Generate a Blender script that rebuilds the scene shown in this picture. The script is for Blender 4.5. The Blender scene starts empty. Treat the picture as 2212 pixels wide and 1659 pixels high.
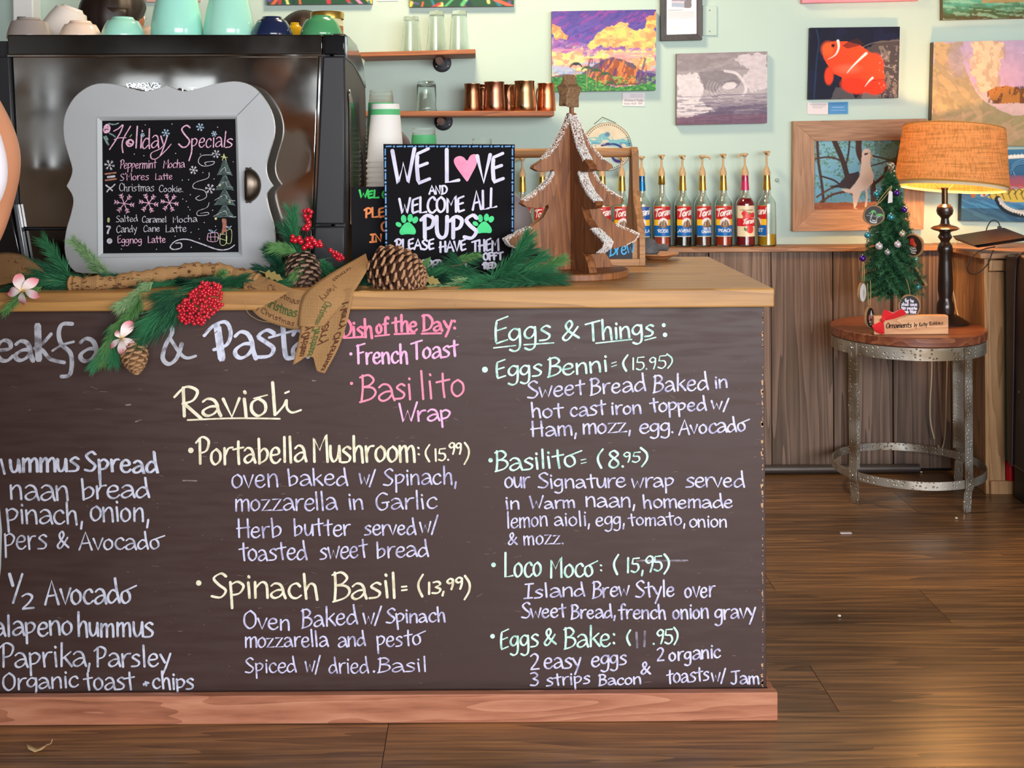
import bpy, bmesh, math, random
import numpy as np
from mathutils import Vector, Matrix
rnd = random.Random(7)
PI = math.pi
SC = bpy.context.scene
COL = SC.collection
# ---------------------------------------------------------------- camera
H = 1.33; F = 2500.0; CX = 1041.0; CY = 315.0; ROLL = 0.0065
cam_d = bpy.data.cameras.new('camera'); cam = bpy.data.objects.new('camera', cam_d); COL.objects.link(cam)
cam_d.sensor_width = 36.0; cam_d.lens = 36.0 * F / 2212.0
cam_d.shift_x = (1106 - CX) / 2212.0; cam_d.shift_y = -(829.5 - CY) / 2212.0
cam_d.clip_start = 0.05; cam_d.clip_end = 60
cam.matrix_world = Matrix.Translation((0, 0, H)) @ Matrix.Rotation(PI / 2, 4, 'X') @ Matrix.Rotation(-ROLL, 4, 'Z')
SC.camera = cam
# ---------------------------------------------------------------- world, light, exposure
SC.view_settings.view_transform = 'Standard'; SC.view_settings.look = 'None'
SC.view_settings.gamma = 1.0; SC.view_settings.use_curve_mapping = False
SC.view_settings.exposure = 0.62
w = bpy.data.worlds.new('daylight'); SC.world = w; w.use_nodes = True
w.node_tree.nodes['Background'].inputs[0].default_value = (0.80, 0.90, 1.0, 1)
w.node_tree.nodes['Background'].inputs[1].default_value = 1.6
def area(name, loc, target, sx, sy, power, col):
    l = bpy.data.lights.new(name, 'AREA'); l.shape = 'RECTANGLE'; l.size = sx; l.size_y = sy; l.energy = power; l.color = col
    o = bpy.data.objects.new(name, l); COL.objects.link(o); o.location = loc
    o.rotation_euler = (Vector(target) - Vector(loc)).to_track_quat('-Z', 'Y').to_euler(); return o
area('window_daylight', (1.45, -2.42, 1.75), (-.3, 4, 1.0), 3.7, 1.7, 185, (0.97, 0.97, 1.0))
area('side_daylight', (3.6, 0.2, 1.7), (1.0, 3.9, 0.9), 1.6, 1.5, 40, (1.0, 0.93, 0.84))
area('ceiling_lamp', (-0.1, 3.7, 2.85), (0.2, 4.4, 0.9), 0.4, 0.4, 24, (1.0, 0.76, 0.48))
# ---------------------------------------------------------------- helpers
def P(px, py, Y):
    u = px - CX; v = CY - py; c = math.cos(ROLL); s = math.sin(ROLL)
    a = u * c + v * s; b = -u * s + v * c
    return Vector((a * Y / F, Y, H + b * Y / F))
def lin(c):
    if isinstance(c, str):
        c = c.lstrip('#'); c = [int(c[i:i + 2], 16) / 255 for i in (0, 2, 4)]
    return tuple(x / 12.92 if x <= 0.04045 else ((x + 0.055) / 1.055) ** 2.4 for x in c)
def C4(c): return (*lin(c), 1.0)
def fresh(d, k, n):
    if k: d[k] = n
class MB:
    def __init__(s): s.v = []; s.f = []
    def add(s, vs, fs):
        o = len(s.v); s.v.extend([tuple(x) for x in vs]); s.f.extend([tuple(i + o for i in f) for f in fs]); return s
    def box(s, lo, hi, M=None):
        x0, y0, z0 = lo; x1, y1, z1 = hi
        vs = [(x0,y0,z0),(x1,y0,z0),(x1,y1,z0),(x0,y1,z0),(x0,y0,z1),(x1,y0,z1),(x1,y1,z1),(x0,y1,z1)]
        if M is not None: vs = [M @ Vector(v) for v in vs]
        return s.add(vs, [(0,3,2,1),(4,5,6,7),(0,1,5,4),(1,2,6,5),(2,3,7,6),(3,0,4,7)])
    def lathe(s, prof, c=(0,0,0), n=24, M=None, cap=False):
        vs = []; m = len(prof)
        for i in range(n):
            a = 2 * PI * i / n
            for r, z in prof:
                v = Vector((r * math.cos(a), r * math.sin(a), z))
                if M is not None: v = M @ v
                vs.append(v + Vector(c))
        fs = []
        for i in range(n):
            j = (i + 1) % n
            for k in range(m - 1): fs.append((i * m + k, j * m + k, j * m + k + 1, i * m + k + 1))
        if cap:
            fs.append(tuple(i * m for i in range(n))[::-1]); fs.append(tuple(i * m + m - 1 for i in range(n)))
        return s.add(vs, fs)
    def tube(s, pts, r, n=8, closed=False):
        pts = [Vector(p) for p in pts]; m = len(pts); vs = []; fs = []
        up = Vector((0, 0, 1)); prev = None
        for i, p in enumerate(pts):
            if closed: t = pts[(i + 1) % m] - pts[i - 1]
            else: t = pts[min(i + 1, m - 1)] - pts[max(i - 1, 0)]
            if t.length < 1e-9: t = Vector((0, 0, 1))
            t.normalize()
            if prev is None:
                a = up if abs(t.z) < .9 else Vector((1, 0, 0)); x = t.cross(a).normalized()
            else: x = (prev - t * prev.dot(t)); x = x.normalized() if x.length > 1e-6 else prev
            prev = x; y = t.cross(x); rr = r[i] if isinstance(r, (list, tuple)) else r
            for k in range(n):
                a = 2 * PI * k / n; vs.append(p + (x * math.cos(a) + y * math.sin(a)) * rr)
        for i in range(m if closed else m - 1):
            j = (i + 1) % m
            for k in range(n):
                l = (k + 1) % n; fs.append((i * n + k, i * n + l, j * n + l, j * n + k))
        if not closed:
            fs.append(tuple(range(n))[::-1]); fs.append(tuple((m - 1) * n + k for k in range(n)))
        return s.add(vs, fs)
    def prism(s, front, back):
        n = len(front)
        return s.add(list(front) + list(back), [tuple(range(n)), tuple(range(2 * n - 1, n - 1, -1))] + [(i, n + i, n + (i + 1) % n, (i + 1) % n) for i in range(n)])
    def grid(s, fn, nu, nv, closed=False):
        vs = [fn(i / nu, j / nv) for j in range(nv + 1) for i in range(nu + 1)]
        return s.add(vs, [(j * (nu + 1) + i, j * (nu + 1) + i + 1, (j + 1) * (nu + 1) + i + 1, (j + 1) * (nu + 1) + i) for j in range(nv) for i in range(nu)])
    def ball(s, c, r, n=12, m=8, sc=(1, 1, 1), M=None):
        prof = [(r * math.sin(PI * k / m) * 1.0, -r * math.cos(PI * k / m)) for k in range(m + 1)]
        prof[0] = (r * .02, -r); prof[-1] = (r * .02, r)
        S = Matrix.Diagonal((*sc, 1)); 
        if M is not None: S = M @ S
        return s.lathe(prof, c, n, S)
    def build(s, name, mat, parent=None, origin=None, smooth=True, bevel=0, ang=38, solid=0):
        off = Vector((0, 0, 0))
        root = parent
        while root is not None and root.parent is not None: root = root.parent
        if root is not None: off = Vector(root.location)
        if origin is not None and parent is None: off = Vector(origin)
        me = bpy.data.meshes.new(name); me.from_pydata([(x - off.x, y - off.y, z - off.z) for x, y, z in s.v], [], s.f)
        me.validate(); 
        if mat is not None: me.materials.append(mat)
        if smooth:
            me.polygons.foreach_set('use_smooth', [True] * len(me.polygons))
            try: me.set_sharp_from_angle(angle=math.radians(ang))
            except Exception: pass
        me.update()
        o = bpy.data.objects.new(name, me); COL.objects.link(o)
        if parent is not None: o.parent = parent
        else: o.location = off
        if bevel:
            b = o.modifiers.new('bevel', 'BEVEL'); b.width = bevel; b.segments = 2; b.limit_method = 'ANGLE'; b.angle_limit = math.radians(40)
        if solid:
            b = o.modifiers.new('solid', 'SOLIDIFY'); b.thickness = solid; b.offset = 0
        return o
def fixn(o):
    bm = bmesh.new(); bm.from_mesh(o.data); bmesh.ops.recalc_face_normals(bm, faces=bm.faces); bm.to_mesh(o.data); bm.free(); return o
def thing(name, label, cat, loc=(0, 0, 0), group=None):
    o = bpy.data.objects.new(name, None); COL.objects.link(o); o.empty_display_size = .05
    o.location = loc; o['label'] = label; o['category'] = cat
    if group: o['group'] = group
    return o
def tag(o, label, cat, group=None, kind=None):
    if label: o['label'] = label
    if cat: o['category'] = cat
    if group: o['group'] = group
    if kind: o['kind'] = kind
    return o
def struct(o): o['kind'] = 'structure'; return o
def dup(root, loc, label=None, group=None, rotz=0):
    def cp(o, par):
        c = o.copy(); COL.objects.link(c); c.parent = par
        for ch in list(o.children): cp(ch, c)
        return c
    r = cp(root, None); r.location = loc; r.rotation_euler = (0, 0, rotz)
    if label: r['label'] = label
    if group: r['group'] = group
    return r
def smoothline(pts, k=6, closed=False):
    pts = [Vector(p) for p in pts]; n = len(pts); out = []
    if n < 3: return pts
    rng = n if closed else n - 1
    for i in range(rng):
        p0 = pts[(i - 1) % n] if closed else pts[max(i - 1, 0)]; p1 = pts[i]; p2 = pts[(i + 1) % n]
        p3 = pts[(i + 2) % n] if closed else pts[min(i + 2, n - 1)]
        for j in range(k):
            t = j / k
            out.append(.5 * ((2 * p1) + (p2 - p0) * t + (2 * p0 - 5 * p1 + 4 * p2 - p3) * t * t + (3 * p1 - p0 - 3 * p2 + p3) * t ** 3))
    if not closed: out.append(pts[-1])
    return out
# ---------------------------------------------------------------- materials
def newmat(name):
    m = bpy.data.materials.new(name); m.use_nodes = True; nt = m.node_tree
    return m, nt, nt.nodes['Principled BSDF']
def N(nt, t, **kw):
    n = nt.nodes.new(t)
    for k, v in kw.items(): setattr(n, k, v)
    return n
MC = {}
def plain(name, col, rough=.5, metal=0, noise=0, nscale=20, bump=0, spec=.5, trans=0, ior=1.45, coat=0, emit=None, estr=0, sheen=0, stretch=(1,1,1), alpha=1, nrough=0):
    if name in MC: return MC[name]
    m, nt, b = newmat(name); MC[name] = m
    b.inputs['Base Color'].default_value = C4(col); b.inputs['Roughness'].default_value = rough; b.inputs['Metallic'].default_value = metal
    b.inputs['Specular IOR Level'].default_value = spec; b.inputs['Transmission Weight'].default_value = trans; b.inputs['IOR'].default_value = ior
    b.inputs['Coat Weight'].default_value = coat; b.inputs['Sheen Weight'].default_value = sheen; b.inputs['Alpha'].default_value = alpha
    if emit: b.inputs['Emission Color'].default_value = C4(emit); b.inputs['Emission Strength'].default_value = estr
    if noise or bump or nrough:
        tc = N(nt, 'ShaderNodeTexCoord'); mp = N(nt, 'ShaderNodeMapping'); nz = N(nt, 'ShaderNodeTexNoise')
        mp.inputs['Scale'].default_value = stretch
        nz.inputs['Scale'].default_value = nscale; nz.inputs['Detail'].default_value = 6
        nt.links.new(tc.outputs['Object'], mp.inputs[0]); nt.links.new(mp.outputs[0], nz.inputs['Vector'])
        if noise:
            mx = N(nt, 'ShaderNodeMix', data_type='RGBA', blend_type='MULTIPLY'); mx.inputs[0].default_value = noise
            mx.inputs[6].default_value = C4(col)
            cr = N(nt, 'ShaderNodeValToRGB'); cr.color_ramp.elements[0].position = .3; cr.color_ramp.elements[1].position = .7
            cr.color_ramp.elements[0].color = (.25, .25, .25, 1); cr.color_ramp.elements[1].color = (1.25, 1.25, 1.25, 1)
            nt.links.new(nz.outputs[0], cr.inputs[0]); nt.links.new(cr.outputs[0], mx.inputs[7]); nt.links.new(mx.outputs[2], b.inputs['Base Color'])
        if bump:
            bp = N(nt, 'ShaderNodeBump'); bp.inputs['Strength'].default_value = bump; bp.inputs['Distance'].default_value = .002
            nt.links.new(nz.outputs[0], bp.inputs['Height']); nt.links.new(bp.outputs[0], b.inputs['Normal'])
        if nrough:
            mr = N(nt, 'ShaderNodeMapRange'); mr.inputs[3].default_value = max(rough - nrough, .02); mr.inputs[4].default_value = rough + nrough
            mr.inputs[1].default_value = .35; mr.inputs[2].default_value = .65
            nt.links.new(nz.outputs[0], mr.inputs[0]); nt.links.new(mr.outputs[0], b.inputs['Roughness'])
    return m
def wood(name, dark, light, axis=0, scale=6.0, rough=.5, bands=.5, bump=.25, rand=0, mid=None, coat=0, stretch=12, knots=0, spec=.5):
    if name in MC: return MC[name]
    m, nt, b = newmat(name); MC[name] = m
    L = nt.links.new
    tc = N(nt, 'ShaderNodeTexCoord'); oi = N(nt, 'ShaderNodeObjectInfo')
    sc = N(nt, 'ShaderNodeVectorMath', operation='SCALE'); sc.inputs[0].default_value = (13.1, 7.7, 9.3); L(oi.outputs['Random'], sc.inputs['Scale'])
    ad = N(nt, 'ShaderNodeVectorMath', operation='ADD'); L(tc.outputs['Object'], ad.inputs[0]); L(sc.outputs[0], ad.inputs[1])
    mp = N(nt, 'ShaderNodeMapping'); s = [scale] * 3; s[axis] = scale / stretch; mp.inputs['Scale'].default_value = s; L(ad.outputs[0], mp.inputs[0])
    n1 = N(nt, 'ShaderNodeTexNoise'); n1.inputs['Scale'].default_value = 1.0; n1.inputs['Detail'].default_value = 3; L(mp.outputs[0], n1.inputs['Vector'])
    # growth rings: bands of a warped field
    mu = N(nt, 'ShaderNodeMath', operation='MULTIPLY'); mu.inputs[1].default_value = 16; L(n1.outputs[0], mu.inputs[0])
    si = N(nt, 'ShaderNodeMath', operation='FRACT'); L(mu.outputs[0], si.inputs[0])
    n2 = N(nt, 'ShaderNodeTexNoise'); n2.inputs['Scale'].default_value = 14; n2.inputs['Detail'].default_value = 8; L(mp.outputs[0], n2.inputs['Vector'])
    n3 = N(nt, 'ShaderNodeTexNoise'); n3.inputs['Scale'].default_value = .35; n3.inputs['Detail'].default_value = 3; L(mp.outputs[0], n3.inputs['Vector'])
    m1 = N(nt, 'ShaderNodeMix', data_type='FLOAT'); m1.inputs[0].default_value = bands; L(n2.outputs[0], m1.inputs[2]); L(si.outputs[0], m1.inputs[3])
    m2 = N(nt, 'ShaderNodeMix', data_type='FLOAT'); m2.inputs[0].default_value = .35; L(m1.outputs[0], m2.inputs[2]); L(n3.outputs[0], m2.inputs[3])
    cr = N(nt, 'ShaderNodeValToRGB'); e = cr.color_ramp.elements; e[0].position = .25; e[0].color = C4(dark); e[1].position = .72; e[1].color = C4(light)
    if mid: k = e.new(.48); k.color = C4(mid)
    L(m2.outputs[0], cr.inputs[0])
    out = cr.outputs[0]
    if rand:
        hs = N(nt, 'ShaderNodeHueSaturation'); mr = N(nt, 'ShaderNodeMapRange'); mr.inputs[3].default_value = 1 - rand; mr.inputs[4].default_value = 1 + rand
        L(oi.outputs['Random'], mr.inputs[0]); L(mr.outputs[0], hs.inputs['Value']); L(out, hs.inputs['Color']); out = hs.outputs[0]
    L(out, b.inputs['Base Color'])
    b.inputs['Roughness'].default_value = rough; b.inputs['Coat Weight'].default_value = coat; b.inputs['Coat Roughness'].default_value = .25
    b.inputs['Specular IOR Level'].default_value = spec
    bp = N(nt, 'ShaderNodeBump'); bp.inputs['Strength'].default_value = bump; bp.inputs['Distance'].default_value = .002
    L(m1.outputs[0], bp.inputs['Height']); L(bp.outputs[0], b.inputs['Normal'])
    return m
def vcol(name, rough=.55, coat=0, spec=.4, bump=0):
    if name in MC: return MC[name]
    m, nt, b = newmat(name); MC[name] = m
    a = N(nt, 'ShaderNodeVertexColor'); a.layer_name = 'Col'; nt.links.new(a.outputs[0], b.inputs['Base Color'])
    b.inputs['Roughness'].default_value = rough; b.inputs['Coat Weight'].default_value = coat; b.inputs['Specular IOR Level'].default_value = spec
    if bump:
        tc = N(nt, 'ShaderNodeTexCoord'); nz = N(nt, 'ShaderNodeTexNoise'); nz.inputs['Scale'].default_value = 300
        bp = N(nt, 'ShaderNodeBump'); bp.inputs['Strength'].default_value = bump; bp.inputs['Distance'].default_value = .001
        nt.links.new(tc.outputs['Object'], nz.inputs['Vector']); nt.links.new(nz.outputs[0], bp.inputs['Height']); nt.links.new(bp.outputs[0], b.inputs['Normal'])
    return m
# ---------------------------------------------------------------- handwriting: a single-stroke alphabet
G = {
'a': (6.2, '0.8,5 2.2,6.1 4,5.7 5,4 5.3,2 6,0;5,3.4 3,3.3 1,2 .9,.7 2.2,0 4,.8 5.2,2.4'),
'b': (6, '.8,10 1.2,5 1.5,0;1.4,4.4 3.5,6 5.3,4.4 4.6,1.6 1.5,0'), 'c': (5.4, '4.8,4.8 3.6,6 1.6,5 .8,2.6 1.8,.4 3.6,0 5.2,1.2'),
'd': (6.4, '4.8,4.6 2.8,5.2 .9,3 1,.8 2.6,0 4.8,1.8;4.3,10 4.9,5 6,0'), 'e': (5.8, '1,3 4.4,3.5 4.5,5.3 2.8,6 1.2,4.6 .8,2 2,.2 3.8,0 5.4,1.4'),
'f': (5, '5,9 3.8,10 2.5,8.6 2.4,5 2.6,-1;.3,5.4 4.8,6'), 'g': (5.8, '4.6,5.4 2.6,6 .8,4.2 1,2 2.8,1.2 4.6,3.2 4.8,5.8;4.8,5.8 5,1 4.6,-2.6 2.8,-3.8 .8,-3'),
'h': (6.2, '1,10 1.2,5 1.5,0;1.4,3.2 3,6 4.6,5.4 5,3 5.4,-.4'), 'i': (2.6, '1.1,6 1.4,3 1.6,0;1.2,8.4 1.4,8'),
'j': (3, '2,6 2.2,0 1.6,-3 0,-3.6;1.9,8.4 2.1,8'), 'k': (5.8, '1,10 1.3,0;5,6.2 1.3,3;2.4,3.8 5.6,0'), 'l': (2.8, '1.1,10 1.6,0'),
'm': (8.2, '.8,6 1,0;1,4 2.6,6 3.7,5 4,0;3.9,4 5.6,6 7,5 7.4,0'), 'n': (6, '.8,6 1.1,0;1.1,3.8 3,6 4.7,5 5.2,0'),
'o': (5.8, '3,6 1,4.6 .8,1.8 2.6,0 4.8,1.6 4.8,4.4 3,6'), 'ö': (8, '8,7.6 3.4,5.8 1,4.6 .8,1.8 2.6,0 4.8,1.4 4.6,4 3.2,5.6'),
'p': (6, '.8,6 1.2,1 1.5,-4;1,5 3.2,6.2 5.3,4.6 4,1.8 1.3,1'), 'q': (6, '4.8,6 2.6,6 .8,4 1.2,1 3,.6 4.8,3;4.8,6 5,-4'),
'r': (4.8, '.9,6 1.3,0;1.3,3.4 2.6,5.8 4.6,6.2'), 's': (5.2, '4.6,5.4 3,6.1 1.2,4.7 2.8,3.4 4.5,2 3.6,.3 .6,0'),
't': (5.2, '2.6,9 2.8,4 3.3,0;.2,5.8 5.2,6.6'), 'u': (5.8, '.7,6 1,2 2.4,0 4.2,1.8 4.8,6;4.8,6 5.3,0'), 'v': (5.2, '.4,6 2.7,0 2.7,0 4.9,6.3'),
'w': (7.2, '.3,6 1.9,0 1.9,0 3.5,4.5 3.5,4.5 5.1,0 5.1,0 6.9,6.4'), 'x': (5, '.5,6 4.8,0;4.6,6 .5,0'), 'y': (5.6, '.4,6 2.8,2;5.3,6.4 3.4,0 1.8,-4'),
'z': (5.6, '.5,5.8 4.8,6 4.8,6 .6,0 .6,0 5.4,.3'),
'A': (7, '.2,0 3.4,10 3.4,10 6.6,0;1.4,3.5 5.6,4'), 'B': (6.4, '1.3,10 1.4,5 1,0;.4,9.2 3.4,10 5.3,8 3.8,6 1.6,5.4;1.6,5.4 4.8,5 6,3 4.4,.8 .4,-.4'),
'C': (6.6, '6,8.2 4.4,10 1.8,8 .8,4 2,.8 4.2,0 6.2,1.6'), 'D': (7, '1.3,10 1.5,0;.2,9.4 4,9.8 6.6,6 5,1.4 .6,-.3'),
'E': (5.8, '5.2,10.4 1.2,9 1.2,9 .9,5 1.3,0 1.3,0 5.4,1.2;1.1,5 4.7,6'), 'F': (6, '1.2,9.6 1.7,0;.4,9.2 5.6,10.4;1.4,5.2 4.8,6'),
'G': (7, '6,9 3.6,10 1,7 1,2.6 3,0 5.6,1.4 5.8,4.2;3.4,4.2 6.8,4.6'), 'H': (7, '1,10 1.2,0;5.6,10 6,0;0,4.8 6.6,5.6'),
'I': (5, '2.6,10 2.4,0;.6,10 4.8,10.3;.2,0 4.6,.3'), 'J': (6.2, '3.6,9.6 3.8,2 2.4,0 .4,1;.6,9.4 6.2,10.2'), 'K': (6.4, '1,10 1.2,0;5.8,10 1.3,4.6;2.4,5.6 6.2,0'),
'L': (5.6, '1,10 .9,0 .9,0 5.2,.5'), 'M': (8, '1.2,0 1,9 1,9 3.6,4.4 3.6,4.4 6.6,10.3 6.6,10.3 7.2,0'), 'N': (6.8, '1,0 .9,10 .9,10 5.6,0 5.6,0 5.9,10'),
'O': (7, '3.6,10 .9,7.4 .9,2.6 3.4,0 6.1,2.4 6.1,7.4 3.6,10'), 'P': (6.2, '1.5,9.6 1.7,0;-.2,8 2.6,10.2 5.6,8.6 4.6,5 1.5,4'),
'R': (6.6, '1.7,9.6 1.9,0;-.8,6.4 2.4,9.9 5.6,8.6 4.4,5.4 1.4,4.2;1.8,4.4 6.6,-.8'), 'S': (6, '5.4,8.8 3.6,10 1,8 2.8,5.4 5.4,3 3.6,.2 .3,.6'),
'T': (7, '3.6,9.6 3.9,0;.1,8.8 7.2,10.3'), 'U': (6.6, '.9,10 1.1,2.4 3.2,0 5.4,2 5.8,10'), 'V': (6.2, '.3,10 3.1,0 3.1,0 6,10.3'),
'W': (8.4, '.2,10 2.3,0 2.3,0 4.1,6 4.1,6 5.8,0 5.8,0 8.2,10.3'), 'Y': (6, '.3,10 3,5;6,10 2.4,0'), 'Z': (6, '.5,10 5.6,10 5.6,10 .5,0 .5,0 5.8,.2'),
'0': (6, '3.2,10 .9,7.4 .9,2.6 3,0 5.2,2.4 5.2,7.4 3.2,10'), '1': (2.8, '1.4,10 1.4,0'), '2': (6, '.8,8.4 3,10 5,8 3.6,4 .6,0 .6,0 5.6,.3'),
'3': (5.6, '.8,9.4 3.4,10 4.8,7.6 2.2,5.4 2.2,5.4 5,3.4 3.6,.4 .4,.6'), '5': (5.8, '5.2,9.8 1.4,9.6 1.4,9.6 1,5.8 1,5.8 4.2,5.6 5,2.4 3,0 .6,1'),
'8': (5.8, '4.6,8.6 3,10 1.2,8 4.6,3.4 4.4,1 2.6,0 .9,1.6 1.6,4.2 4.6,7 4.6,8.6'), '9': (5.4, '4.4,7 2.4,5.6 .8,7.6 2.6,10 4.6,9 4.6,9 4.4,4 3.4,0'),
'&': (7, '5.8,6 3,1 1.4,-.2 .3,1.6 2,4.4 3.6,7.6 2.6,10 1.2,8 2.4,4.6 6.4,0'), '(': (3.4, '3,10.5 1,6.5 1,3 2.6,-1'), ')': (3.4, '.4,10.5 2.4,7 2.4,3 .6,-1'),
':': (2.6, '1.2,5.8 1.5,5.4;1.3,1.6 1.6,1.2'), '=': (4.4, '.4,5 3.6,5.4;.4,2 3.8,2.6'), '.': (2.4, '1,.3 1.3,0'), ',': (2.4, '1.5,1 1,-2.4'),
'/': (4.4, '4,10 .4,-1'), "'": (2.2, '1.2,10 1,8'), '*': (2.6, '1.2,4.4 1.5,4'), '+': (5, '2.4,5.6 2.8,1;.8,3.2 4.6,4;1,1.6 3.8,5.4'), '-': (4, '.4,4 3.6,4.4'), ' ': (3.6, ''), '"': (3, '1,10 .8,8;2.2,10 2,8'),
'$': (6, '5.2,8.4 3,9.4 1.2,7.4 5,3 3,.8 .6,1.6;3,11 3,-1'), '4': (5.8, '3.4,10 .4,4 .4,4 5.6,4;4.2,6 4.2,0'), '6': (5.8, '4.6,10 1.6,6 1,2 3,0 5,2 4,4.8 1.4,3.6'), '7': (5.6, '.4,10 5.4,10 5.4,10 2,0'),
'!': (2.4, '1.2,10 1.3,3;1.3,.6 1.3,0'),
}
def glyph_strokes(ch):
    adv, s = G.get(ch, G[' ']); out = []
    for st in s.split(';'):
        if not st: continue
        pts = [tuple(float(q) for q in t.split(',')) for t in st.split()]
        seg = []; segs = []
        for i, p in enumerate(pts):
            seg.append(p)
            if i + 1 < len(pts) and pts[i + 1] == p: segs.append(seg); seg = []
        segs.append(seg); line = []
        for g in segs:
            g = [Vector((x, y, 0)) for x, y in g]
            q = smoothline(g, 4) if len(g) > 2 else g
            line += q if not line else q[1:] if (line[-1] - q[0]).length < 1e-6 else q
        out.append([(p.x, p.y) for p in line])
    return adv, out
GC = {c: glyph_strokes(c) for c in G}
def word_strokes(text, x0, y0, x1, y1, h, slant=0.0, jit=.25, seed=0):
    """strokes of a word fitted between two baseline points; h is the cap height; y runs down"""
    r = random.Random(hash_s(text) + int(x0) + seed); tot = sum(GC.get(c, GC[' '])[0] for c in text)
    sx = (x1 - x0) / tot; sy = h / 10.0; out = []; cur = 0.0
    for c in text:
        adv, sts = GC.get(c, GC[' ']); dy = r.uniform(-jit, jit); rot = r.uniform(-.04, .04); gs = r.uniform(.94, 1.06)
        for st in sts:
            q = []
            for gx, gy in st:
                gx, gy = gx * gs, gy * gs + dy; gx += gy * rot + gy * slant * sy / max(sx, 1e-6)
                X = x0 + (cur + gx) * sx; t = (X - x0) / (x1 - x0) if x1 != x0 else 0
                q.append((X, y0 + (y1 - y0) * t - gy * sy))
            out.append(q)
        cur += adv
    return out
def hash_s(t):
    v = 7
    for c in t: v = (v * 31 + ord(c)) % 99991
    return v
def ink(mb, strokes, w, fn, nib=.35, nang=.5):
    """flat ribbon marks: strokes in 2-D (y down), w stroke width, fn maps (x, y) to 3-D"""
    for st in strokes:
        q = [st[0]]
        for p in st[1:]:
            if math.hypot(p[0] - q[-1][0], p[1] - q[-1][1]) > w * .12: q.append(p)
        if len(q) < 2: q.append((q[0][0] + w * .3, q[0][1] + w * .3))
        n = len(q); L = []; R_ = []
        for i in range(n):
            a = q[max(i - 1, 0)]; b = q[min(i + 1, n - 1)]; dx, dy = b[0] - a[0], b[1] - a[1]; l = math.hypot(dx, dy) or 1; dx /= l; dy /= l
            ww = w * (1 - nib + nib * 1.6 * abs(math.sin(math.atan2(dy, dx) + nang))) * .5
            if i in (0, n - 1):
                s = -1 if i == 0 else 1; e = (q[i][0] + dx * ww * .8 * s, q[i][1] + dy * ww * .8 * s)
                cap = [(e[0] - dy * ww * .55, e[1] + dx * ww * .55), (e[0] + dy * ww * .55, e[1] - dx * ww * .55)]
                base = [(q[i][0] - dy * ww, q[i][1] + dx * ww), (q[i][0] + dy * ww, q[i][1] - dx * ww)]
                if i == 0: L += [cap[0], base[0]]; R_ += [cap[1], base[1]]
                else: L += [base[0], cap[0]]; R_ += [base[1], cap[1]]
            else:
                L.append((q[i][0] - dy * ww, q[i][1] + dx * ww)); R_.append((q[i][0] + dy * ww, q[i][1] - dx * ww))
        mb.k = getattr(mb, 'k', 0) + 1; eps = (mb.k % 12) * 2.5e-5
        def up(p, i): v = Vector(fn(*p)); v.y -= eps + i * 2e-6; return v
        m = len(L); mb.add([up(p, i) for i, p in enumerate(L)] + [up(p, i) for i, p in enumerate(R_)], [(i, i + 1, m + i + 1, m + i) for i in range(m - 1)])
def blob(mb, x, y, r, fn, ry=None, n=10, rot=0):
    ry = ry or r; c, s = math.cos(rot), math.sin(rot)
    mb.add([fn(x + r * math.cos(2 * PI * k / n) * c - ry * math.sin(2 * PI * k / n) * s, y + r * math.cos(2 * PI * k / n) * s + ry * math.sin(2 * PI * k / n) * c) for k in range(n)], [tuple(range(n))])
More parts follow.
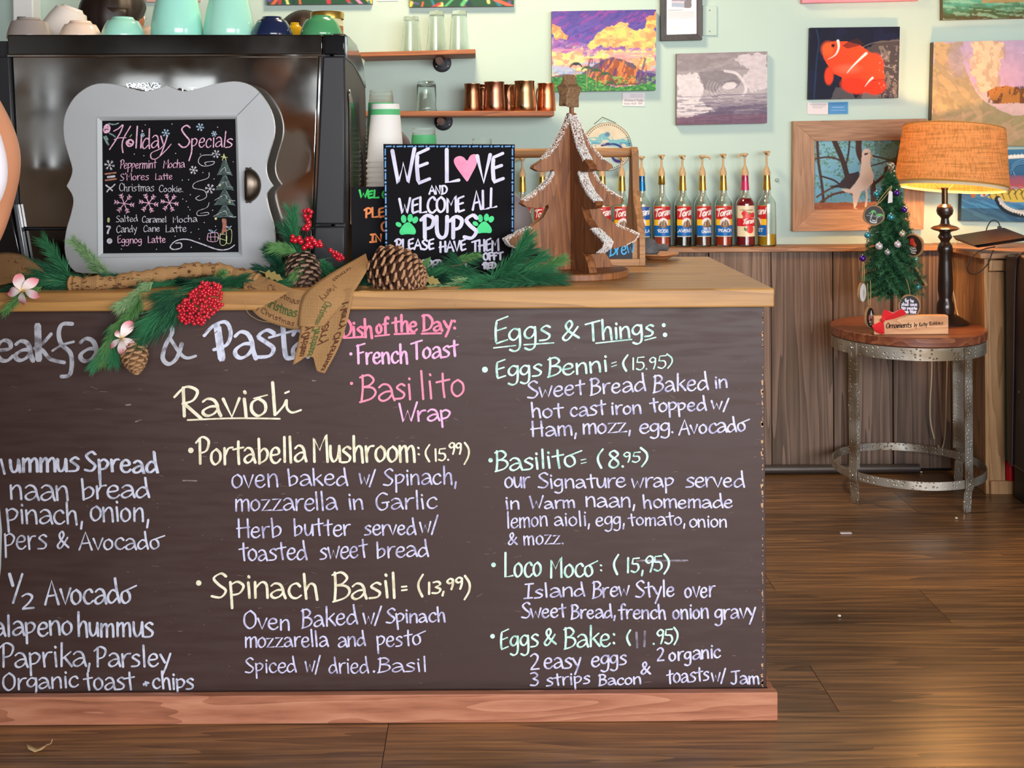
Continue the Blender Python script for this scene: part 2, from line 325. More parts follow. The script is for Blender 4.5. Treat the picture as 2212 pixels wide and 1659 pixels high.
# ---------------------------------------------------------------- painting: colours laid on a fine grid of vertices
class Paint:
    def __init__(s, x0, y0, x1, y1, step=1.4, col='#ffffff'):
        s.b = (x0, y0, x1, y1); s.nu = max(2, int((x1 - x0) / step)); s.nv = max(2, int((y1 - y0) / step))
        s.x, s.y = np.meshgrid(np.linspace(x0, x1, s.nu + 1), np.linspace(y0, y1, s.nv + 1)); s.a = np.zeros(s.x.shape + (3,)); s.a[:] = lin(col); s.step = step
        s.r = np.random.RandomState(int(x0 * 7 + y0) % 9999)
    def mix(s, m, col):
        m = np.clip(m, 0, 1)[..., None]; c = np.array(lin(col)) if not isinstance(col, np.ndarray) else col; s.a = s.a * (1 - m) + c * m; return s
    def nz(s, sx, sy=None, o=4, ang=0):
        sy = sy or sx; out = np.zeros(s.x.shape); amp = 1; tot = 0; c, q = math.cos(ang), math.sin(ang)
        X = (s.x * c + s.y * q); Y = (-s.x * q + s.y * c)
        for k in range(o):
            u = X / sx * 2 ** k + 31.7 * (k + 1); v = Y / sy * 2 ** k + 17.3 * (k + 1); T = s.r.rand(64, 64)
            iu = np.floor(u).astype(int); iv = np.floor(v).astype(int); fu = u - iu; fv = v - iv; fu = fu * fu * (3 - 2 * fu); fv = fv * fv * (3 - 2 * fv)
            a = T[iv % 64, iu % 64]; b = T[iv % 64, (iu + 1) % 64]; cc = T[(iv + 1) % 64, iu % 64]; d = T[(iv + 1) % 64, (iu + 1) % 64]
            out += amp * ((a * (1 - fu) + b * fu) * (1 - fv) + (cc * (1 - fu) + d * fu) * fv); tot += amp; amp *= .5
        return out / tot
    def poly(s, pts, col, a=1.0, wob=0, ws=12):
        x, y = s.x, s.y
        if wob: x = x + (s.nz(ws) - .5) * wob; y = y + (s.nz(ws) - .5) * wob
        ins = np.zeros(x.shape, bool); n = len(pts)
        for i in range(n):
            (xa, ya), (xb, yb) = pts[i], pts[(i + 1) % n]
            if ya == yb: continue
            ins ^= ((ya > y) != (yb > y)) & (x < (xb - xa) * (y - ya) / (yb - ya) + xa)
        return s.mix(ins * a, col)
    def line(s, pts, w, col, a=1.0, smooth=True, taper=False):
        if smooth and len(pts) > 2: pts = [(p.x, p.y) for p in smoothline([(x, y, 0) for x, y in pts], 5)]
        D = np.full(s.x.shape, 1e9); n = len(pts)
        for i in range(n - 1):
            (xa, ya), (xb, yb) = pts[i], pts[i + 1]; dx, dy = xb - xa, yb - ya; l = dx * dx + dy * dy
            t = np.clip(((s.x - xa) * dx + (s.y - ya) * dy) / l, 0, 1) if l > 0 else 0
            d = np.hypot(s.x - xa - t * dx, s.y - ya - t * dy)
            if taper: d = d + w * .5 * (i / n)
            D = np.minimum(D, d)
        return s.mix(np.clip((w / 2 - D) / s.step + .5, 0, 1) * a, col)
    def ell(s, cx, cy, rx, ry, col, a=1.0, rot=0, soft=0, wob=0):
        c, q = math.cos(rot), math.sin(rot); X = (s.x - cx) * c + (s.y - cy) * q; Y = -(s.x - cx) * q + (s.y - cy) * c
        d = np.hypot(X / rx, Y / ry)
        if wob: d = d + (s.nz(wob) - .5) * .5
        k = soft or s.step / min(rx, ry)
        return s.mix(np.clip((1 - d) / k + .5, 0, 1) * a, col)
    def grad(s, stops, ang=PI / 2, wob=0, ws=30):
        x0, y0, x1, y1 = s.b; t = (s.x - x0) / (x1 - x0) * math.cos(ang) + (s.y - y0) / (y1 - y0) * math.sin(ang)
        if wob: t = t + (s.nz(ws, ws * .5) - .5) * wob
        xs = [p for p, _ in stops]; cs = np.array([lin(c) for _, c in stops])
        s.a = np.stack([np.interp(t, xs, cs[:, k]) for k in range(3)], -1); return s
    def text(s, t, x0, y0, x1, y1, h, w, col, slant=0, a=1.0):
        for st in word_strokes(t, x0, y0, x1, y1, h, slant, .1): s.line(st, w, col, a, smooth=False)
        return s
    def mottle(s, k, sx, sy=None, ang=0): s.a = np.clip(s.a * (1 + (s.nz(sx, sy, 4, ang) - .5)[..., None] * 2 * k), 0, 1); return s
    def build(s, name, fn, mat, parent=None, rev=False, origin=None):
        H_, W_ = s.x.shape; vs = [fn(a, b) for a, b in zip(s.x.ravel(), s.y.ravel())]
        m = MB(); fs = [(j * W_ + i, (j + 1) * W_ + i, (j + 1) * W_ + i + 1, j * W_ + i + 1) for j in range(H_ - 1) for i in range(W_ - 1)]
        if rev: fs = [f[::-1] for f in fs]
        m.v = [tuple(v) for v in vs]; m.f = fs
        o = m.build(name, mat, parent, smooth=True, ang=60, origin=origin)
        at = o.data.color_attributes.new('Col', 'FLOAT_COLOR', 'POINT'); arr = np.ones((H_ * W_, 4), np.float32); arr[:, :3] = s.a.reshape(-1, 3)
        if len(at.data) == H_ * W_: at.data.foreach_set('color', arr.ravel())
        return o
# ================================================================ the room
YF, YB, YW, YN = 2.666, 2.705, 4.82, 4.70
ZC = 0.997
paint_m = plain('wall_paint', '#bfd6cc', .55, noise=.06, nscale=2.5, bump=.12)
paint_s = plain('side_wall_paint', '#a9b8ae', .7, noise=.1, nscale=2)
ceil_m = plain('ceiling_boards', '#6d5a48', .8, noise=.3, nscale=6, stretch=(1, 8, 1))
def slab(name, lo, hi, mat, parent=None, bevel=0):
    o = MB().box(lo, hi).build(name, mat, parent, bevel=bevel); return struct(o) if parent is None else o
slab('wall_back', (-3.1, YW, -.05), (3.9, YW + .12, 3.05), paint_m)
wl_ = MB()
for lo, hi in (((-3.1, -2.6, -.05), (-3.0, YW, 1.2)), ((-3.1, -2.6, 1.95), (-3.0, YW, 3.05)), ((-3.1, -2.6, 1.2), (-3.0, -2.3, 1.95)), ((-3.1, -.3, 1.2), (-3.0, YW, 1.95)), ((-3.1, -1.6, 1.2), (-2.98, -1.3, 1.95))): wl_.box(lo, hi)
struct(wl_.build('wall_left', plain('left_wall_wood', '#7a6654', .7, noise=.5, nscale=3)))
w3 = MB()  # unseen window, added to give the steel machine something bright to reflect
for y in (-2.3, -1.95, -1.62, -1.3, -.8, -.32): w3.box((-3.09, y - .03, 1.2), (-3.02, y + .03, 1.95))
w3.box((-3.09, -2.3, 1.55), (-3.02, -.3, 1.6)); struct(w3.build('window_3', plain('window_frame_paint', '#2f2823', .5)))
slab('wall_right', (3.8, -2.6, -.05), (3.9, YW, 3.05), paint_s)
slab('ceiling', (-3.1, -2.6, 3.0), (3.9, YW, 3.1), ceil_m)
# the wall behind the photographer, with its window openings; two small ones added for steel reflections
rear = MB(); rear_m = plain('rear_wall', '#8f7a68', .8, noise=.75, nscale=2.2)
for lo, hi in (((-3.1, -2.6, -.05), (3.9, -2.5, .85)), ((-3.1, -2.6, 2.65), (3.9, -2.5, 3.05)), ((-3.1, -2.6, .85), (-2.75, -2.5, 2.65)), ((-2.75, -2.6, .85), (-.5, -2.5, 1.30)), ((-2.75, -2.6, 1.86), (-.5, -2.5, 2.65)), ((-1.95, -2.6, 1.30), (-1.3, -2.5, 1.86)), ((-.72, -2.6, 1.30), (-.5, -2.5, 1.86)), ((3.4, -2.6, .85), (3.9, -2.5, 2.65))): rear.box(lo, hi)
struct(rear.build('wall_rear', rear_m))
frame_m = plain('window_frame_paint', '#2f2823', .5)
for n_, (xa, xb, k, z0_, z1_) in enumerate(((-.5, 3.4, 4, .85, 2.65), (-2.75, -1.95, 2, 1.30, 1.86), (-1.3, -.72, 2, 1.30, 1.86))):
    m = MB()
    for i in range(k + 1):
        x = xa + (xb - xa) * i / k; m.box((x - .035, -2.58, z0_), (x + .035, -2.5, z1_))
    m.box((xa, -2.58, (z0_ + z1_) / 2 + .1), (xb, -2.5, (z0_ + z1_) / 2 + .14)); struct(m.build('window_%d' % (n_ + 1), frame_m))
# floor: a sub-floor and every laminate plank a piece of its own
floor_m = wood('floor_planks', '#3c2b1e', '#ab7c4e', axis=0, scale=6, rough=.28, bands=.25, bump=.15, rand=.22, mid='#6e5139', stretch=20, spec=.5)
floor = struct(MB().box((-3.1, -2.6, -.06), (3.9, YW, -.013)).build('floor', plain('subfloor', '#1d1713', .9)))
rows = [2.467, 2.71, 2.953, 3.206, 3.449, 3.690, 3.926, 4.172, 4.42, 4.70]
while rows[0] > -2.5: rows.insert(0, rows[0] - .243)
rr = random.Random(3)
for k in range(len(rows) - 1):
    ya, yb = rows[k] + .0008, rows[k + 1] - .0008
    base = {3.206: 1.293, 2.467: -.2237}.get(round(rows[k], 3), rr.uniform(-.3, .9) + (.9 if rows[k] > 2.8 and rows[k] < 4.3 else 0))
    if round(rows[k], 3) in (2.953, 2.71, 3.449, 3.69, 3.926): base = 2.55 + rr.uniform(0, .3)
    cuts = sorted({round(base + 1.9 * i, 4) for i in range(-3, 3)}); cuts = [-3.0] + [c for c in cuts if -2.9 < c < 3.7] + [3.8]
    for a, b in zip(cuts[:-1], cuts[1:]):
        MB().box((a + .0008, ya, -.013), (b - .0008, yb, 0)).build('plank', floor_m, floor, smooth=False)
# wainscot of wide rough boards below a ledge
wain_m = wood('wainscot_boards', '#3d3029', '#957b6c', axis=2, scale=7, rough=.75, bands=.42, bump=.35, rand=.22, mid='#715c4e', stretch=26)
trim = struct(MB().box((-3.0, YN + .005, 0), (1.90, YW - .001, .893)).build('trim_1', plain('dark_gap', '#14100d', .9)))
xs = [1.167, 1.419, 1.66, 1.895]
while xs[0] > -2.8: xs.insert(0, xs[0] - .2515)
rb = random.Random(11)
for a, b in zip(xs[:-1], xs[1:]):
    pr = rb.uniform(-.004, .004)
    MB().box((a + .002, YN - .013 + pr, .012), (b - .002, YN + .006, .893)).build('board', wain_m, trim, bevel=.002)
ledge_m = wood('ledge_wood', '#6b432a', '#b98a62', axis=0, scale=8, rough=.5, bands=.3, stretch=12)
led = struct(MB().box((-3.0, 4.672, .893), (1.94, YW, .912)).build('trim_2', ledge_m, bevel=.003))
pipe = MB().tube([(-1.5, 4.655, .022), (1.75, 4.655, .022)], .017, 12).build('floor_pipe', plain('pipe_grey', '#56504d', .45, metal=.5)); 
tag(pipe, 'grey pipe lying on the floor along the foot of the wainscot', 'pipe')
# short timber return wall beside the booth
tim_m = wood('return_timber', '#7a5232', '#c29468', axis=2, scale=6, rough=.55, bands=.35, stretch=12)
tim_l = wood('post_timber', '#94683f', '#d2a777', axis=2, scale=7, rough=.55, bands=.4, stretch=12)
ret = struct(MB().box((1.90, 4.40, 0), (1.955, YW, .893)).build('wall_return', tim_m, bevel=.002))
MB().box((1.898, 4.378, 0), (1.912, 4.402, .893)).build('post', tim_l, ret, bevel=.002)
MB().box((1.914, 4.384, .03), (1.975, 4.403, .84)).build('post', tim_l, ret, bevel=.002)
MB().box((1.914, 4.372, 0), (2.03, 4.402, .05)).build('rail', tim_l, ret, bevel=.002)
MB().box((1.914, 4.372, .845), (2.03, 4.402, .885)).build('rail', tim_l, ret, bevel=.002)
MB().box((1.872, 4.352, .893), (2.9, YW, .914)).build('cap', ledge_m, ret, bevel=.003)
# wall bits
def disc_wall(name, px, py, r, mat, label, cat):
    c = P(px, py, YW - .004); o = MB().ball(c, r, 16, 8, (1, .5, 1)).build(name, mat); return tag(o, label, cat)
disc_wall('wall_plug', 1679, 389, .009, plain('plug_grey', '#9fb5ac', .6), 'small round grey plug in the aqua wall right of the pump bottles', 'wall plug')
sw = MB().prism([P(x, y, YW - .008) for x, y in ((1518, 12), (1549, 12), (1549, 77), (1518, 77))], [P(x, y, YW) for x, y in ((1518, 12), (1549, 12), (1549, 77), (1518, 77))])
sp = fixn(sw.build('blank_switch_plate', paint_m, bevel=.002)); tag(sp, 'aqua painted blank switch plate beside the black framed notice', 'switch plate')
for sy in (22, 67):
    sc_ = MB().ball(P(1533, sy, YW - .009), .003, 8, 4).build('screw', plain('screw_grey', '#8fa79d', .4, metal=.5), sp)
# ================================================================ the counter
top_m = wood('countertop_wood', '#7a4f28', '#c89656', axis=0, scale=5, rough=.42, bands=.28, bump=.12, mid='#a57843', stretch=16, coat=.15)
kick_m = wood('kick_redwood', '#7c4630', '#cc8f70', axis=0, scale=6, rough=.55, bands=.3, bump=.2, mid='#ad6e52', stretch=9)
board_m = plain('chalkboard_brown', '#43302c', .5, noise=.07, nscale=14, stretch=(.7, 4, 5), spec=.6, nrough=.10)
XR = .672
ctr = thing('service_counter', 'long cafe counter with a brown chalk menu front and timber top', 'counter', (0, YF + .3, 0))
cb = Matrix.Identity(4)
MB().box((-2.0, YF, ZC - .043), (XR, 3.437, ZC)).build('countertop', top_m, ctr, bevel=.004)
MB().box((-2.0, 3.437, ZC - .043), (-.2, 3.86, ZC)).build('back_worktop', top_m, ctr, bevel=.004)
MB().box((-2.0, YB + .018, 0), (.645, 3.40, ZC - .044)).build('carcass', plain('carcass', '#2a201c', .8), ctr)
panel = MB().box((-2.0, YB, .052), (.657, YB + .018, ZC - .0435)).build('menu_panel', board_m, ctr, bevel=.0015)
MB().box((.645, YB + .019, .06), (.652, 3.40, ZC - .0435)).build('side_panel', board_m, ctr)
MB().box((-2.0, YF, 0.001), (XR + .001, YF + .022, .0663)).build('kick_board', kick_m, ctr, bevel=.002)
MB().box((-2.0, YF + .0225, 0.001), (.672, YB - .0002, .052)).build('kick_ledge', wood('kick_ledge', '#3d2c22', '#7b6049', axis=0, scale=6, rough=.6), ctr)
MB().box((.6585, YB, .001), (.672, 3.38, .060)).build('kick_side', kick_m, ctr)
# splintered paint along the panel's free edge
ch = MB(); rc = random.Random(5)
for i in range(120):
    y = rc.uniform(672, 1490); wv = rc.uniform(.5, 2.4) if rc.random() < .9 else rc.uniform(3, 6); hh = rc.uniform(1, 6) if wv < 3 else rc.uniform(5, 14); x = 1648
    ch.add([P(x - wv, y + hh * .2, YB - .0006), P(x - wv * .7, y + hh, YB - .0006), P(x + .5, y + hh, YB - .0006), P(x + .5, y, YB - .0006)], [(0, 1, 2, 3)])
tag(ch.build('chipped_edge', plain('raw_ply', '#c79c77', .8), panel, smooth=False), 'pale chips where the paint has worn off the edge', None, kind='stuff')
# ---------------------------------------------------------------- chalk pen colours
def chalk(name, a, b, sc=60):
    if name in MC: return MC[name]
    m, nt, bs = newmat(name); MC[name] = m
    tc = N(nt, 'ShaderNodeTexCoord'); nz = N(nt, 'ShaderNodeTexNoise'); nz.inputs['Scale'].default_value = sc; nz.inputs['Detail'].default_value = 5; cr = N(nt, 'ShaderNodeValToRGB')
    cr.color_ramp.elements[0].position = .36; cr.color_ramp.elements[0].color = C4(b); cr.color_ramp.elements[1].position = .52; cr.color_ramp.elements[1].color = C4(a)
    nt.links.new(tc.outputs['Object'], nz.inputs['Vector']); nt.links.new(nz.outputs[0], cr.inputs[0]); nt.links.new(cr.outputs[0], bs.inputs['Base Color']); bs.inputs['Roughness'].default_value = .8
    return m
CW = chalk('chalk_white', '#d6dbee', '#a9adc0'); CG = chalk('chalk_grey', '#b9bcc6', '#77737c', 45); CL = chalk('chalk_lavender', '#d9d8f7', '#a7a3c8')
CM = chalk('chalk_mint', '#d6fbec', '#a2cfc6'); CCr = chalk('chalk_cream', '#f6f2d8', '#ddd6b4'); CP = chalk('chalk_pink', '#ff8fb0', '#f27fa0')
CPL = chalk('chalk_pale_pink', '#f9bfe6', '#e6a7d6'); CPm = chalk('chalk_pink_mid', '#fb98b4', '#f08aa8'); CF = chalk('chalk_faded', '#8f8a99', '#635a66')
RG = {'A': (1020, 680, 3.3515), 'B': (1020, 950, 3.3515), 'C': (1020, 1190, 3.2529), 'D': (380, 920, 3.2529), 'E': (380, 1200, 3.2529), 'F': (0, 960, 4.6083), 'G': (0, 1230, 4.6083),
      'H': (0, 680, 4.6083), 'I': (340, 660, 4.6083), 'J': (700, 660, 5.53), 'K': (0, 0, 3.456), 'L': (0, 400, 3.95), 'M': (560, 0, 3.456), 'N': (540, 400, 3.95), 'Q': (200, 240, 5.185)}
def rg(reg, u, v): a, b, s = RG[reg]; return a + u / s, b + v / s
def write(parent, mat, fn, w, reg, words, lines=(), dots=(), slant=0, nib=.35, name='lettering', dup2=0):
    """words: (text, u0, v0, u1, v1, cap height) in zoom units of region reg; lines: polylines; dots: (u, v, r)"""
    mb = MB(); s = RG[reg][2]; done = []
    for wd in words:
        mb = MB()
        t, u0, v0, u1, v1, h = wd[:6]; a = rg(reg, u0, v0); b = rg(reg, u1, v1); ww = wd[6] if len(wd) > 6 else w
        sts = word_strokes(t, a[0], a[1], b[0], b[1], h / s, slant)
        ink(mb, sts, ww, fn, nib)
        for k in range(dup2): ink(mb, [[(x + (k + 1) * ww * .55, y + ww * .2) for x, y in st] for st in sts], ww * .5, fn, nib)
        done.append(mb.build(name, mat, parent, smooth=False))
    if not lines and not dots: return
    mb = MB(); sep = len(lines) <= 6
    for ln in lines:
        if sep and mb.v: mb.build('pen_mark', mat, parent, smooth=False); mb = MB()
        q = [rg(reg, *p) for p in ln[0]] if isinstance(ln[0], list) else [rg(reg, *p) for p in ln]
        ww = ln[1] if isinstance(ln[0], list) else w * .7
        if len(q) > 2: q = [(p.x, p.y) for p in smoothline([(x, y, 0) for x, y in q], 6)]
        ink(mb, [q], ww, fn, .2)
    if sep and mb.v: mb.build('pen_mark', mat, parent, smooth=False); mb = MB()
    for u, v, r in dots:
        x, y = rg(reg, u, v); blob(mb, x, y, r / s, fn)
        if len(dots) < 4: mb.build('pen_dot', mat, parent, smooth=False); mb = MB()
    if mb.v:
        o = mb.build('pen_mark', mat, parent, smooth=False)
        if len(lines) + len(dots) > 6: o['kind'] = 'stuff'
bf = lambda x, y: P(x, y, YB - .0012)
W = lambda *a, **k: write(panel, *a, **k)
W(CM, bf, 4.6, 'A', [('Eggs', 148, 212, 575, 182, 175), ('&', 650, 190, 790, 165, 140), ('Things', 820, 188, 1320, 152, 140)], [[(155, 240), (315, 222)], [(375, 217), (590, 203)], [(895, 206), (1155, 178)], [(1250, 184), (1330, 163)]], [(1387, 75, 15), (1396, 145, 17)])
W(CM, bf, 4.4, 'A', [('Eggs', 165, 460, 505, 440, 135), ('Benni', 540, 450, 985, 405, 130), ('=', 1005, 395, 1050, 385, 80, 2.6), ('(', 1080, 400, 1125, 395, 95), ('15.95', 1150, 400, 1405, 385, 88, 3), (')', 1405, 380, 1465, 375, 95, 3.2)], [], [(92, 397, 22)], name='lettering')
W(CL, bf, 3.9, 'A', [('Sweet', 398, 605, 815, 575, 120), ('Bread', 850, 580, 1255, 545, 120), ('Baked', 1305, 560, 1710, 540, 125), ('in', 1750, 530, 1850, 522, 95)])
W(CL, bf, 3.9, 'A', [('hot', 420, 742, 655, 742, 105), ('cast', 705, 735, 965, 722, 110), ('iron', 1000, 722, 1228, 710, 100), ('topped', 1285, 702, 1695, 690, 100), ('w/', 1730, 680, 1865, 695, 95)])
W(CL, bf, 3.9, 'A', [('Ham,', 425, 880, 765, 868, 112), ('mozz,', 795, 865, 1155, 845, 115), ('egg.', 1205, 858, 1465, 850, 105), ('Avocadö', 1495, 870, 2010, 836, 108)])
W(CM, bf, 4.4, 'B', [('Basilitö', 160, 228, 790, 192, 140), ('=', 785, 190, 835, 185, 85, 2.6), ('(', 895, 190, 945, 190, 112), ('8.', 980, 208, 1110, 195, 118), ('95', 1090, 165, 1220, 160, 75, 3.4), (')', 1215, 185, 1285, 180, 118)], [], [(133, 148, 17)])
W(CL, bf, 3.7, 'B', [('our', 230, 347, 418, 347, 120), ('Signature', 475, 350, 1112, 340, 105), ('wrap', 1150, 347, 1465, 340, 110), ('served', 1540, 342, 1970, 342, 110)])
W(CL, bf, 3.7, 'B', [('in', 235, 500, 350, 498, 100), ('Warm', 415, 500, 752, 490, 90), ('naan,', 815, 485, 1185, 485, 115), ('homemade', 1230, 492, 1890, 490, 98)])
W(CL, bf, 3.3, 'B', [('lemon', 245, 640, 550, 620, 118), ('aioli,', 590, 620, 858, 622, 108), ('egg,', 890, 622, 1108, 615, 105), ('tomato,', 1128, 620, 1548, 615, 95), ('onion', 1568, 630, 1848, 632, 95)])
W(CL, bf, 3.3, 'B', [('&', 260, 757, 328, 755, 80), ('mozz.', 368, 762, 668, 752, 110)])
W(CM, bf, 4.4, 'C', [('Loco', 222, 188, 492, 178, 165), ('Mocö', 540, 190, 885, 172, 145), (':', 880, 150, 925, 150, 80, 3.4), ('(', 985, 155, 1030, 155, 120), ('15,95', 1078, 155, 1342, 140, 105, 4), (')', 1340, 150, 1390, 150, 115)], [], [(150, 98, 17)])
W(CL, bf, 3.8, 'C', [('Island', 360, 333, 798, 315, 100), ('Brew', 840, 328, 1108, 315, 110), ('Style', 1145, 328, 1425, 318, 112), ('over', 1490, 325, 1705, 322, 118)])
W(CL, bf, 3.8, 'C', [('Sweet', 345, 472, 662, 465, 105), ('Bread,', 690, 476, 1012, 466, 98), ('french', 1025, 472, 1365, 475, 100), ('onion', 1405, 476, 1662, 474, 108), ('gravy', 1700, 482, 1990, 468, 110)])
W(CM, bf, 4.2, 'C', [('Eggs', 190, 690, 468, 668, 140), ('&', 505, 665, 592, 655, 108), ('Bake:', 640, 683, 1010, 665, 138), ('(', 1080, 655, 1118, 655, 95), ('.95)', 1262, 655, 1450, 650, 100, 3.8)], [], [(143, 600, 17)])
W(CF, bf, 4.4, 'C', [('11', 1135, 682, 1235, 668, 108)], [[(1180, 66), (1515, 66)]])
W(CL, bf, 3.9, 'C', [('2', 402, 832, 472, 830, 105), ('easy', 500, 826, 768, 822, 118), ('eggs', 832, 812, 1090, 796, 112), ('&', 1185, 862, 1262, 862, 88), ('2', 1292, 772, 1352, 770, 92), ('organic', 1380, 776, 1748, 748, 100)])
W(CL, bf, 3.6, 'C', [('3', 405, 950, 470, 948, 90), ('strips', 515, 950, 832, 930, 92), ('Bacon', 885, 945, 1188, 932, 78), ('toasts', 1362, 932, 1668, 908, 105), ('w/', 1680, 920, 1785, 920, 100), ('Jam', 1815, 935, 2022, 932, 90)])
W(CCr, bf, 5.2, 'D', [('Portabella', 145, 270, 918, 252, 180), ('Mushroom', 955, 252, 1682, 255, 175)], [], [(105, 172, 20)])
W(CCr, bf, 3.8, 'D', [(':', 1680, 215, 1725, 215, 100), ('(', 1745, 240, 1792, 240, 105), ('15.', 1812, 248, 1925, 240, 82), ('99', 1915, 202, 2012, 195, 78), (')', 2018, 255, 2068, 250, 132)])
W(CL, bf, 3.7, 'D', [('oven', 385, 435, 728, 430, 150), ('baked', 780, 422, 1212, 415, 122), ('w/', 1285, 405, 1400, 425, 110), ('Spinach,', 1455, 420, 1978, 405, 122)])
W(CL, bf, 3.7, 'D', [('mozzarella', 410, 597, 1132, 590, 130), ('in', 1205, 588, 1325, 582, 120), ('Garlic', 1400, 592, 1835, 575, 122)])
W(CL, bf, 3.7, 'D', [('Herb', 428, 782, 742, 785, 125), ('butter', 820, 772, 1232, 770, 125), ('served', 1320, 768, 1688, 760, 112), ('w/', 1712, 752, 1842, 750, 118)])
W(CL, bf, 3.7, 'D', [('toasted', 440, 948, 922, 936, 128), ('sweet', 1005, 936, 1345, 920, 130), ('bread', 1400, 928, 1778, 915, 118)])
W(CCr, bf, 5.2, 'E', [('Spinach', 245, 292, 1010, 302, 175), ('Basil', 1095, 318, 1560, 292, 185), ('=', 1582, 262, 1628, 262, 80, 4.5)], [], [(160, 193, 20)])
W(CCr, bf, 4.6, 'E', [('(', 1692, 275, 1742, 275, 130), ('13,', 1762, 270, 1890, 262, 78), ('99', 1900, 242, 2018, 232, 78), (')', 2018, 292, 2075, 292, 145)])
W(CL, bf, 3.8, 'E', [('Oven', 470, 512, 808, 522, 125), ('Baked', 880, 508, 1278, 480, 130), ('w/', 1312, 478, 1442, 482, 118), ('Spinach', 1475, 478, 1898, 462, 102)])
W(CL, bf, 3.6, 'E', [('mozzarella', 480, 648, 1072, 635, 112), ('and', 1135, 642, 1338, 632, 110), ('pestö', 1405, 642, 1748, 625, 118)])
W(CL, bf, 3.3, 'E', [('Spiced', 485, 822, 848, 820, 108), ('w/', 905, 820, 1018, 820, 115), ('dried', 1070, 828, 1358, 825, 115), ('Basil', 1412, 818, 1768, 812, 100)], [], [(1392, 815, 9)])
W(CW, bf, 5.0, 'F', [('ummus', 88, 278, 785, 270, 215), ('Spread', 838, 265, 1575, 282, 205)], [([(10, 150), (45, 292)], 5), ([(985, 250), (1000, 410)], 5)], dup2=1)
W(CW, bf, 4.6, 'F', [('naan', 88, 545, 695, 558, 235), ('bread', 795, 548, 1495, 520, 195)])
W(CW, bf, 4.4, 'F', [('pinach,', 50, 782, 838, 792, 215), ('onion,', 888, 762, 1495, 770, 225)])
W(CW, bf, 4.0, 'F', [('pers', 30, 1028, 470, 1045, 225), ('&', 568, 1030, 690, 1020, 160), ('Avocadö', 785, 1048, 1640, 1042, 175)])
W(CW, bf, 5.0, 'F', [('2', 205, 1640, 355, 1632, 155), ('Avocadö', 445, 1600, 1360, 1572, 235)], [([(95, 1290), (128, 1405)], 6.5), ([(222, 1290), (130, 1578)], 5)])
W(CW, bf, 4.8, 'G', [('alapeno', -70, 662, 725, 652, 215), ('hummus', 755, 665, 1530, 672, 225)])
W(CW, bf, 4.4, 'G', [('Paprika,', -5, 972, 910, 965, 225), ('Parsley', 940, 970, 1700, 965, 205)])
W(CW, bf, 4.2, 'G', [('Organic', 20, 1205, 785, 1168, 175), ('toast', 830, 1202, 1340, 1190, 190), ('+', 1415, 1165, 1485, 1160, 75), ('chips', 1512, 1185, 1930, 1195, 165)])
W(CG, bf, 9.0, 'H', [('e', -60, 450, 140, 450, 330), ('a', 130, 445, 345, 450, 330), ('a', 775, 462, 1000, 462, 370), ('s', 1020, 465, 1190, 465, 330)],
  [([(375, 110), (385, 440)], 14), ([(510, 190), (430, 280), (345, 335), (420, 350), (500, 440), (640, 475)], 8), ([(720, 90), (620, 95), (585, 180), (610, 290), (700, 380), (715, 500), (690, 600), (610, 615)], 9), ([(520, 360), (620, 300), (735, 268)], 6),
   ([(1625, 150), (1680, 100), (1715, 170), (1650, 300), (1620, 430), (1680, 490), (1760, 430), (1810, 290)], 9), ([(1690, 230), (1790, 380), (1860, 430), (1950, 410)], 7)])
W(CW, bf, 8.5, 'I', [('a', 745, 528, 985, 535, 420), ('s', 950, 520, 1175, 522, 420), ('a', 1330, 520, 1500, 520, 420)],
  [([(598, 220), (640, 525)], 15), ([(465, 300), (560, 200), (680, 165), (730, 270), (690, 390), (560, 440)], 8), ([(1250, 200), (1265, 430), (1290, 520), (1360, 515)], 10), ([(1110, 320), (1250, 280), (1400, 240)], 6)])
W(CCr, bf, 6.2, 'I', [('Ravi', 200, 1100, 915, 1105, 285), ('o', 915, 1105, 1115, 1105, 300), ('l', 1110, 1090, 1215, 1090, 320)],
  [([(300, 1140), (760, 1122), (1220, 1127)], 4), ([(960, 925), (1095, 890)], 3.5), ([(1185, 1080), (1255, 1000), (1285, 940), (1290, 1020), (1340, 1065), (1430, 1040)], 5), ([(1270, 872), (1310, 855)], 5)])
W(CP, bf, 5.2, 'J', [('Dish', 205, 372, 580, 378, 205), ('of', 620, 328, 765, 328, 185), ('the', 805, 315, 1118, 305, 190), ('Day:', 1165, 305, 1580, 300, 185)],
  [([(235, 388), (490, 376)], 4), ([(610, 366), (780, 348)], 4), ([(840, 341), (1085, 332)], 4.5), ([(1165, 336), (1400, 331)], 4.5)])
W(CPL, bf, 4.8, 'J', [('French', 380, 695, 1005, 682, 220), ('Toast', 1035, 645, 1605, 602, 215)], [], [(320, 578, 20)])
W(CPm, bf, 4.6, 'J', [('Ba', 415, 1150, 840, 1130, 310), ('si', 835, 1122, 1055, 1118, 300), ('li', 1130, 1118, 1310, 1110, 330), ('to', 1335, 1105, 1695, 1085, 330)], [], [(328, 930, 20)], nib=.1)
W(CPL, bf, 4.4, 'J', [('Wrap', 885, 1395, 1530, 1365, 210)], nib=.15)
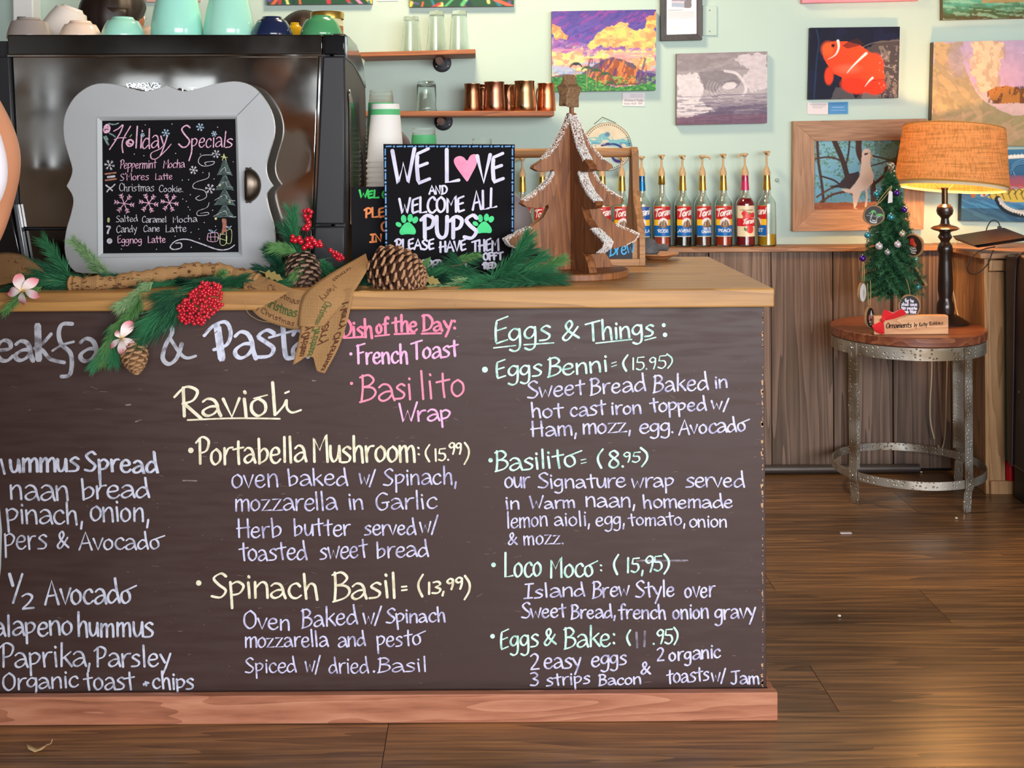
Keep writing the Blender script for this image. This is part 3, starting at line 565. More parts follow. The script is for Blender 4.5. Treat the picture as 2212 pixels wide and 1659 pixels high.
# scuffs and pale scratches
scf = MB(); rs = random.Random(21)
for i in range(330):
    x, y = rs.uniform(5, 1640), rs.uniform(690, 1480); l = rs.choice([2, 3, 4, 8, 14]) * rs.uniform(.5, 1.2); a = rs.gauss(0, .25)
    ink(scf, [[(x, y), (x + l * math.cos(a), y + l * math.sin(a))]], rs.uniform(.4, 1.0), lambda x, y: P(x, y, YB - .0007), 0)
for x, y, l, a, w_ in ((272, 875, 10, -.1, 3.2), (293, 911, 12, -.35, 3), (395, 1038, 30, .02, 3), (484, 800, 7, -.1, 2.5), (675, 822, 7, .05, 3), (1375, 1212, 105, 0, 2.5)):
    ink(scf, [[(x, y), (x + l, y + l * math.tan(a))]], w_, lambda x, y: P(x, y, YB - .0008), 0)
tag(scf.build('scratches', chalk('scratch', '#8a7a74', '#5d4c49'), panel, smooth=False), None, None, kind='stuff')
def pprism(pts, Y, d): return [P(x, y, Y) for x, y in pts], [P(x, y, Y) + Vector((0, d, 0)) for x, y in pts]
def pp(pts, Y, d): return MB().prism(*pprism(pts, Y, d))
def padd(mb, pts, Y, d): return mb.prism(*pprism(pts, Y, d))
black_pl = plain('black_plastic', '#26272b', .42, spec=.5); black_gl = plain('black_gloss', '#101114', .12, spec=.6)
steel = plain('brushed_steel', '#b8b2aa', .08, metal=1, noise=.2, nscale=3, nrough=.05, bump=.025, stretch=(1, 1, 1.6))
steel_d = plain('dark_steel', '#5f5c58', .16, metal=1, nrough=.06, nscale=4); chrome = plain('chrome', '#e2e0dc', .07, metal=1)
iron = plain('cast_iron_pipe', '#3b3c42', .5, metal=.7, noise=.3, nscale=40)
# ================================================================ espresso machine
YM = 3.06
em = thing('espresso_machine', 'large stainless espresso machine with black side covers on the counter', 'espresso machine', (-.8, YM + .3, ZC))
xl = P(25, 300, YM).x; xr = P(745, 300, YM).x; zt = P(400, 75, YM).z
fixn(MB().prism([(xl - .05, YM + .02, ZC + .02), (xr - .04, YM + .02, ZC + .02), (xr - .04, YM + .02, zt - .012), (xl - .05, YM + .02, zt - .012)], [(xl - .05, 3.56, ZC + .02), (xr - .04, 3.56, ZC + .02), (xr - .04, 3.56, zt - .04), (xl - .05, 3.56, zt - .04)]).build('body', black_pl, em))
fixn(pp([(26, 122), (689, 122), (675, 492), (44, 492)], YM, .019).build('back_panel', steel, em, bevel=.003))
fixn(pp([(44, 496), (675, 496), (671, 584), (50, 584)], YM + .003, .016).build('lower_panel', steel_d, em, bevel=.003))
fixn(pp([(16, 75), (697, 75), (697, 117), (16, 119)], YM - .004, .5).build('cup_tray', steel_d, em, bevel=.003))
pp([(16, 118.5), (697, 117), (697, 121), (16, 122.5)], YM - .007, .02).build('chrome_strip', chrome, em)
pp([(690, 122), (694, 122), (679, 584), (675, 584)], YM - .004, .02).build('chrome_strip', chrome, em)
fixn(pp([(699, 75), (745, 75), (745, 118), (699, 118)], YM - .012, .3).build('corner_cap', black_gl, em, bevel=.004))
fixn(pp([(697, 121), (745, 121), (745, 485), (679, 485)], YM - .012, .1).build('side_cover', black_pl, em, bevel=.005))
fixn(pp([(679, 489), (745, 489), (745, 584), (674, 584)], YM - .012, .1).build('side_foot', black_pl, em, bevel=.005))
fixn(pp([(-40, 122), (20, 122), (38, 450), (-40, 450)], YM - .012, .1).build('side_cover', black_pl, em, bevel=.005))
fixn(pp([(-40, 452), (24, 452), (52, 584), (-40, 584)], YM - .012, .1).build('side_foot', black_gl, em, bevel=.005))
fixn(pp([(27, 440), (37, 440), (62, 584), (50, 584)], YM - .02, .02).build('leg', plain('grey_metal', '#7b8087', .35, metal=.8), em, bevel=.003))
prof = [(3.055, ZC + .02), (3.055, zt), (3.16, zt + .002), (3.28, zt - .004), (3.40, zt - .025), (3.50, zt - .06), (3.56, zt - .12), (3.585, zt - .25), (3.58, ZC + .02)]
fixn(MB().prism([(xr - .03, y, z) for y, z in prof], [(xr + .003 + .004 * (y - 3.06), y, z) for y, z in prof]).build('end_panel', black_pl, em, bevel=.004))
prof2 = [(3.07, zt - .065), (3.07, zt - .004), (3.16, zt - .003), (3.28, zt - .009), (3.40, zt - .03), (3.49, zt - .062), (3.55, zt - .12), (3.40, zt - .095), (3.25, zt - .072)]
fixn(MB().prism([(xr + .002, y, z) for y, z in prof2], [(xr + .007 + .004 * (y - 3.06), y, z) for y, z in prof2]).build('clear_cover', plain('smoked_cover', '#8b9396', .08, spec=.8, metal=.5), em, bevel=.002))
ov = [(3.12 + .0, 1.43)] + [(3.10, 1.47), (3.115, 1.485), (3.16, 1.46), (3.30, 1.38), (3.42, 1.30), (3.46, 1.22), (3.38, 1.14), (3.2, 1.10), (3.12, 1.12)]
fixn(MB().prism([(xr + .004, y, z) for y, z in ov], [(xr + .009 + .004 * (y - 3.06), y, z) for y, z in ov]).build('mirror_inset', chrome, em, bevel=.002))
lt = MB()
for t, x0, x1, y, h in (('nuova', 272, 347, 190, 17), ('SIMONELLI', 262, 420, 206, 15)):
    ink(lt, word_strokes(t, x0, y, x1, y, h, .05, 0), 2.6, lambda x, y: P(x, y, YM - .003), .1)
lt.build('lettering', chrome, em, smooth=False, solid=.003)
for x in (60, 650): fixn(MB().lathe([(.03, ZC), (.03, ZC + .02)], (P(x, 500, YM).x, YM + .08, 0), 16, cap=True).build('foot', black_pl, em))
# ---------------------------------------------------------------- cups stacked on top of it
def cupmat(n, c): return plain(n, c, .16, coat=.4)
def cup(name, px, y_top, wtop, wbot, Y, mat, label, cat='cup', tilt=0, h=None, group='cups on the espresso machine', rim=True):
    """an upside-down cup: y_top is its base seen in the picture, the mouth stands on the tray"""
    z0 = zt; zt_ = P(px, y_top, Y).z; k = Y / F; hh = (zt_ - z0) if h is None else h; rt, rb_ = wtop * k / 2, wbot * k / 2
    pr = [(.0005, hh), (rt * .72, hh), (rt * .78, hh - .004), (rt, hh - .006)]
    for t in (.2, .4, .6, .8): pr.append((rt + (rb_ - rt) * math.sin(t * PI / 2), (hh - .006) * (1 - t)))
    pr += [(rb_, .002), (rb_ - .001, 0), (rb_ - .004, .0), (rb_ - .004, .004)]
    inner = [(r - .004 if r > .006 else r, max(z - .004, .004)) for r, z in pr[1:-3]][::-1] + [(.0005, hh - .005)]
    x = P(px, 100, Y).x; t = thing(name, label, cat, (x, Y, z0), group)
    M = Matrix.Translation((x, Y, z0 + (.0 if not tilt else rb_ * abs(math.sin(tilt)) * .98))) @ Matrix.Rotation(tilt, 4, 'Y') if True else None
    fixn(MB().lathe(pr + inner, (0, 0, 0), 36, M).build('shell', mat, t, ang=50))
    ft = MB().lathe([(rt * .55, hh), (rt * .58, hh + .004), (rt * .66, hh + .004), (rt * .7, hh - .001)], (0, 0, 0), 36, M)
    fixn(ft.build('foot_ring', mat, t, ang=50)); return t
mint = cupmat('glaze_mint', '#a8e8d2'); mint2 = cupmat('glaze_mint_pale', '#a4ead6'); white_g = cupmat('glaze_white', '#f1e6dc'); blush = cupmat('glaze_blush', '#f8dcc6')
cup('bowl', 64, 43, 76, 94, 3.16, cupmat('glaze_grey', '#a0958f'), 'upside-down warm grey bowl, leftmost on the espresso machine', 'bowl')
cup('cup', 134, 18, 66, 100, 3.34, white_g, 'white round cup tipped on its side behind the grey bowl', tilt=.35, h=.088)
cup('bowl', 174, 49, 66, 88, 3.14, blush, 'low pale pink upside-down bowl between grey bowl and mint bowl', 'bowl')
cup('bowl', 266, 41, 66, 92, 3.14, mint, 'low mint green upside-down bowl in front of dark hair', 'bowl')
cup('bowl', 318, 60, 40, 60, 3.30, blush, 'pale pink bowl half hidden behind the first tall mint cup', 'bowl')
cup('cup', 383, -14, 84, 112, 3.15, mint2, 'first large mint green cup upside down, left of its twin')
cup('cup', 495, -4, 84, 110, 3.15, mint, 'second large mint green cup upside down, beside the navy bowl')
cup('bowl', 588, 40, 62, 90, 3.14, cupmat('glaze_navy', '#1b2748'), 'low navy blue upside-down bowl on the machine', 'bowl')
cup('bowl', 637, 52, 26, 44, 3.26, cupmat('glaze_yellow', '#e8b21e'), 'yellow bowl peeking out between navy and green bowls', 'bowl')
cup('bowl', 694, 38, 64, 92, 3.14, cupmat('glaze_green', '#4f9a66'), 'low dark green upside-down bowl at the right end of machine', 'bowl')
jx = P(707, 60, 3.32); j = thing('jar', 'glass jar with a gold lid and paper label behind the green bowl', 'jar', (jx.x, 3.32, zt + .001))
r_ = 36 * 3.32 / F; z_l = P(707, 27, 3.32).z
fixn(MB().lathe([(.001, zt + .001), (r_ * .93, zt + .001), (r_ * .95, z_l - .028), (r_ * .85, z_l - .018)], (jx.x, 3.32, 0), 28).build('body', plain('jar_cream', '#e6d9a8', .3), j))
fixn(MB().lathe([(r_, z_l - .02), (r_ * 1.01, z_l - .004), (r_ * .97, z_l), (.001, z_l - .001)], (jx.x, 3.32, 0), 28).build('lid', plain('gold_lid', '#d9b45a', .25, metal=.9), j))
fixn(MB().lathe([(r_ * .96, zt + .004), (r_ * .965, z_l - .04)], (jx.x, 3.32, 0), 28).build('label', plain('jar_label', '#c98a4b', .6, noise=.5, nscale=60), j))
# ================================================================ wall shelves
shelf_m = wood('shelf_wood', '#6a3d22', '#b9754a', axis=0, scale=7, rough=.55, bands=.3, mid='#94572f')
def shelf(x0, x1, ytl, ytr, th, label, flx, fly, wy):
    Yf = 4.585; a = P(x0, ytl, Yf); b = P(x1, ytr, Yf); t = thing('wall_shelf', label, 'shelf', (b.x, YW, b.z - .03), 'plank shelves on the aqua wall')
    v = Vector((0, 0, -th)); d = Vector((0, YW - Yf - .002, 0))
    fixn(MB().prism([a, b, b + v, a + v], [a + d, b + d, b + d + v, a + d + v]).build('plank', shelf_m, t, bevel=.003))
    for k in range(1 if x0 > 800 else 1):
        c = P(flx, fly, YW - .006); r = 20 * YW / F; R = Matrix.Rotation(PI / 2, 4, 'X')
        fixn(MB().lathe([(r, .0), (r, .006), (r * .93, .008), (r * .48, .009), (r * .45, .018), (.0005, .018)], c + Vector((0, .005, 0)), 28, R).build('flange', iron, t))
        zt_ = a.z + (b.z - a.z) * (flx - x0) / (x1 - x0) - th
        MB().tube([(c.x, YW - .01, c.z + .012), (c.x - .004, YW - .08, zt_ - .018), (c.x - .006, YW - .17, zt_ - .017)], .0155, 12).build('pipe_arm', plain('rusty_pipe', '#5b4238', .5, metal=.5, noise=.4, nscale=60), t)
        MB().tube([(c.x, YW - .004, c.z + .012), (c.x, YW - .03, c.z + .012)], .02, 12).build('collar', iron, t)
        for q in (-1, 1): MB().ball((c.x + q * r * .6, YW - .012, c.z - r * .35), .0045, 8, 5).build('screw', chrome, t)
    return a, b, t
s1a, s1b, sh1 = shelf(777, 1027, 113, 106, .019, 'upper short plank shelf holding three inverted tall glasses', 955, 136, 0)
s2a, s2b, sh2 = shelf(760, 1197, 240, 239, .022, 'lower plank shelf holding the copper mugs', 958, 262, 0)
glass = plain('clear_glass', '#f2f8f6', .02, trans=1, ior=1.45, spec=.5)
def shelf_z(a, b, x): return a.z + (b.z - a.z) * (x - a.x) / (b.x - a.x)
def glassware(name, px, y0, wt, wb, Y, z0, label, group, jar=False):
    x = P(px, y0, Y).x; zt_ = P(px, y0, Y).z; k = Y / F / 2; a, b = wt * k, wb * k; h = zt_ - z0; t_ = .0022
    t = thing(name, label, 'glass', (x, Y, z0), group)
    if jar: out = [(b, 0), (b + .001, .004), (b - .002, .008), (b - .001, .012), (b - .003, h * .15), (b - .003, h * .85), (a, h - .004), (a * .9, h), (.001, h)]
    else: out = [(b, 0), (b + (a - b) * .82, h * .82), (b + (a - b) * .84, h * .84), (a + .0015, h * .86), (a, h - .004), (a * .95, h), (.001, h)]
    inn = [(.001, h - .014)] + [(max(r - t_, .001), min(z, h - .014)) for r, z in out[::-1][2:]]
    fixn(MB().lathe([(r, z + z0) for r, z in out + inn], (x, Y, 0), 32).build('glass_wall', glass, t, ang=60)); return t
for px, y, wt, wb, lab in ((888, 36, 32, 44, 'shortest of the three tall glasses upside down on the upper shelf'), (943, 25, 32, 44, 'middle tall glass upside down on the upper shelf'), (992, 24, 32, 44, 'right tall glass, upside down, nearest the upper shelf end')):
    x = P(px, 100, 4.66).x; glassware('tall_glass', px, y, wt, wb, 4.66, shelf_z(s1a, s1b, x) + .001, lab, 'tall glasses on the upper shelf')
glassware('jar_glass', 921, 175, 36, 45, 4.66, shelf_z(s2a, s2b, 0) + .001, 'lone jar-shaped glass upside down on the lower shelf', None, True)
def copper(name, c, dark=.35): return plain(name, c, .3, metal=1, noise=dark, nscale=28, stretch=(1, 1, .35), nrough=.1)
def mug(px, y0, wt, wb, Y, mat, hang, label):
    z0 = shelf_z(s2a, s2b, P(px, 200, Y).x) + .001; x = P(px, 200, Y).x; k = Y / F / 2; a, b = wt * k, wb * k; h = P(px, y0, Y).z - z0
    t = thing('copper_mug', label, 'mug', (x, Y, z0), 'copper mugs on the lower shelf')
    out = [(.001, 0), (b * .95, 0), (b, .004), (b * .99, h * .2), (b + (a - b) * .7, h * .6), (a, h - .006), (a + .002, h - .003), (a + .002, h), (a - .001, h)]
    inn = [(r - .003, z) for r, z in out[::-1][3:-3]] + [(b - .004, .004), (.001, .004)]
    fixn(MB().lathe([(r, z + z0) for r, z in out + inn], (x, Y, 0), 32).build('body', mat, t))
    c, s = math.cos(hang), math.sin(hang); q = [(b + (a - b) * .9 - .002, h * .82), (a + .02, h * .84), (b + .027, h * .55), (b + .018, h * .22), (b + .004, h * .14)]
    MB().tube(smoothline([(x + r * c, Y + r * s, z0 + z) for r, z in q], 5), .0028, 8).build('handle', plain('brass_wire', '#a98f72', .3, metal=1), t)
cA, cB, cC, cD = copper('copper_worn', '#b07a5a'), copper('copper_aged', '#c98a70', .4), copper('copper_bronze', '#c79a72', .4), copper('copper_bright', '#f09468', .12)
mug(1044, 183, 30, 36, 4.76, cA, .4, 'dark copper mug in the back row behind first two mugs')
mug(1099, 183, 30, 34, 4.76, cA, .2, 'dark copper mug in the back row behind third mug')
mug(1020, 181, 33, 38, 4.66, cA, -.3, 'brown worn copper mug, leftmost on the lower shelf')
mug(1068, 177, 42, 47, 4.65, cB, 1.3, 'reddish tarnished copper mug, second from left')
mug(1133, 175, 42, 49, 4.64, cC, 3.5, 'bronze-toned copper mug with blackened patches, third from left')
mug(1180, 180, 36, 41, 4.68, cD, 2.2, 'bright orange copper mug, rightmost at shelf end')
# white dispenser on the wall, top left
d = thing('wall_dispenser', 'white wall-mounted paper dispenser at the top left corner', 'dispenser', P(48, 40, YW))
fixn(pp([(25, -90), (70, -90), (72, 46), (27, 46)], YW - .09, .089).build('housing', plain('white_plastic', '#e9eef0', .4), d, bevel=.006))
fixn(pp([(37, 36), (55, 36), (55, 40), (37, 40)], YW - .092, .003).build('slot', black_pl, d))
# ================================================================ bottles of syrup on the ledge
def bottle_label(kind, flavour):
    p = Paint(0, 0, 44, 78, .75, '#2260b0')
    if kind == 'std':
        p.a[:] = lin('#c22a2c' if flavour != 'VANILLA' else '#1f55a4')
        p.poly([(0, 34), (44, 34), (44, 50), (0, 50)], '#f0c02c').poly([(0, 49), (44, 49), (44, 80), (0, 80)], '#1566b4')
        p.ell(22, 42, 11, 12, '#e9e1e4').poly([(13, 54), (15, 40), (18, 37), (21, 40), (22, 34), (26, 36), (29, 42), (31, 54)], '#7c5a42', wob=3, ws=4).line([(18, 50), (18, 40)], 1, '#d9c0a0').line([(25, 50), (25, 38)], 1, '#d9c0a0')
        p.text('Torani', 2, 28, 42, 20, 17, 2.2, '#f7f2f2', .25).line([(2, 10), (10, 7), (19, 7)], 2.4, '#f7f2f2')
        if not flavour: pass
        elif ' ' in flavour:
            a, b = flavour.split(); p.text(a, 14, 60, 34, 60, 5, 1, '#e8edf6').text(b, 10, 68, 36, 68, 6, 1.1, '#e8edf6')
        else: p.text(flavour, 22 - 3 * len(flavour), 66, 22 + 3 * len(flavour), 66, 7.5, 1.3, '#eef2fa')
        p.poly([(0, 76.5), (44, 76.5), (44, 78), (0, 78)], '#ead9a0').poly([(0, 0), (44, 0), (44, 1.4), (0, 1.4)], '#d9a03c')
    else:
        p.a[:] = lin('#ecdcba'); p.poly([(0, 32), (44, 32), (44, 52), (0, 52)], '#cb2631'); p.text('STRAWBERRY', 8, 13, 36, 13, 3.4, .7, '#8b6a4c')
        p.ell(17, 20, 6, 7, '#d83a3c').ell(27, 25, 9, 7, '#e24a48').ell(35, 24, 5, 7, '#cf3638').ell(20, 29, 7, 5, '#e0524c').ell(28, 60, 8, 10, '#df4340').poly([(15, 54), (22, 58), (20, 66), (16, 62)], '#5d8a45', wob=2, ws=3).poly([(22, 15), (30, 18), (26, 22)], '#6c934e')
        p.text('Torani', 12, 47, 38, 43, 12, 1.7, '#f7f2ee', .25)
    return p
lab_m = vcol('label_print', .3, coat=.3); gold = plain('gold_foil', '#c9a24a', .3, metal=.85); pumpc = plain('pump_tan', '#c8a67c', .38)
lm = vcol('art_matte', .6, spec=.3)
YS = 4.752; zl = .913
def syrup(px, ptop, liquid, lcol, level, neckc, neck_long, flavour, spout, label, kind='std', half=None, width=38, rot=0):
    x = P(px, 500, YS).x; k = YS / F; R = width * k / 2 * .97; t = thing('syrup_bottle', label, 'bottle', (x, YS, zl), 'pump syrup bottles along the ledge')
    Hb = .285; sh = .172; nk = .212
    out = [(.001, 0), (R * .9, 0), (R, .005), (R, sh), (R * .96, sh + .007), (R * .72, sh + .022), (R * .46, sh + .036), (R * .41, nk + .01), (R * .37, Hb)]
    inn = [(r - .002, max(z, .005)) for r, z in out[::-1][:-2]] + [(.001, .005)]
    M0 = MB().lathe([(r, z + zl) for r, z in out + inn], (x, YS, 0), 28); fixn(M0.build('glass_body', glass, t, ang=50))
    lz = level; lp = [(.001, .0055), (R * .955 - .0012, .0055), (R - .0026, .009)] + [(R - .0026, min(lz, sh))]
    if lz > sh: lp += [(R * .96 - .0026, min(lz, sh + .008)), (R * .7 - .0026, min(lz, sh + .026)), (R * .42 - .0026, lz)]
    lp += [(.001, lp[-1][1])]
    fixn(MB().lathe([(r, z + zl) for r, z in lp], (x, YS, 0), 28).build('syrup', plain('syrup_' + lcol[1:], lcol, .2, trans=.2, spec=.5), t, ang=50))
    # pump
    c = lambda pr, nm, mt: fixn(MB().lathe([(r, z + zl) for r, z in pr], (x, YS, 0), 16).build(nm, mt, t, ang=50))
    nb = Hb - (.052 if neck_long else .032)
    c([(R * .36, nb), (R * .42, nb + .002), (R * .36, Hb + .004)] if not neck_long else [(R * .45, nb - .005), (R * .44, nb), (R * .35, Hb + .004)], 'foil_sleeve', neckc)
    c([(.001, Hb + .004), (R * .4, Hb + .004), (R * .4, Hb + .02), (R * .3, Hb + .024), (R * .3, Hb + .03), (R * .14, Hb + .042), (.0045, Hb + .046), (.0045, Hb + .046)], 'pump_collar', pumpc)
    ptz = P(px, ptop, YS).z - zl
    c([(.0042, Hb + .044), (.0042, ptz - .016), (.008, ptz - .014), (.0095, ptz - .008), (.0145, ptz - .007), (.0145, ptz - .002), (.011, ptz), (.001, ptz)], 'pump_head', pumpc)
    c([(.0001, nk - .03), (.005, nk - .03), (.0055, nk - .012), (.0095, nk - .01), (.0095, Hb)], 'pump_cylinder', plain('pump_cyl', '#d9cdb9', .4))
    MB().tube([(x, YS, zl + .012), (x, YS, zl + nk - .03)], .0028, 6).build('dip_tube', pumpc, t)
    if spout is not None:
        c_, s_ = math.cos(spout), math.sin(spout)
        MB().tube(smoothline([(x + r * c_, YS + r * s_, zl + z) for r, z in ((.0, ptz - .006), (.018, ptz - .006), (.03, ptz - .01), (.034, ptz - .018))], 4), [.006 - .0002 * i for i in range(13)], 8).build('spout', pumpc, t)
    p = bottle_label(kind, flavour)
    a0, a1 = -PI / 2 - 1.22 + rot, -PI / 2 + 1.22 + rot
    z1, z2 = sh - .006, .040
    def fn(u, v): a = a0 + (a1 - a0) * u / 44; return Vector((x + (R + .0006) * math.cos(a), YS + (R + .0006) * math.sin(a), zl + z1 + (z2 - z1) * v / 78))
    p.build('label', fn, lab_m, t)
    return t
blue_f = plain('blue_foil', '#1769a8', .3, metal=.5); pink_f = plain('pink_foil', '#d5406a', .3, metal=.4)
for a in ((1387, 337, 1, '#dfe6e2', .03, blue_f, 1, 'VANILLA', PI + .5, 'bottle with blue foil neck and blue label beside the wooden caddy', 'std', None, 38, -.25),
          (1430, 334, 1, '#e2553c', .05, gold, 0, 'ROSE', -PI / 2, 'bottle labelled ROSE, second from the wooden caddy'),
          (1475, 335, 1, '#241317', .165, gold, 1, 'LAVENDER', -PI / 2, 'bottle of black syrup labelled LAVENDER', 'std', None, 38, .35),
          (1518, 335, 1, '#7c3a22', .05, gold, 1, 'SALTED CARAMEL', -.5, 'bottle labelled SALTED CARAMEL with spout turned right', 'std', None, 38, .35),
          (1563, 332, 1, '#d8431f', .055, gold, 1, 'PEACH', -PI / 2, 'bottle labelled PEACH, left of the strawberry bottle'),
          (1610, 331, 1, '#a3122a', .195, pink_f, 1, 'STRAWBERRY', PI + .4, 'full red bottle with pink neck foil and strawberry label', 'straw', None, 41),
          (1657, 326, 1, '#e2ae12', .05, gold, 1, 'FRUIT', -PI / 2, 'rightmost bottle, yellow syrup, label turned to the left', 'std', None, 40, -1.5),
          (1344, 338, 1, '#c9a24a', .06, gold, 1, '', -PI / 2, 'pump bottle hidden behind the upright of the wooden caddy'),
          (1302, 352, 1, '#c98f4a', .08, gold, 1, '', -PI / 2, 'pump bottle seen between the wooden tree and caddy upright'),
          (1172, 352, 1, '#c2a04a', .05, gold, 1, '', -PI / 2, 'pump bottle seen left of the wooden tree, the right of two'),
          (1129, 340, 1, '#a5502a', .05, gold, 1, '', PI, 'pump bottle beside the pups sign, spout turned left')):
    syrup(*a)
# ================================================================ pictures on the wall
def on_wall(d): return lambda x, y: P(x, y, YW - d)
def quad_fn(p, q, Y):
    """p: the painting's own box; q: its four corners in the picture (tl, tr, br, bl)"""
    x0, y0, x1, y1 = p.b; (a, b, c, d) = q
    def fn(x, y):
        u = (x - x0) / (x1 - x0); v = (y - y0) / (y1 - y0)
        X = (a[0] * (1 - u) + b[0] * u) * (1 - v) + (d[0] * (1 - u) + c[0] * u) * v; Z = (a[1] * (1 - u) + b[1] * u) * (1 - v) + (d[1] * (1 - u) + c[1] * u) * v
        return P(X, Z, Y)
    return fn
def picture(paint, q, d, label, cat='painting', side='#d8d2c8', mat=None, name='canvas_picture'):
    cx = sum(a[0] for a in q) / 4; cy = sum(a[1] for a in q) / 4
    t = thing(name, label, cat, P(cx, cy, YW)); Y = YW - d
    fixn(MB().prism([P(x, y, Y) for x, y in q], [P(x, y, Y) + Vector((0, d - .001, 0)) for x, y in q]).build('stretcher', plain('side_' + side[1:], side, .6), t, smooth=False))
    paint.build('image', quad_fn(paint, q, Y - .0006), mat or lm, t); return t
# 1 mountain under bright clouds
p = Paint(1191, 22, 1418, 198, 1.2); p.grad([(0, '#5a4a9c'), (.35, '#6c5cb4'), (.55, '#d8a8c8'), (.75, '#f0c8b0'), (1, '#e8b0a8')], wob=.3)
p.mix((p.nz(16, 6, 4, -.5) > .56) * .6, '#9a4aa4').mix((p.nz(12, 5, 4, -.4) > .6) * .5, '#3f3f96')
for pts, c in (([(1280, 110), (1268, 98), (1290, 74), (1320, 52), (1352, 48), (1366, 62), (1392, 70), (1418, 40), (1418, 112), (1350, 106), (1300, 100)], '#f6c07c'), ([(1191, 54), (1206, 56), (1226, 74), (1220, 84), (1196, 80)], '#f0a070'), ([(1191, 116), (1240, 112), (1262, 100), (1258, 122), (1300, 112), (1418, 108), (1418, 150), (1191, 152)], '#f3d6a8'), ([(1400, 40), (1418, 28), (1418, 60), (1395, 66)], '#f59a5c')):
    p.poly(pts, c, .95, wob=18, ws=14)
m_ = p.nz(14, 9) ; msk = ((p.y > 45) & (p.a[..., 0] > .55) & (p.a[..., 2] < .6))
p.mix(msk * (m_ > .55) * .6, '#f28a5e').mix(msk * (m_ < .42) * .7, '#dfe07a').mix(msk * (p.nz(8) > .64) * .5, '#8fd07c')
p.mix((p.y > 105) * (p.y < 150) * (p.nz(60, 6) > .55) * .6, '#ef8fb0').mix((p.y > 135) * (p.y < 160) * (p.nz(40, 7) > .55) * .7, '#8fc0ea')
p.poly([(1191, 166), (1222, 160), (1250, 164), (1275, 146), (1300, 132), (1322, 124), (1345, 130), (1370, 140), (1390, 158), (1418, 162), (1418, 186), (1191, 186)], '#6a5a6a', wob=3, ws=6)
p.poly([(1268, 182), (1290, 150), (1315, 130), (1332, 128), (1352, 142), (1375, 152), (1390, 170), (1400, 184), (1268, 186)], '#a0583c', wob=3, ws=6)
mm = (p.y > 126) & (p.y < 182) & (p.x > 1270) & (p.x < 1398); p.mix(mm * (p.nz(5, 20, 4, .35) > .56) * .85, '#e08a4e').mix(mm * (p.nz(5, 22, 4, .3) < .40) * .8, '#5b3a78')
p.mix((p.x > 1375) * (p.y > 156) * (p.y < 184) * .7, '#54448c').poly([(1191, 168), (1260, 160), (1300, 182), (1330, 190), (1418, 182), (1418, 199), (1191, 199)], '#3c8a4a', wob=5, ws=7).mix((p.y > 166) * (p.nz(6, 3) > .58) * .6, '#86c860').mix((p.y > 166) * (p.nz(5, 3) < .4) * .6, '#1e4e3c')
for x, y, h in ((1244, 140, 26), (1268, 148, 44), (1288, 154, 40), (1308, 162, 30), (1320, 182, 12)):
    p.line([(x, y), (x - 1, y + h)], 1.4, '#a8a078')
    for k in range(9): a = PI * (k / 8.0) + PI; p.line([(x, y), (x + 7 * math.cos(a), y + 4 * math.sin(a) - 1), (x + 13 * math.cos(a), y + 6 * math.sin(a) + 5)], 2.4 if h < 44 else 2, '#2c3f3c' if x < 1260 else '#3f5e46')
p.mottle(.14, 4, 2, -.5)
picture(p, [(1191.5, 24.5), (1417.5, 20.5), (1416.5, 195), (1192, 198)], .035, 'vivid painting of a mountain and palms under orange clouds on wall', side='#4a5560')
# 2 black framed notice
q = [(1427, -30), (1517.5, -32), (1517, 86), (1428, 88)]
t = thing('framed_notice', 'black framed printed notice hanging beside the blank switch plate', 'frame', P(1472, 30, YW))
bl_fr = wood('black_frame', '#2e2b2d', '#55504f', axis=2, scale=9, rough=.45, bands=.2)
def frame4(q, inner, Y, d, mat, t, name='frame_bar', d2=.004):
    for i in range(4):
        j = (i + 1) % 4; f = [q[i], q[j], inner[j], inner[i]]; dd = [0, 0, d2, d2]
        fixn(MB().prism([P(x, y, Y + e) for (x, y), e in zip(f, dd)], [P(x, y, Y) + Vector((0, d, 0)) for x, y in f]).build(name, mat if not isinstance(mat, tuple) else mat[i % 2], t, bevel=.001))
inn = [(1440, -18), (1505, -19), (1505, 73), (1440, 75)]; frame4(q, inn, YW - .03, .029, bl_fr, t)
p = Paint(1440, -18, 1505, 75, .8, '#ece8ea'); p.poly([(1451, -18), (1494, -18), (1494, 17), (1451, 15)], '#c8bcc8').poly([(1451, -18), (1494, -18), (1494, 4), (1451, 2)], '#8d7f96').poly([(1478, 4), (1486, -5), (1494, 2), (1493, 18), (1479, 18)], '#6b605f', wob=3, ws=4).poly([(1451, 6), (1478, 8), (1478, 17), (1451, 15)], '#9aa6bc')
p.line([(1444, 22.5), (1474, 22)], 1.3, '#7c7478')
for k in range(10): p.line([(1443, 27 + 2.35 * k), (1500 - (k == 9) * 30, 26 + 2.35 * k)], .9, '#8d868a', .85, smooth=False)
p.poly([(1453, 55), (1463, 55), (1463, 66), (1453, 66)], '#efb7a0').line([(1444, 68), (1477, 67)], .8, '#a9a2a6').line([(1444, 70.5), (1470, 70)], .8, '#b9b2b6')
p.build('notice_sheet', quad_fn(p, inn, YW - .022), vcol('notice_print', .25, coat=.5), t)
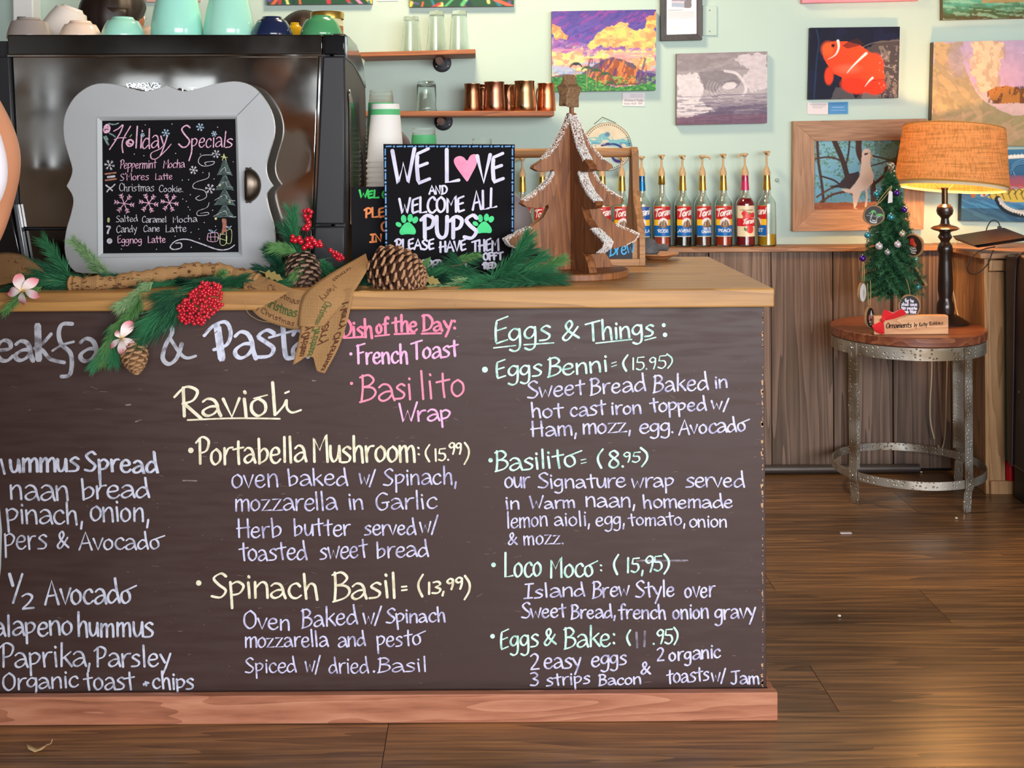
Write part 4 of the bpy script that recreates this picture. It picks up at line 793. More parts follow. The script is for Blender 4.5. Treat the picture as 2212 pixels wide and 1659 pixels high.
# 3 monochrome wave
p = Paint(1461, 110, 1658, 272, 1.3); p.grad([(0, '#9b9096'), (.3, '#a8a0a6'), (.6, '#b8b0b6'), (.78, '#8f8494'), (1, '#6a4f66')], wob=.15)
p.mix((p.y < 150) * (p.nz(60, 10, 5, -.15) > .5) * .4, '#837a82').poly([(1461, 158), (1490, 152), (1510, 165), (1524, 190), (1512, 215), (1530, 235), (1552, 240), (1500, 250), (1461, 258)], '#e2dadf', .9, wob=16, ws=10)
p.poly([(1590, 122), (1658, 112), (1658, 190), (1625, 200), (1600, 170), (1618, 150)], '#d9cfd6', .85, wob=18, ws=12).poly([(1508, 152), (1550, 150), (1590, 158), (1600, 180), (1570, 178), (1540, 200), (1520, 190)], '#857e86', .8, wob=8, ws=8)
for k in range(12):
    a0 = 2.2 - .04 * k; pts = [(1578 - (14 + 3.4 * k) * math.cos(a), 190 + (6 + 2.9 * k) * math.sin(a)) for a in np.linspace(-.5, 1.9, 12)]; p.line(pts, 1.5, '#d8d0d6' if k % 2 else '#8b838c', .4)
p.ell(1576, 186, 15, 8, '#ddd4da', rot=-.2).line([(1566, 152), (1590, 158), (1606, 176), (1612, 195), (1606, 208)], 6, '#e4dce2', .85).line([(1564, 178), (1585, 174), (1597, 180), (1590, 190)], 2, '#756e78')
p.mix((p.y > 205) * (p.nz(40, 3) > .54) * .6, '#6e6480').mix((p.y > 228) * (p.x > 1500) * (p.nz(50, 3) > .5) * .6, '#574a68').mix((p.y > 250) * .4, '#7c4f62').mottle(.18, 8, 5)
picture(p, [(1462, 116), (1657.5, 111), (1657, 266), (1461.5, 270)], .03, 'monochrome mauve print of a curling ocean wave on the wall', side='#7b7078')
# 4 orange fish on black
p = Paint(1746, 57, 1944, 217, 1.1, '#10132c'); p.mix((p.nz(30) > .55) * .4, '#1b1f48').poly([(1858, 112), (1900, 90), (1944, 84), (1944, 217), (1850, 217), (1872, 190)], '#4b4346', wob=8, ws=9)
p.mix((p.x > 1860) * (p.y > 100) * (p.nz(9, 22) > .58) * .7, '#857a74').poly([(1794, 217), (1806, 190), (1840, 195), (1850, 217)], '#5e585c', .8, wob=6)
p.line([(1760, 62), (1766, 90), (1762, 130), (1758, 215)], 3, '#27446a', .6)
O_ = '#f04a1e'
p.poly([(1774, 100), (1780, 92), (1800, 87), (1830, 89), (1856, 96), (1878, 112), (1898, 125), (1908, 145), (1914, 170), (1912, 175), (1880, 182), (1858, 195), (1836, 203), (1820, 190), (1818, 168), (1800, 160), (1786, 140), (1776, 122)], O_, wob=2, ws=6)
p.ell(1790, 165, 10, 20, '#e8421c', soft=.3).ell(1848, 188, 32, 18, '#ea3a16', soft=.3, rot=.2).ell(1892, 190, 24, 19, '#ee3c18', soft=.25).ell(1890, 145, 20, 28, '#ee4a22', soft=.35).ell(1786, 105, 14, 16, '#f5672c', .8, soft=.6).ell(1832, 150, 26, 10, '#ff8060', .5, soft=.9)
p.poly([(1818, 98), (1840, 84), (1852, 82), (1866, 96), (1850, 100), (1830, 104)], '#3a1c1c', .75, wob=3)
p.line([(1808, 87), (1810, 100), (1806, 114), (1798, 122), (1786, 128)], 6, '#f3efe8', taper=True).line([(1871, 116), (1858, 128), (1844, 142), (1832, 156), (1830, 160)], 6, '#f3efe8', taper=True).line([(1886, 171), (1878, 179), (1870, 190)], 5, '#f3efe8', taper=True)
p.line([(1862, 102), (1890, 92), (1944, 88)], 1.5, '#8c8480', .6).line([(1884, 178), (1916, 174)], 1.2, '#661a14').ell(1797.5, 97.5, 4, 4, '#5a1810').ell(1797.5, 97.5, 2, 2, '#120808').mix(((p.x > 1900) * (p.y > 100) * (p.nz(5) > .68)) * .5, '#b8b0ac')
picture(p, [(1750, 60), (1944, 57.5), (1940.5, 211.5), (1746.5, 215)], .022, 'glossy print of an orange fish with white bands on black', side='#15182c', mat=vcol('art_gloss', .5, coat=0, spec=.15))
# 5 pink strip at the top, 6 green wave, 7 abstract strips, 8 small pink
p = Paint(1732, -90, 1986, 7, 2.6, '#d98fa0'); p.mottle(.25, 40, 14); picture(p, [(1732, -90), (1986, -92), (1985, 1), (1733, 6.5)], .03, 'pink canvas whose lower edge shows at the top above the fish print', side='#d98a96')
p = Paint(2035, -110, 2330, 44, 2.2); p.grad([(0, '#d3a05c'), (.5, '#8a7a4c'), (.75, '#5fae92'), (.9, '#4f6b3e'), (1, '#5a4a24')], wob=.25)
p.mix((p.nz(50, 4, 5, .12) > .55) * .5, '#a6d4b0').mix((p.nz(30, 3, 5, .1) < .4) * .5, '#3c5a34').mix(((p.x > 2120) * (p.y < 10)) * .7, '#c08a4a')
picture(p, [(2036, -110), (2330, -118), (2330, 36), (2037, 42.5)], .035, 'green and gold wave canvas cut off at the top right corner', side='#6a5a3a')
for (x0, x1, yb, seed, lb) in ((576, 804, 9, 1, 'left one of two colourful leaf paintings cut off at the top'), (884, 1110, 14, 2, 'right one of two colourful leaf paintings cut off at the top')):
    p = Paint(x0, -140, x1, yb, 2.0, '#24503a'); rp = random.Random(seed)
    for k in range(60):
        x = rp.uniform(x0, x1); y = rp.uniform(-140, yb); a = rp.uniform(-1, 1) + (x - (x0 + x1) / 2) / 120; l = rp.uniform(20, 50)
        p.line([(x, y), (x + l * math.sin(a), y + l * math.cos(a))], rp.uniform(3, 8), rp.choice(['#e8664a', '#f0c84e', '#5cb878', '#e88ab8', '#6a4fa0', '#1c3a48', '#d8e08a', '#c23a4a', '#2f7a8a']), taper=True)
    picture(p, [(x0, -140), (x1, -142), (x1, yb - 1), (x0 + 1, yb + 1)], .03, lb, side='#6a5a60')
p = Paint(315, -80, 432, 4, 2.5, '#d8a8a0'); picture(p, [(315, -80), (432, -82), (431, 3), (316, 4)], .02, 'dusty pink canvas edge at the top above the mint cups', side='#c89a92')
p = Paint(815, -30, 860, 3, 1.6, '#ece4e6'); picture(p, [(815, -30), (860, -30), (860, 2), (815, 2.5)], .003, 'white card edge on the wall between the two leaf paintings', 'card', side='#ece4e6', name='price_card')
# 9 sunset wave
p = Paint(2010, 90, 2330, 330, 1.7); p.grad([(0, '#b9a4c4'), (.4, '#d4a8c0'), (.6, '#e8c0b0'), (.75, '#cdb08c'), (1, '#b08a66')], wob=.1)
p.poly([(2010, 90), (2070, 90), (2080, 150), (2100, 200), (2130, 235), (2180, 250), (2330, 240), (2330, 330), (2010, 330)], '#a39266', .9, wob=14, ws=16).mix((p.x < 2120) * (p.nz(26, 12, 5, .8) > .52) * .6, '#c9a97c').mix((p.x < 2075) * (p.nz(20, 12, 5, .9) > .56) * .4, '#8a7858')
p.poly([(2096, 92), (2165, 92), (2160, 160), (2150, 200), (2125, 206), (2105, 190), (2092, 150)], '#f0c8a4', .95, wob=20, ws=14).mix(((p.x > 2090) * (p.x < 2170) * (p.y < 200)) * (p.nz(8, 14) > .58) * .6, '#b89a7a').ell(2068, 130, 26, 36, '#a89cba', .5, soft=.8, wob=14)
p.poly([(2130, 205), (2150, 196), (2170, 193), (2200, 198), (2230, 205), (2330, 200), (2330, 232), (2150, 233), (2136, 225)], '#c87c34', wob=5, ws=8).mix(((p.x > 2130) * (p.y > 195) * (p.y < 234)) * (p.nz(5, 14, 4, .2) > .58) * .75, '#4c2a1c')
p.poly([(2140, 234), (2330, 233), (2330, 252), (2190, 262), (2160, 250)], '#e8bcb8', .9, wob=6).mix((p.y > 250) * (p.nz(40, 8, 5, -.5) > .54) * .4, '#d8a888').poly([(2205, 118), (2250, 122), (2330, 120), (2330, 128), (2220, 126)], '#e8ddf0', .9, wob=4)
p.mottle(.12, 10)
picture(p, [(2017, 91), (2330, 84), (2330, 316), (2011, 314)], .04, 'large canvas of a hollow golden wave framing a distant orange mountain', side='#5c5244')
# 10 albatross in a wide wood frame
q = [(1714, 262), (2002, 256), (1995, 496), (1713, 500)]; inn = [(1760, 305), (1949, 302), (1947, 455), (1759, 452)]
inn = [(1760.5, 305), (1955, 303), (1952, 452), (1759.5, 453)]
t = thing('framed_painting', 'painting of a white seabird among branches in wide oak frame', 'painting', P(1855, 380, YW))
frame4(q, inn, YW - .035, .034, (wood('oak_frame', '#8a6044', '#c49a78', axis=0, scale=9, rough=.55, bands=.2, stretch=14), wood('oak_frame_side', '#8a6044', '#c49a78', axis=2, scale=9, rough=.55, bands=.2, stretch=14)), t, d2=.006)
p = Paint(1760, 303, 1955, 453, 1.1); p.grad([(0, '#7fb4c4'), (1, '#6aa8c8')], wob=.3); br = '#4a3028'
for k in range(130):
    x, y = p.r.uniform(1760, 1955), p.r.uniform(303, 440)
    for j in range(7): xx, yy = x + p.r.uniform(-9, 9), y + p.r.uniform(-6, 6); p.line([(xx, yy), (xx + p.r.uniform(-4, 4), yy + p.r.uniform(-3, 3))], 2.0, p.r.choice(['#4f7a52', '#7ca468', '#35563c', '#5c7f4a']), .8, smooth=False)
for pts, w_ in (([(1765, 303), (1768, 350), (1776, 400), (1780, 440)], 6), ([(1802, 303), (1818, 340), (1828, 370), (1834, 400)], 11), ([(1760, 342), (1790, 338), (1815, 345)], 4), ([(1775, 380), (1800, 388), (1812, 396)], 4), ([(1855, 303), (1856, 330), (1870, 360), (1886, 400), (1890, 450)], 13), ([(1880, 335), (1920, 345), (1945, 355)], 4), ([(1872, 360), (1905, 352), (1940, 340)], 3), ([(1950, 303), (1940, 340), (1925, 370), (1918, 400)], 8), ([(1770, 440), (1800, 420), (1835, 415), (1850, 430)], 5), ([(1765, 425), (1800, 405), (1840, 400)], 4), ([(1835, 303), (1832, 335), (1826, 360)], 4), ([(1886, 400), (1910, 380), (1916, 362)], 7)):
    p.line(pts, w_, p.r.choice([br, '#5c3c30', '#3e2a26']))
p.poly([(1888, 303), (1955, 303), (1955, 350), (1920, 352), (1895, 338)], '#4c5a38', .55, wob=16, ws=8).poly([(1760, 438), (1955, 436), (1955, 455), (1760, 455)], '#9a5f44', wob=4, ws=8).mix((p.y > 440) * (p.nz(10, 4) > .55) * .5, '#7c4834')
p.poly([(1790, 403), (1812, 398), (1830, 376), (1856, 370), (1858, 382), (1846, 398), (1838, 408), (1812, 405)], '#3e3236', wob=2, ws=4)
p.poly([(1862, 330), (1866, 322), (1874, 320), (1881, 325), (1882, 332), (1880, 345), (1882, 360), (1889, 380), (1887, 395), (1876, 406), (1862, 414), (1856, 430), (1852, 444), (1848, 452), (1845, 444), (1843, 420), (1838, 408), (1848, 396), (1858, 380), (1860, 360)], '#e3cfc2').poly([(1816, 408), (1838, 408), (1842, 418), (1828, 416)], '#e0c8bc').ell(1872, 395, 10, 16, '#d0b8ae', .5, soft=.9).line([(1872, 408), (1874, 425), (1872, 446)], 4, '#dcbfae')
p.poly([(1866, 331), (1876, 329), (1874, 333), (1868, 335)], '#3a2a2c').line([(1880, 329), (1884, 338), (1883, 348)], 2.6, '#c9a070').line([(1846, 450), (1853, 452)], 2, '#c9a78c').line([(1858, 430), (1862, 436)], 2, '#c9a78c')
p.build('painted_panel', quad_fn(p, inn, YW - .024), lm, t)
# 11 shark jaw and turtle pattern painting
p = Paint(2075, 324, 2330, 484, 1.3, '#2f6a96'); p.grad([(0, '#3f7aa0'), (.35, '#2f5f86'), (.5, '#d0504a'), (.62, '#e8a050'), (.75, '#4a8ab8'), (1, '#1f3248')], wob=.12)
p.poly([(2075, 405), (2110, 400), (2150, 430), (2190, 452), (2330, 460), (2330, 484), (2075, 484)], '#3f7fa8', .9, wob=8).mix((p.y > 405) * (p.nz(40, 5, 5, .4) > .55) * .5, '#6ab0d0').mix((p.y > 455) * .6, '#26394e')
p.line([(2130, 372), (2150, 350), (2180, 340), (2330, 338)], 8, '#efe6da')
for k in range(9): x = 2146 + 8 * k; p.poly([(x, 345 - k * .6), (x + 6, 344 - k * .6), (x + 3, 336 - k * .6)], '#fbf6ea')
for r in range(6): p.line([(2190 - 4 * r, 380 - 2 * r), (2184, 362 + 2 * r), (2200, 348 + 2 * r), (2240, 346 + 3 * r)], 2, '#1f4a74' if r % 2 else '#6aa4c8')
p.poly([(2130, 430), (2150, 412), (2170, 418), (2200, 410), (2330, 410), (2330, 438), (2200, 442), (2160, 438)], '#e8c452', wob=3)
for k in range(6): x = 2140 + 14 * k; p.line([(x, 434), (x - 4, 422), (x + 3, 412), (x + 10, 416), (x + 7, 423)], 1.8, '#3a3a1e')
p.line([(2154, 434), (2166, 452), (2190, 464), (2225, 466), (2330, 458)], 15, '#17242e').line([(2158, 434), (2170, 450), (2192, 460), (2225, 461), (2330, 453)], 8, '#d8d0c4')
for k in range(12):
    t_ = k / 11; x = 2158 + 62 * t_; y = 440 + 24 * math.sin(t_ * 1.5); p.poly([(x, y), (x + 5, y + 2), (x + .5, y + 9)], '#f4ede0')
p.ell(2124, 424, 9, 4, '#e8dccc', rot=-.3).ell(2124, 424, 3, 3, '#d8542e').ell(2103, 413, 7, 5, '#e0603c', rot=-.5).ell(2100, 426, 5, 5, '#e0803c')
picture(p, [(2080, 326), (2330, 320), (2330, 482), (2076, 477)], .035, 'blue patterned painting with toothed jaws, right of the lamp', side='#26323e')
# round wave disc hung from a cord
c = (1312, 317); t = thing('round_wave_disc', 'round drum-like disc painted with a blue wave, hung by cord', 'wall hanging', P(*c, YW))
rp = 51; disc = MB().lathe([(.0005, -.012), (rp * YW / F - .001, -.012), (rp * YW / F + .002, -.008), (rp * YW / F + .002, .008), (.0005, .008)], P(*c, YW - .01), 40, Matrix.Rotation(PI / 2, 4, 'X')); fixn(disc.build('hoop', plain('hoop_twine', '#9a8468', .8, noise=.5, nscale=120), t))
p = Paint(c[0] - rp, c[1] - rp, c[0] + rp, c[1] + rp, 1.5, '#d8cdb4'); p.mottle(.12, 12); p.mix((np.abs(p.y - 303 - 6 * np.sin(p.x / 14)) < 11) * (p.nz(14, 6) > .4) * .85, '#5bb4c4').mix((np.abs(p.y - 312) < 5) * (p.nz(12, 5) > .5) * .7, '#2f86b0').ell(1330, 345, 26, 30, '#a9c8cc', .8, soft=.5)
p.line([(1300, 314), (1325, 310), (1345, 322), (1352, 345)], 5, '#2d2d78').line([(1318, 330), (1330, 350), (1350, 360)], 6, '#3a2f80').ell(1312, 290, 6, 5, '#5f86a4')
Rr = rp * YW / F
def dfn(x, y):
    u, v = (x - c[0]) / rp, (y - c[1]) / rp; s = max(abs(u), abs(v)) / max(math.hypot(u, v), 1e-6); return P(c[0] + u * s * rp, c[1] + v * s * rp, YW - .0235)
p.build('painted_face', dfn, lm, t)
st = MB()
for k in range(64):
    a = 2 * PI * k / 64; q_ = P(c[0] + rp * math.cos(a), c[1] + rp * math.sin(a), YW - .018); a2 = a + .06; q2 = P(c[0] + (rp - 4) * math.cos(a2), c[1] + (rp - 4) * math.sin(a2), YW - .026); st.tube([q_, q2], .0016, 5)
tag(st.build('stitching', plain('dark_twine', '#5c4a3a', .9), t), None, None, kind='stuff')
MB().tube([P(1284, 268, YW - .012), P(1302, 253, YW - .006), P(1331, 266, YW - .012)], .0013, 6).build('cord', plain('cord_dark', '#3a332e', .8), t)
# price cards
def card(q, col, lines, label, texts=()):
    p = Paint(q[0][0], q[0][1], q[2][0], q[2][1], .8, col)
    for a, b, y, c_ in lines: p.line([(a, y), (b, y)], .9, c_, .9, smooth=False)
    for tt in texts: p.text(*tt)
    picture(p, q, .003, label, 'card', side=col, name='price_card'); return
card([(1344.5, 200.5), (1393, 200.5), (1392, 229.5), (1344.5, 229)], '#ece6ea', [(1362, 1388, 205, '#a9a0a8'), (1362, 1388, 209, '#a9a0a8')], 'white price card under the mountain painting', [('Windward Mauka', 1348, 219, 1390, 219, 5, .8, '#8d8690'), ('Giclee 16x20  $185', 1348, 226, 1388, 225, 4, .7, '#8d8690')])
card([(1744, 222), (1789, 222), (1788, 247), (1743.5, 246.5)], '#e8dfe2', [(1749, 1784, 226, '#8f8a90'), (1754, 1782, 229.5, '#8f8a90'), (1756, 1776, 233, '#8f8a90')], 'white card under the fish print, left one of a pair')
card([(1790, 221), (1832, 220), (1831.5, 246), (1790, 246.5)], '#4f93cc', [(1796, 1828, 225, '#2f6aa0'), (1798, 1822, 232, '#c8def0'), (1796, 1826, 238, '#9cc4e8')], 'blue business card under the fish print')
# ================================================================ things on the counter
def Yc(py): return (H - ZC) * F / (py - CY)          # depth of the countertop under a picture row
def by_angle(poly, c, angs):
    out = []; n = len(poly)
    for a in angs:
        dx, dy = math.cos(a), math.sin(a); best = None
        for i in range(n):
            x1, y1 = poly[i][0] - c[0], poly[i][1] - c[1]; x2, y2 = poly[(i + 1) % n][0] - c[0], poly[(i + 1) % n][1] - c[1]
            ex, ey = x2 - x1, y2 - y1; den = dx * ey - dy * ex
            if abs(den) < 1e-9: continue
            t = (x1 * ey - y1 * ex) / den; u = (x1 * dy - y1 * dx) / den
            if t > 0 and -1e-6 <= u <= 1 + 1e-6 and (best is None or t > best): best = t
        out.append((c[0] + dx * best, c[1] + dy * best))
    return out
# ---------------------------------------------------------------- the grey scalloped frame with the Holiday Specials board
YH = 2.985
hs = thing('chalkboard_sign', 'grey scalloped wooden frame around a black Holiday Specials chalkboard', 'chalkboard', (P(360, 400, YH).x, YH, ZC))
top = [(359, 184), (341, 192), (312, 197), (290, 193), (240, 181), (200, 183), (165, 205), (145, 235), (137, 262), (138, 300), (149, 340), (156, 367), (151, 387)]
left2 = [(143, 402), (154, 418), (158, 436), (152, 465), (142, 500), (139, 540), (148, 572), (165, 590)]
ctr_ = (362, 400)
mir = lambda L, dx=0: [(2 * 366 - x + dx, y - 2) for x, y in L[::-1]]
s1 = [(p.x, p.y) for p in smoothline([(x, y, 0) for x, y in top], 4)] + [(p.x, p.y) for p in smoothline([(x, y, 0) for x, y in left2], 4)]
rt_ = [(575, 590), (590, 557), (594, 521), (590, 485), (581, 455), (575, 428), (577, 415), (589, 402)]
rt2 = [(589, 402), (578, 385), (574, 360), (581, 330), (592, 290), (590, 255), (576, 222), (550, 190), (515, 176), (470, 180), (430, 191), (396, 197), (376, 191), (359, 184)]
outer = s1 + [(250, 593), (480, 593)] + [(p.x, p.y) for p in smoothline([(x, y, 0) for x, y in rt_], 4)] + [(p.x, p.y) for p in smoothline([(x, y, 0) for x, y in rt2], 4)]
inner = [(209, 253), (512, 250), (523, 553), (211, 556)]; bq = [(219, 261), (508, 257), (515, 545), (221, 548)]
angs = sorted(set([2 * PI * k / 150 for k in range(150)] + [math.atan2(y - ctr_[1], x - ctr_[0]) % (2 * PI) for x, y in inner] + [math.atan2(y - ctr_[1], x - ctr_[0]) % (2 * PI) for x, y in ((359, 184), (143, 402), (589, 402))]))
O_ = by_angle(outer, ctr_, angs); I_ = by_angle(inner, ctr_, angs); n = len(angs)
m = MB(); V = [P(x, y, YH) for x, y in O_] + [P(x, y, YH) for x, y in I_] + [P(x, y, YH) + Vector((0, .018, 0)) for x, y in O_] + [P(x, y, YH) + Vector((0, .018, 0)) for x, y in I_]
fs = []
for i in range(n):
    j = (i + 1) % n; fs += [(i, j, n + j, n + i), (2 * n + i, 3 * n + i, 3 * n + j, 2 * n + j), (i, 2 * n + i, 2 * n + j, j), (n + i, n + j, 3 * n + j, 3 * n + i)]
m.add(V, fs); grey_p = plain('grey_frame_paint', '#b3b7ba', .45, noise=.05, nscale=8)
fixn(m.build('frame', grey_p, hs, bevel=.0015))
mould = plain('moulding_grey', '#c2c8cb', .4)
frame4(inner, bq, YH - .004, .012, mould, hs, 'moulding', d2=.010)
hb = fixn(pp(bq, YH + .007, .004).build('slate', plain('chalk_black', '#100f14', .7, spec=.15, noise=.3, nscale=12), hs, smooth=False))
ml = MB(); ink(ml, [[(513, 249), (562, 199)]], 1.0, lambda x, y: P(x, y, YH - .0006), 0); ml.build('mitre_joint', plain('joint_dark', '#44484c', .8), hs, smooth=False)
hf = lambda x, y: P(x, y, YH + .0062)
cpk = chalk('chalk_rose', '#e3b3cd', '#b98aa5', 150); cwh = chalk('chalk_dusty', '#c9c6cf', '#8f8c98', 150); cgr = chalk('chalk_green', '#7f9a93', '#4f6864', 150); cye = chalk('chalk_yellow', '#c9cf8c', '#8f9468', 150); cbr = chalk('chalk_brown', '#a8705c', '#7a4c40', 150); cbl = chalk('chalk_blue', '#a8c4d8', '#7890a8', 150)
h = lambda mat, w_, words, lines=(), dots=(), **k: write(hb, mat, hf, w_, 'Q', words, lines, dots, **k)
h(cpk, 2.1, [('day', 545, 415, 830, 415, 225, 2.6), ('li', 455, 408, 560, 408, 235, 2.8), ('pecial', 1095, 405, 1490, 402, 175, 2.3), ('s', 1480, 405, 1565, 400, 150, 2.6)],
  [([(235, 225), (290, 195), (340, 155), (300, 260), (190, 430)], 2.8), ([(425, 170), (350, 300), (330, 380), (340, 465)], 2.6), ([(240, 320), (300, 300), (375, 298)], 2), ([(880, 370), (820, 440), (720, 530), (660, 530), (660, 470), (760, 420), (800, 370)], 2.2),
   ([(1090, 185), (1050, 160), (1000, 200), (1030, 260), (1085, 330), (1060, 390), (1010, 405), (965, 370)], 3.2), ([(1110, 340), (1110, 450), (1080, 555)], 2.8), ([(410, 320), (380, 350), (400, 390), (440, 385), (455, 345), (420, 320), (400, 355), (430, 370)], 3.5)], slant=.12)
h(cpk, 1.5, [('Peppermint', 300, 645, 712, 638, 95), ('Mocha', 785, 640, 1030, 632, 90)], slant=.1)
h(cpk, 1.4, [("S'Mores", 305, 778, 630, 768, 80), ('Latte', 700, 770, 892, 765, 75)])
h(cwh, 1.4, [('Christmas', 295, 895, 690, 895, 85), ('Cookie.', 740, 905, 1020, 905, 75)])
h(cwh, 1.4, [('Salted', 262, 1245, 505, 1232, 70), ('Caramel', 550, 1248, 830, 1245, 72), ('Mocha', 895, 1250, 1172, 1238, 75)])
h(cwh, 1.5, [('Candy', 262, 1360, 498, 1350, 78), ('Cane', 565, 1352, 755, 1348, 75), ('Latte', 815, 1355, 1052, 1350, 75)])
h(cpk, 1.6, [('Eggnog', 275, 1480, 555, 1478, 80), ('Latte', 618, 1475, 818, 1472, 78)])
def flake(u, v, r, arms=6, a0=.1):
    L = []
    for k in range(arms):
        a = a0 + 2 * PI * k / arms; L.append([(u, v), (u + r * math.cos(a), v + r * math.sin(a))])
        for q in (.55, .8):
            for sg in (-1, 1):
                b = a + sg * .75; x, y = u + r * q * math.cos(a), v + r * q * math.sin(a); L.append([(x, y), (x + r * .28 * math.cos(b), y + r * .28 * math.sin(b))])
    return L
for u, v, r, c_, w_ in ((355, 1035, 110, cpk, 1.6), (628, 1030, 105, cpk, 1.7), (862, 1025, 98, cpk, 1.6), (190, 605, 55, cwh, 1.2), (820, 245, 42, cbl, 1.1), (1205, 180, 42, cbl, 1.1), (1130, 660, 44, cwh, 1.3), (1315, 870, 52, cwh, 1.2), (1385, 480, 44, cwh, 1.1), (560, 268, 22, cbl, 1), (1362, 255, 30, cbl, 1)):
    h(c_, w_, [], [(ln, w_) for ln in flake(u, v, r, 6, .15 + u % 1)], name='drawing')
h(cwh, 1.5, [], [([(1345, 490), (1220, 500), (1185, 570), (1240, 615), (1340, 600), (1360, 565), (1260, 575), (1270, 600)], 1.5), ([(1305, 690), (1290, 750), (1150, 800), (1130, 860), (1250, 890), (1275, 960), (1200, 1000), (1155, 975), (1200, 945)], 1.4), ([(1305, 1025), (1280, 1080), (1180, 1120), (1180, 1170), (1290, 1160), (1290, 1135), (1210, 1145)], 1.3)], name='drawing')
h(cwh, 2.4, [], [([(1590, 1500), (1520, 1545), (1400, 1550), (1200, 1480), (1050, 1435), (930, 1455), (870, 1520), (910, 1550), (990, 1530), (990, 1480), (930, 1480)], 2.6)], name='drawing')
tm = []
for k in range(46):
    v = 560 + 14 * k; tier = (v - 560) % 165 / 165; wv = 22 + tier * (55 + (v - 560) * .09); tm.append(([(1480 - wv, v), (1480 + wv * .2, v - 8), (1480 + wv, v + 4)], 1.0))
h(cgr, 1.2, [], tm, name='drawing')
gar = []
for v, wd in ((690, 60), (850, 90), (1000, 115), (1180, 128)): gar.append(([(1480 - wd, v), (1480, v - 60), (1480 + wd * .3, v - 10), (1480 + wd, v + 5)], 1.2))
h(cwh, 1.2, [], gar, name='drawing')
h(cye, 1.4, [], [([(1440, 510), (1510, 520)], 1.5), ([(1470, 480), (1455, 550)], 1.5), ([(1470, 480), (1495, 550)], 1.5), ([(1430, 1370), (1430, 1490), (1490, 1490), (1500, 1390), (1430, 1380)], 1.4), ([(1400, 1420), (1500, 1450)], 1.2), ([(1500, 1340), (1500, 1470), (1550, 1470), (1555, 1330), (1500, 1340)], 1.3)], [(u, v, 14) for u, v in ((1425, 830), (1535, 1015), (1380, 1205), (1470, 515))], name='drawing')
h(cpk, 1.2, [], [([(1295, 1370), (1290, 1450), (1395, 1455), (1400, 1365), (1295, 1370)], 1.4), ([(1320, 1370), (1325, 1450)], 1), ([(1370, 1370), (1370, 1450)], 1), ([(1295, 1410), (1400, 1410)], 1)], name='drawing')
h(cbl, 1.2, [], [([(1345, 1365), (1300, 1330), (1340, 1340), (1350, 1360), (1390, 1325), (1350, 1362)], 1.1), ([(1530, 1320), (1500, 1290), (1530, 1300), (1555, 1285), (1532, 1320)], 1.1)], name='drawing')
h(cbr, 4, [], [([(1462, 1215), (1470, 1290), (1455, 1370)], 5), ([(1485, 1215), (1490, 1350)], 5), ([(140, 705), (260, 690)], 4), ([(145, 775), (265, 760)], 4)], name='drawing')
h(cwh, 4, [], [([(170, 740), (245, 730)], 5), ([(160, 1290), (195, 1300), (175, 1340), (170, 1370)], 4), ([(150, 830), (200, 860), (250, 820)], 3), ([(160, 905), (190, 870), (220, 890)], 3)], [(190, 1455, 32)] + [(u, v, 6) for u, v in ((890, 145), (1400, 180), (590, 155), (467, 482), (575, 500), (930, 475), (1208, 482), (1235, 688), (1005, 773), (1075, 768), (1360, 760), (1095, 937), (1010, 985), (1050, 1010), (1070, 1075), (1090, 1105), (1187, 1322), (1102, 1358), (924, 1402), (1197, 1430), (322, 1545), (715, 1548), (1105, 1525), (1250, 1248), (1575, 568), (1345, 1110), (1377, 1290))], name='drawing')
h(cpk, 3, [], [([(130, 180), (160, 150), (190, 180), (180, 230), (140, 240), (125, 200), (165, 190)], 3.4)], [(150, 170, 18), (185, 190, 18), (160, 225, 20)], name='drawing')
h(cgr, 3, [], [([(180, 140), (240, 150), (290, 135)], 3), ([(190, 250), (230, 270), (255, 290)], 3), ([(130, 290), (150, 330), (175, 375)], 4), ([(150, 280), (170, 320)], 3)], name='drawing')
h(cye, 2, [], [([(180, 1205), (180, 1235)], 5), ([(440, 262), (415, 290)], 1.2)], name='drawing')
# cup pull
cp = MB(); pc = P(547, 400, YH); k_ = YH / F
def pull(u, v):
    a = u * PI - PI / 2; b = v * PI / 2; return Vector((pc.x + k_ * (-16 + 33 * math.cos(a) * math.cos(b * .98)), YH - .001 - .022 * math.sin(b) * math.cos(a) ** .6 if math.cos(a) > 0 else YH - .001, pc.z + k_ * 38 * math.sin(a) * (math.cos(b) * .15 + .85)))
cp.grid(pull, 20, 8); pu = cp.build('cup_pull', plain('antique_pewter', '#5f554b', .32, metal=.9, noise=.3, nscale=60), hs, solid=.0015)
for y in (364, 436): MB().ball(P(541, y, YH - .002), .0035, 8, 5).build('screw', plain('screw_dark', '#7b7066', .3, metal=1), pu)
# ---------------------------------------------------------------- black sign: we love and welcome all pups
def lean(y0, y1, Ya, Yb): return lambda x, y, d=0: P(x, y, Ya + (Yb - Ya) * (y - y0) / (y1 - y0) + d)
pf = lean(310, 596, 3.0, 2.945)
ps = thing('chalkboard_sign', 'black board lettered WE LOVE AND WELCOME ALL PUPS with paw prints', 'sign', (P(970, 590, 2.95).x, 2.95, ZC))
cr = [(828, 311), (1112, 312), (1110, 596), (833, 596)]
pb = fixn(MB().prism([pf(x, y) for x, y in cr], [pf(x, y, .008) for x, y in cr]).build('board', plain('sign_black', '#131216', .75, spec=.12), ps, smooth=False))
sf = lambda x, y: pf(x, y, -.0012); wl = chalk('pen_white', '#e3e1f5', '#d2d0e8', 20); bd = chalk('pen_blue', '#6aa2dc', '#5b92cc', 20); gm = chalk('pen_green', '#4fe08e', '#45cf82', 20); om = chalk('pen_orange', '#ff9a5c', '#f58c50', 20); gn = chalk('pen_bright_green', '#3fdc68', '#36cc5e', 20)
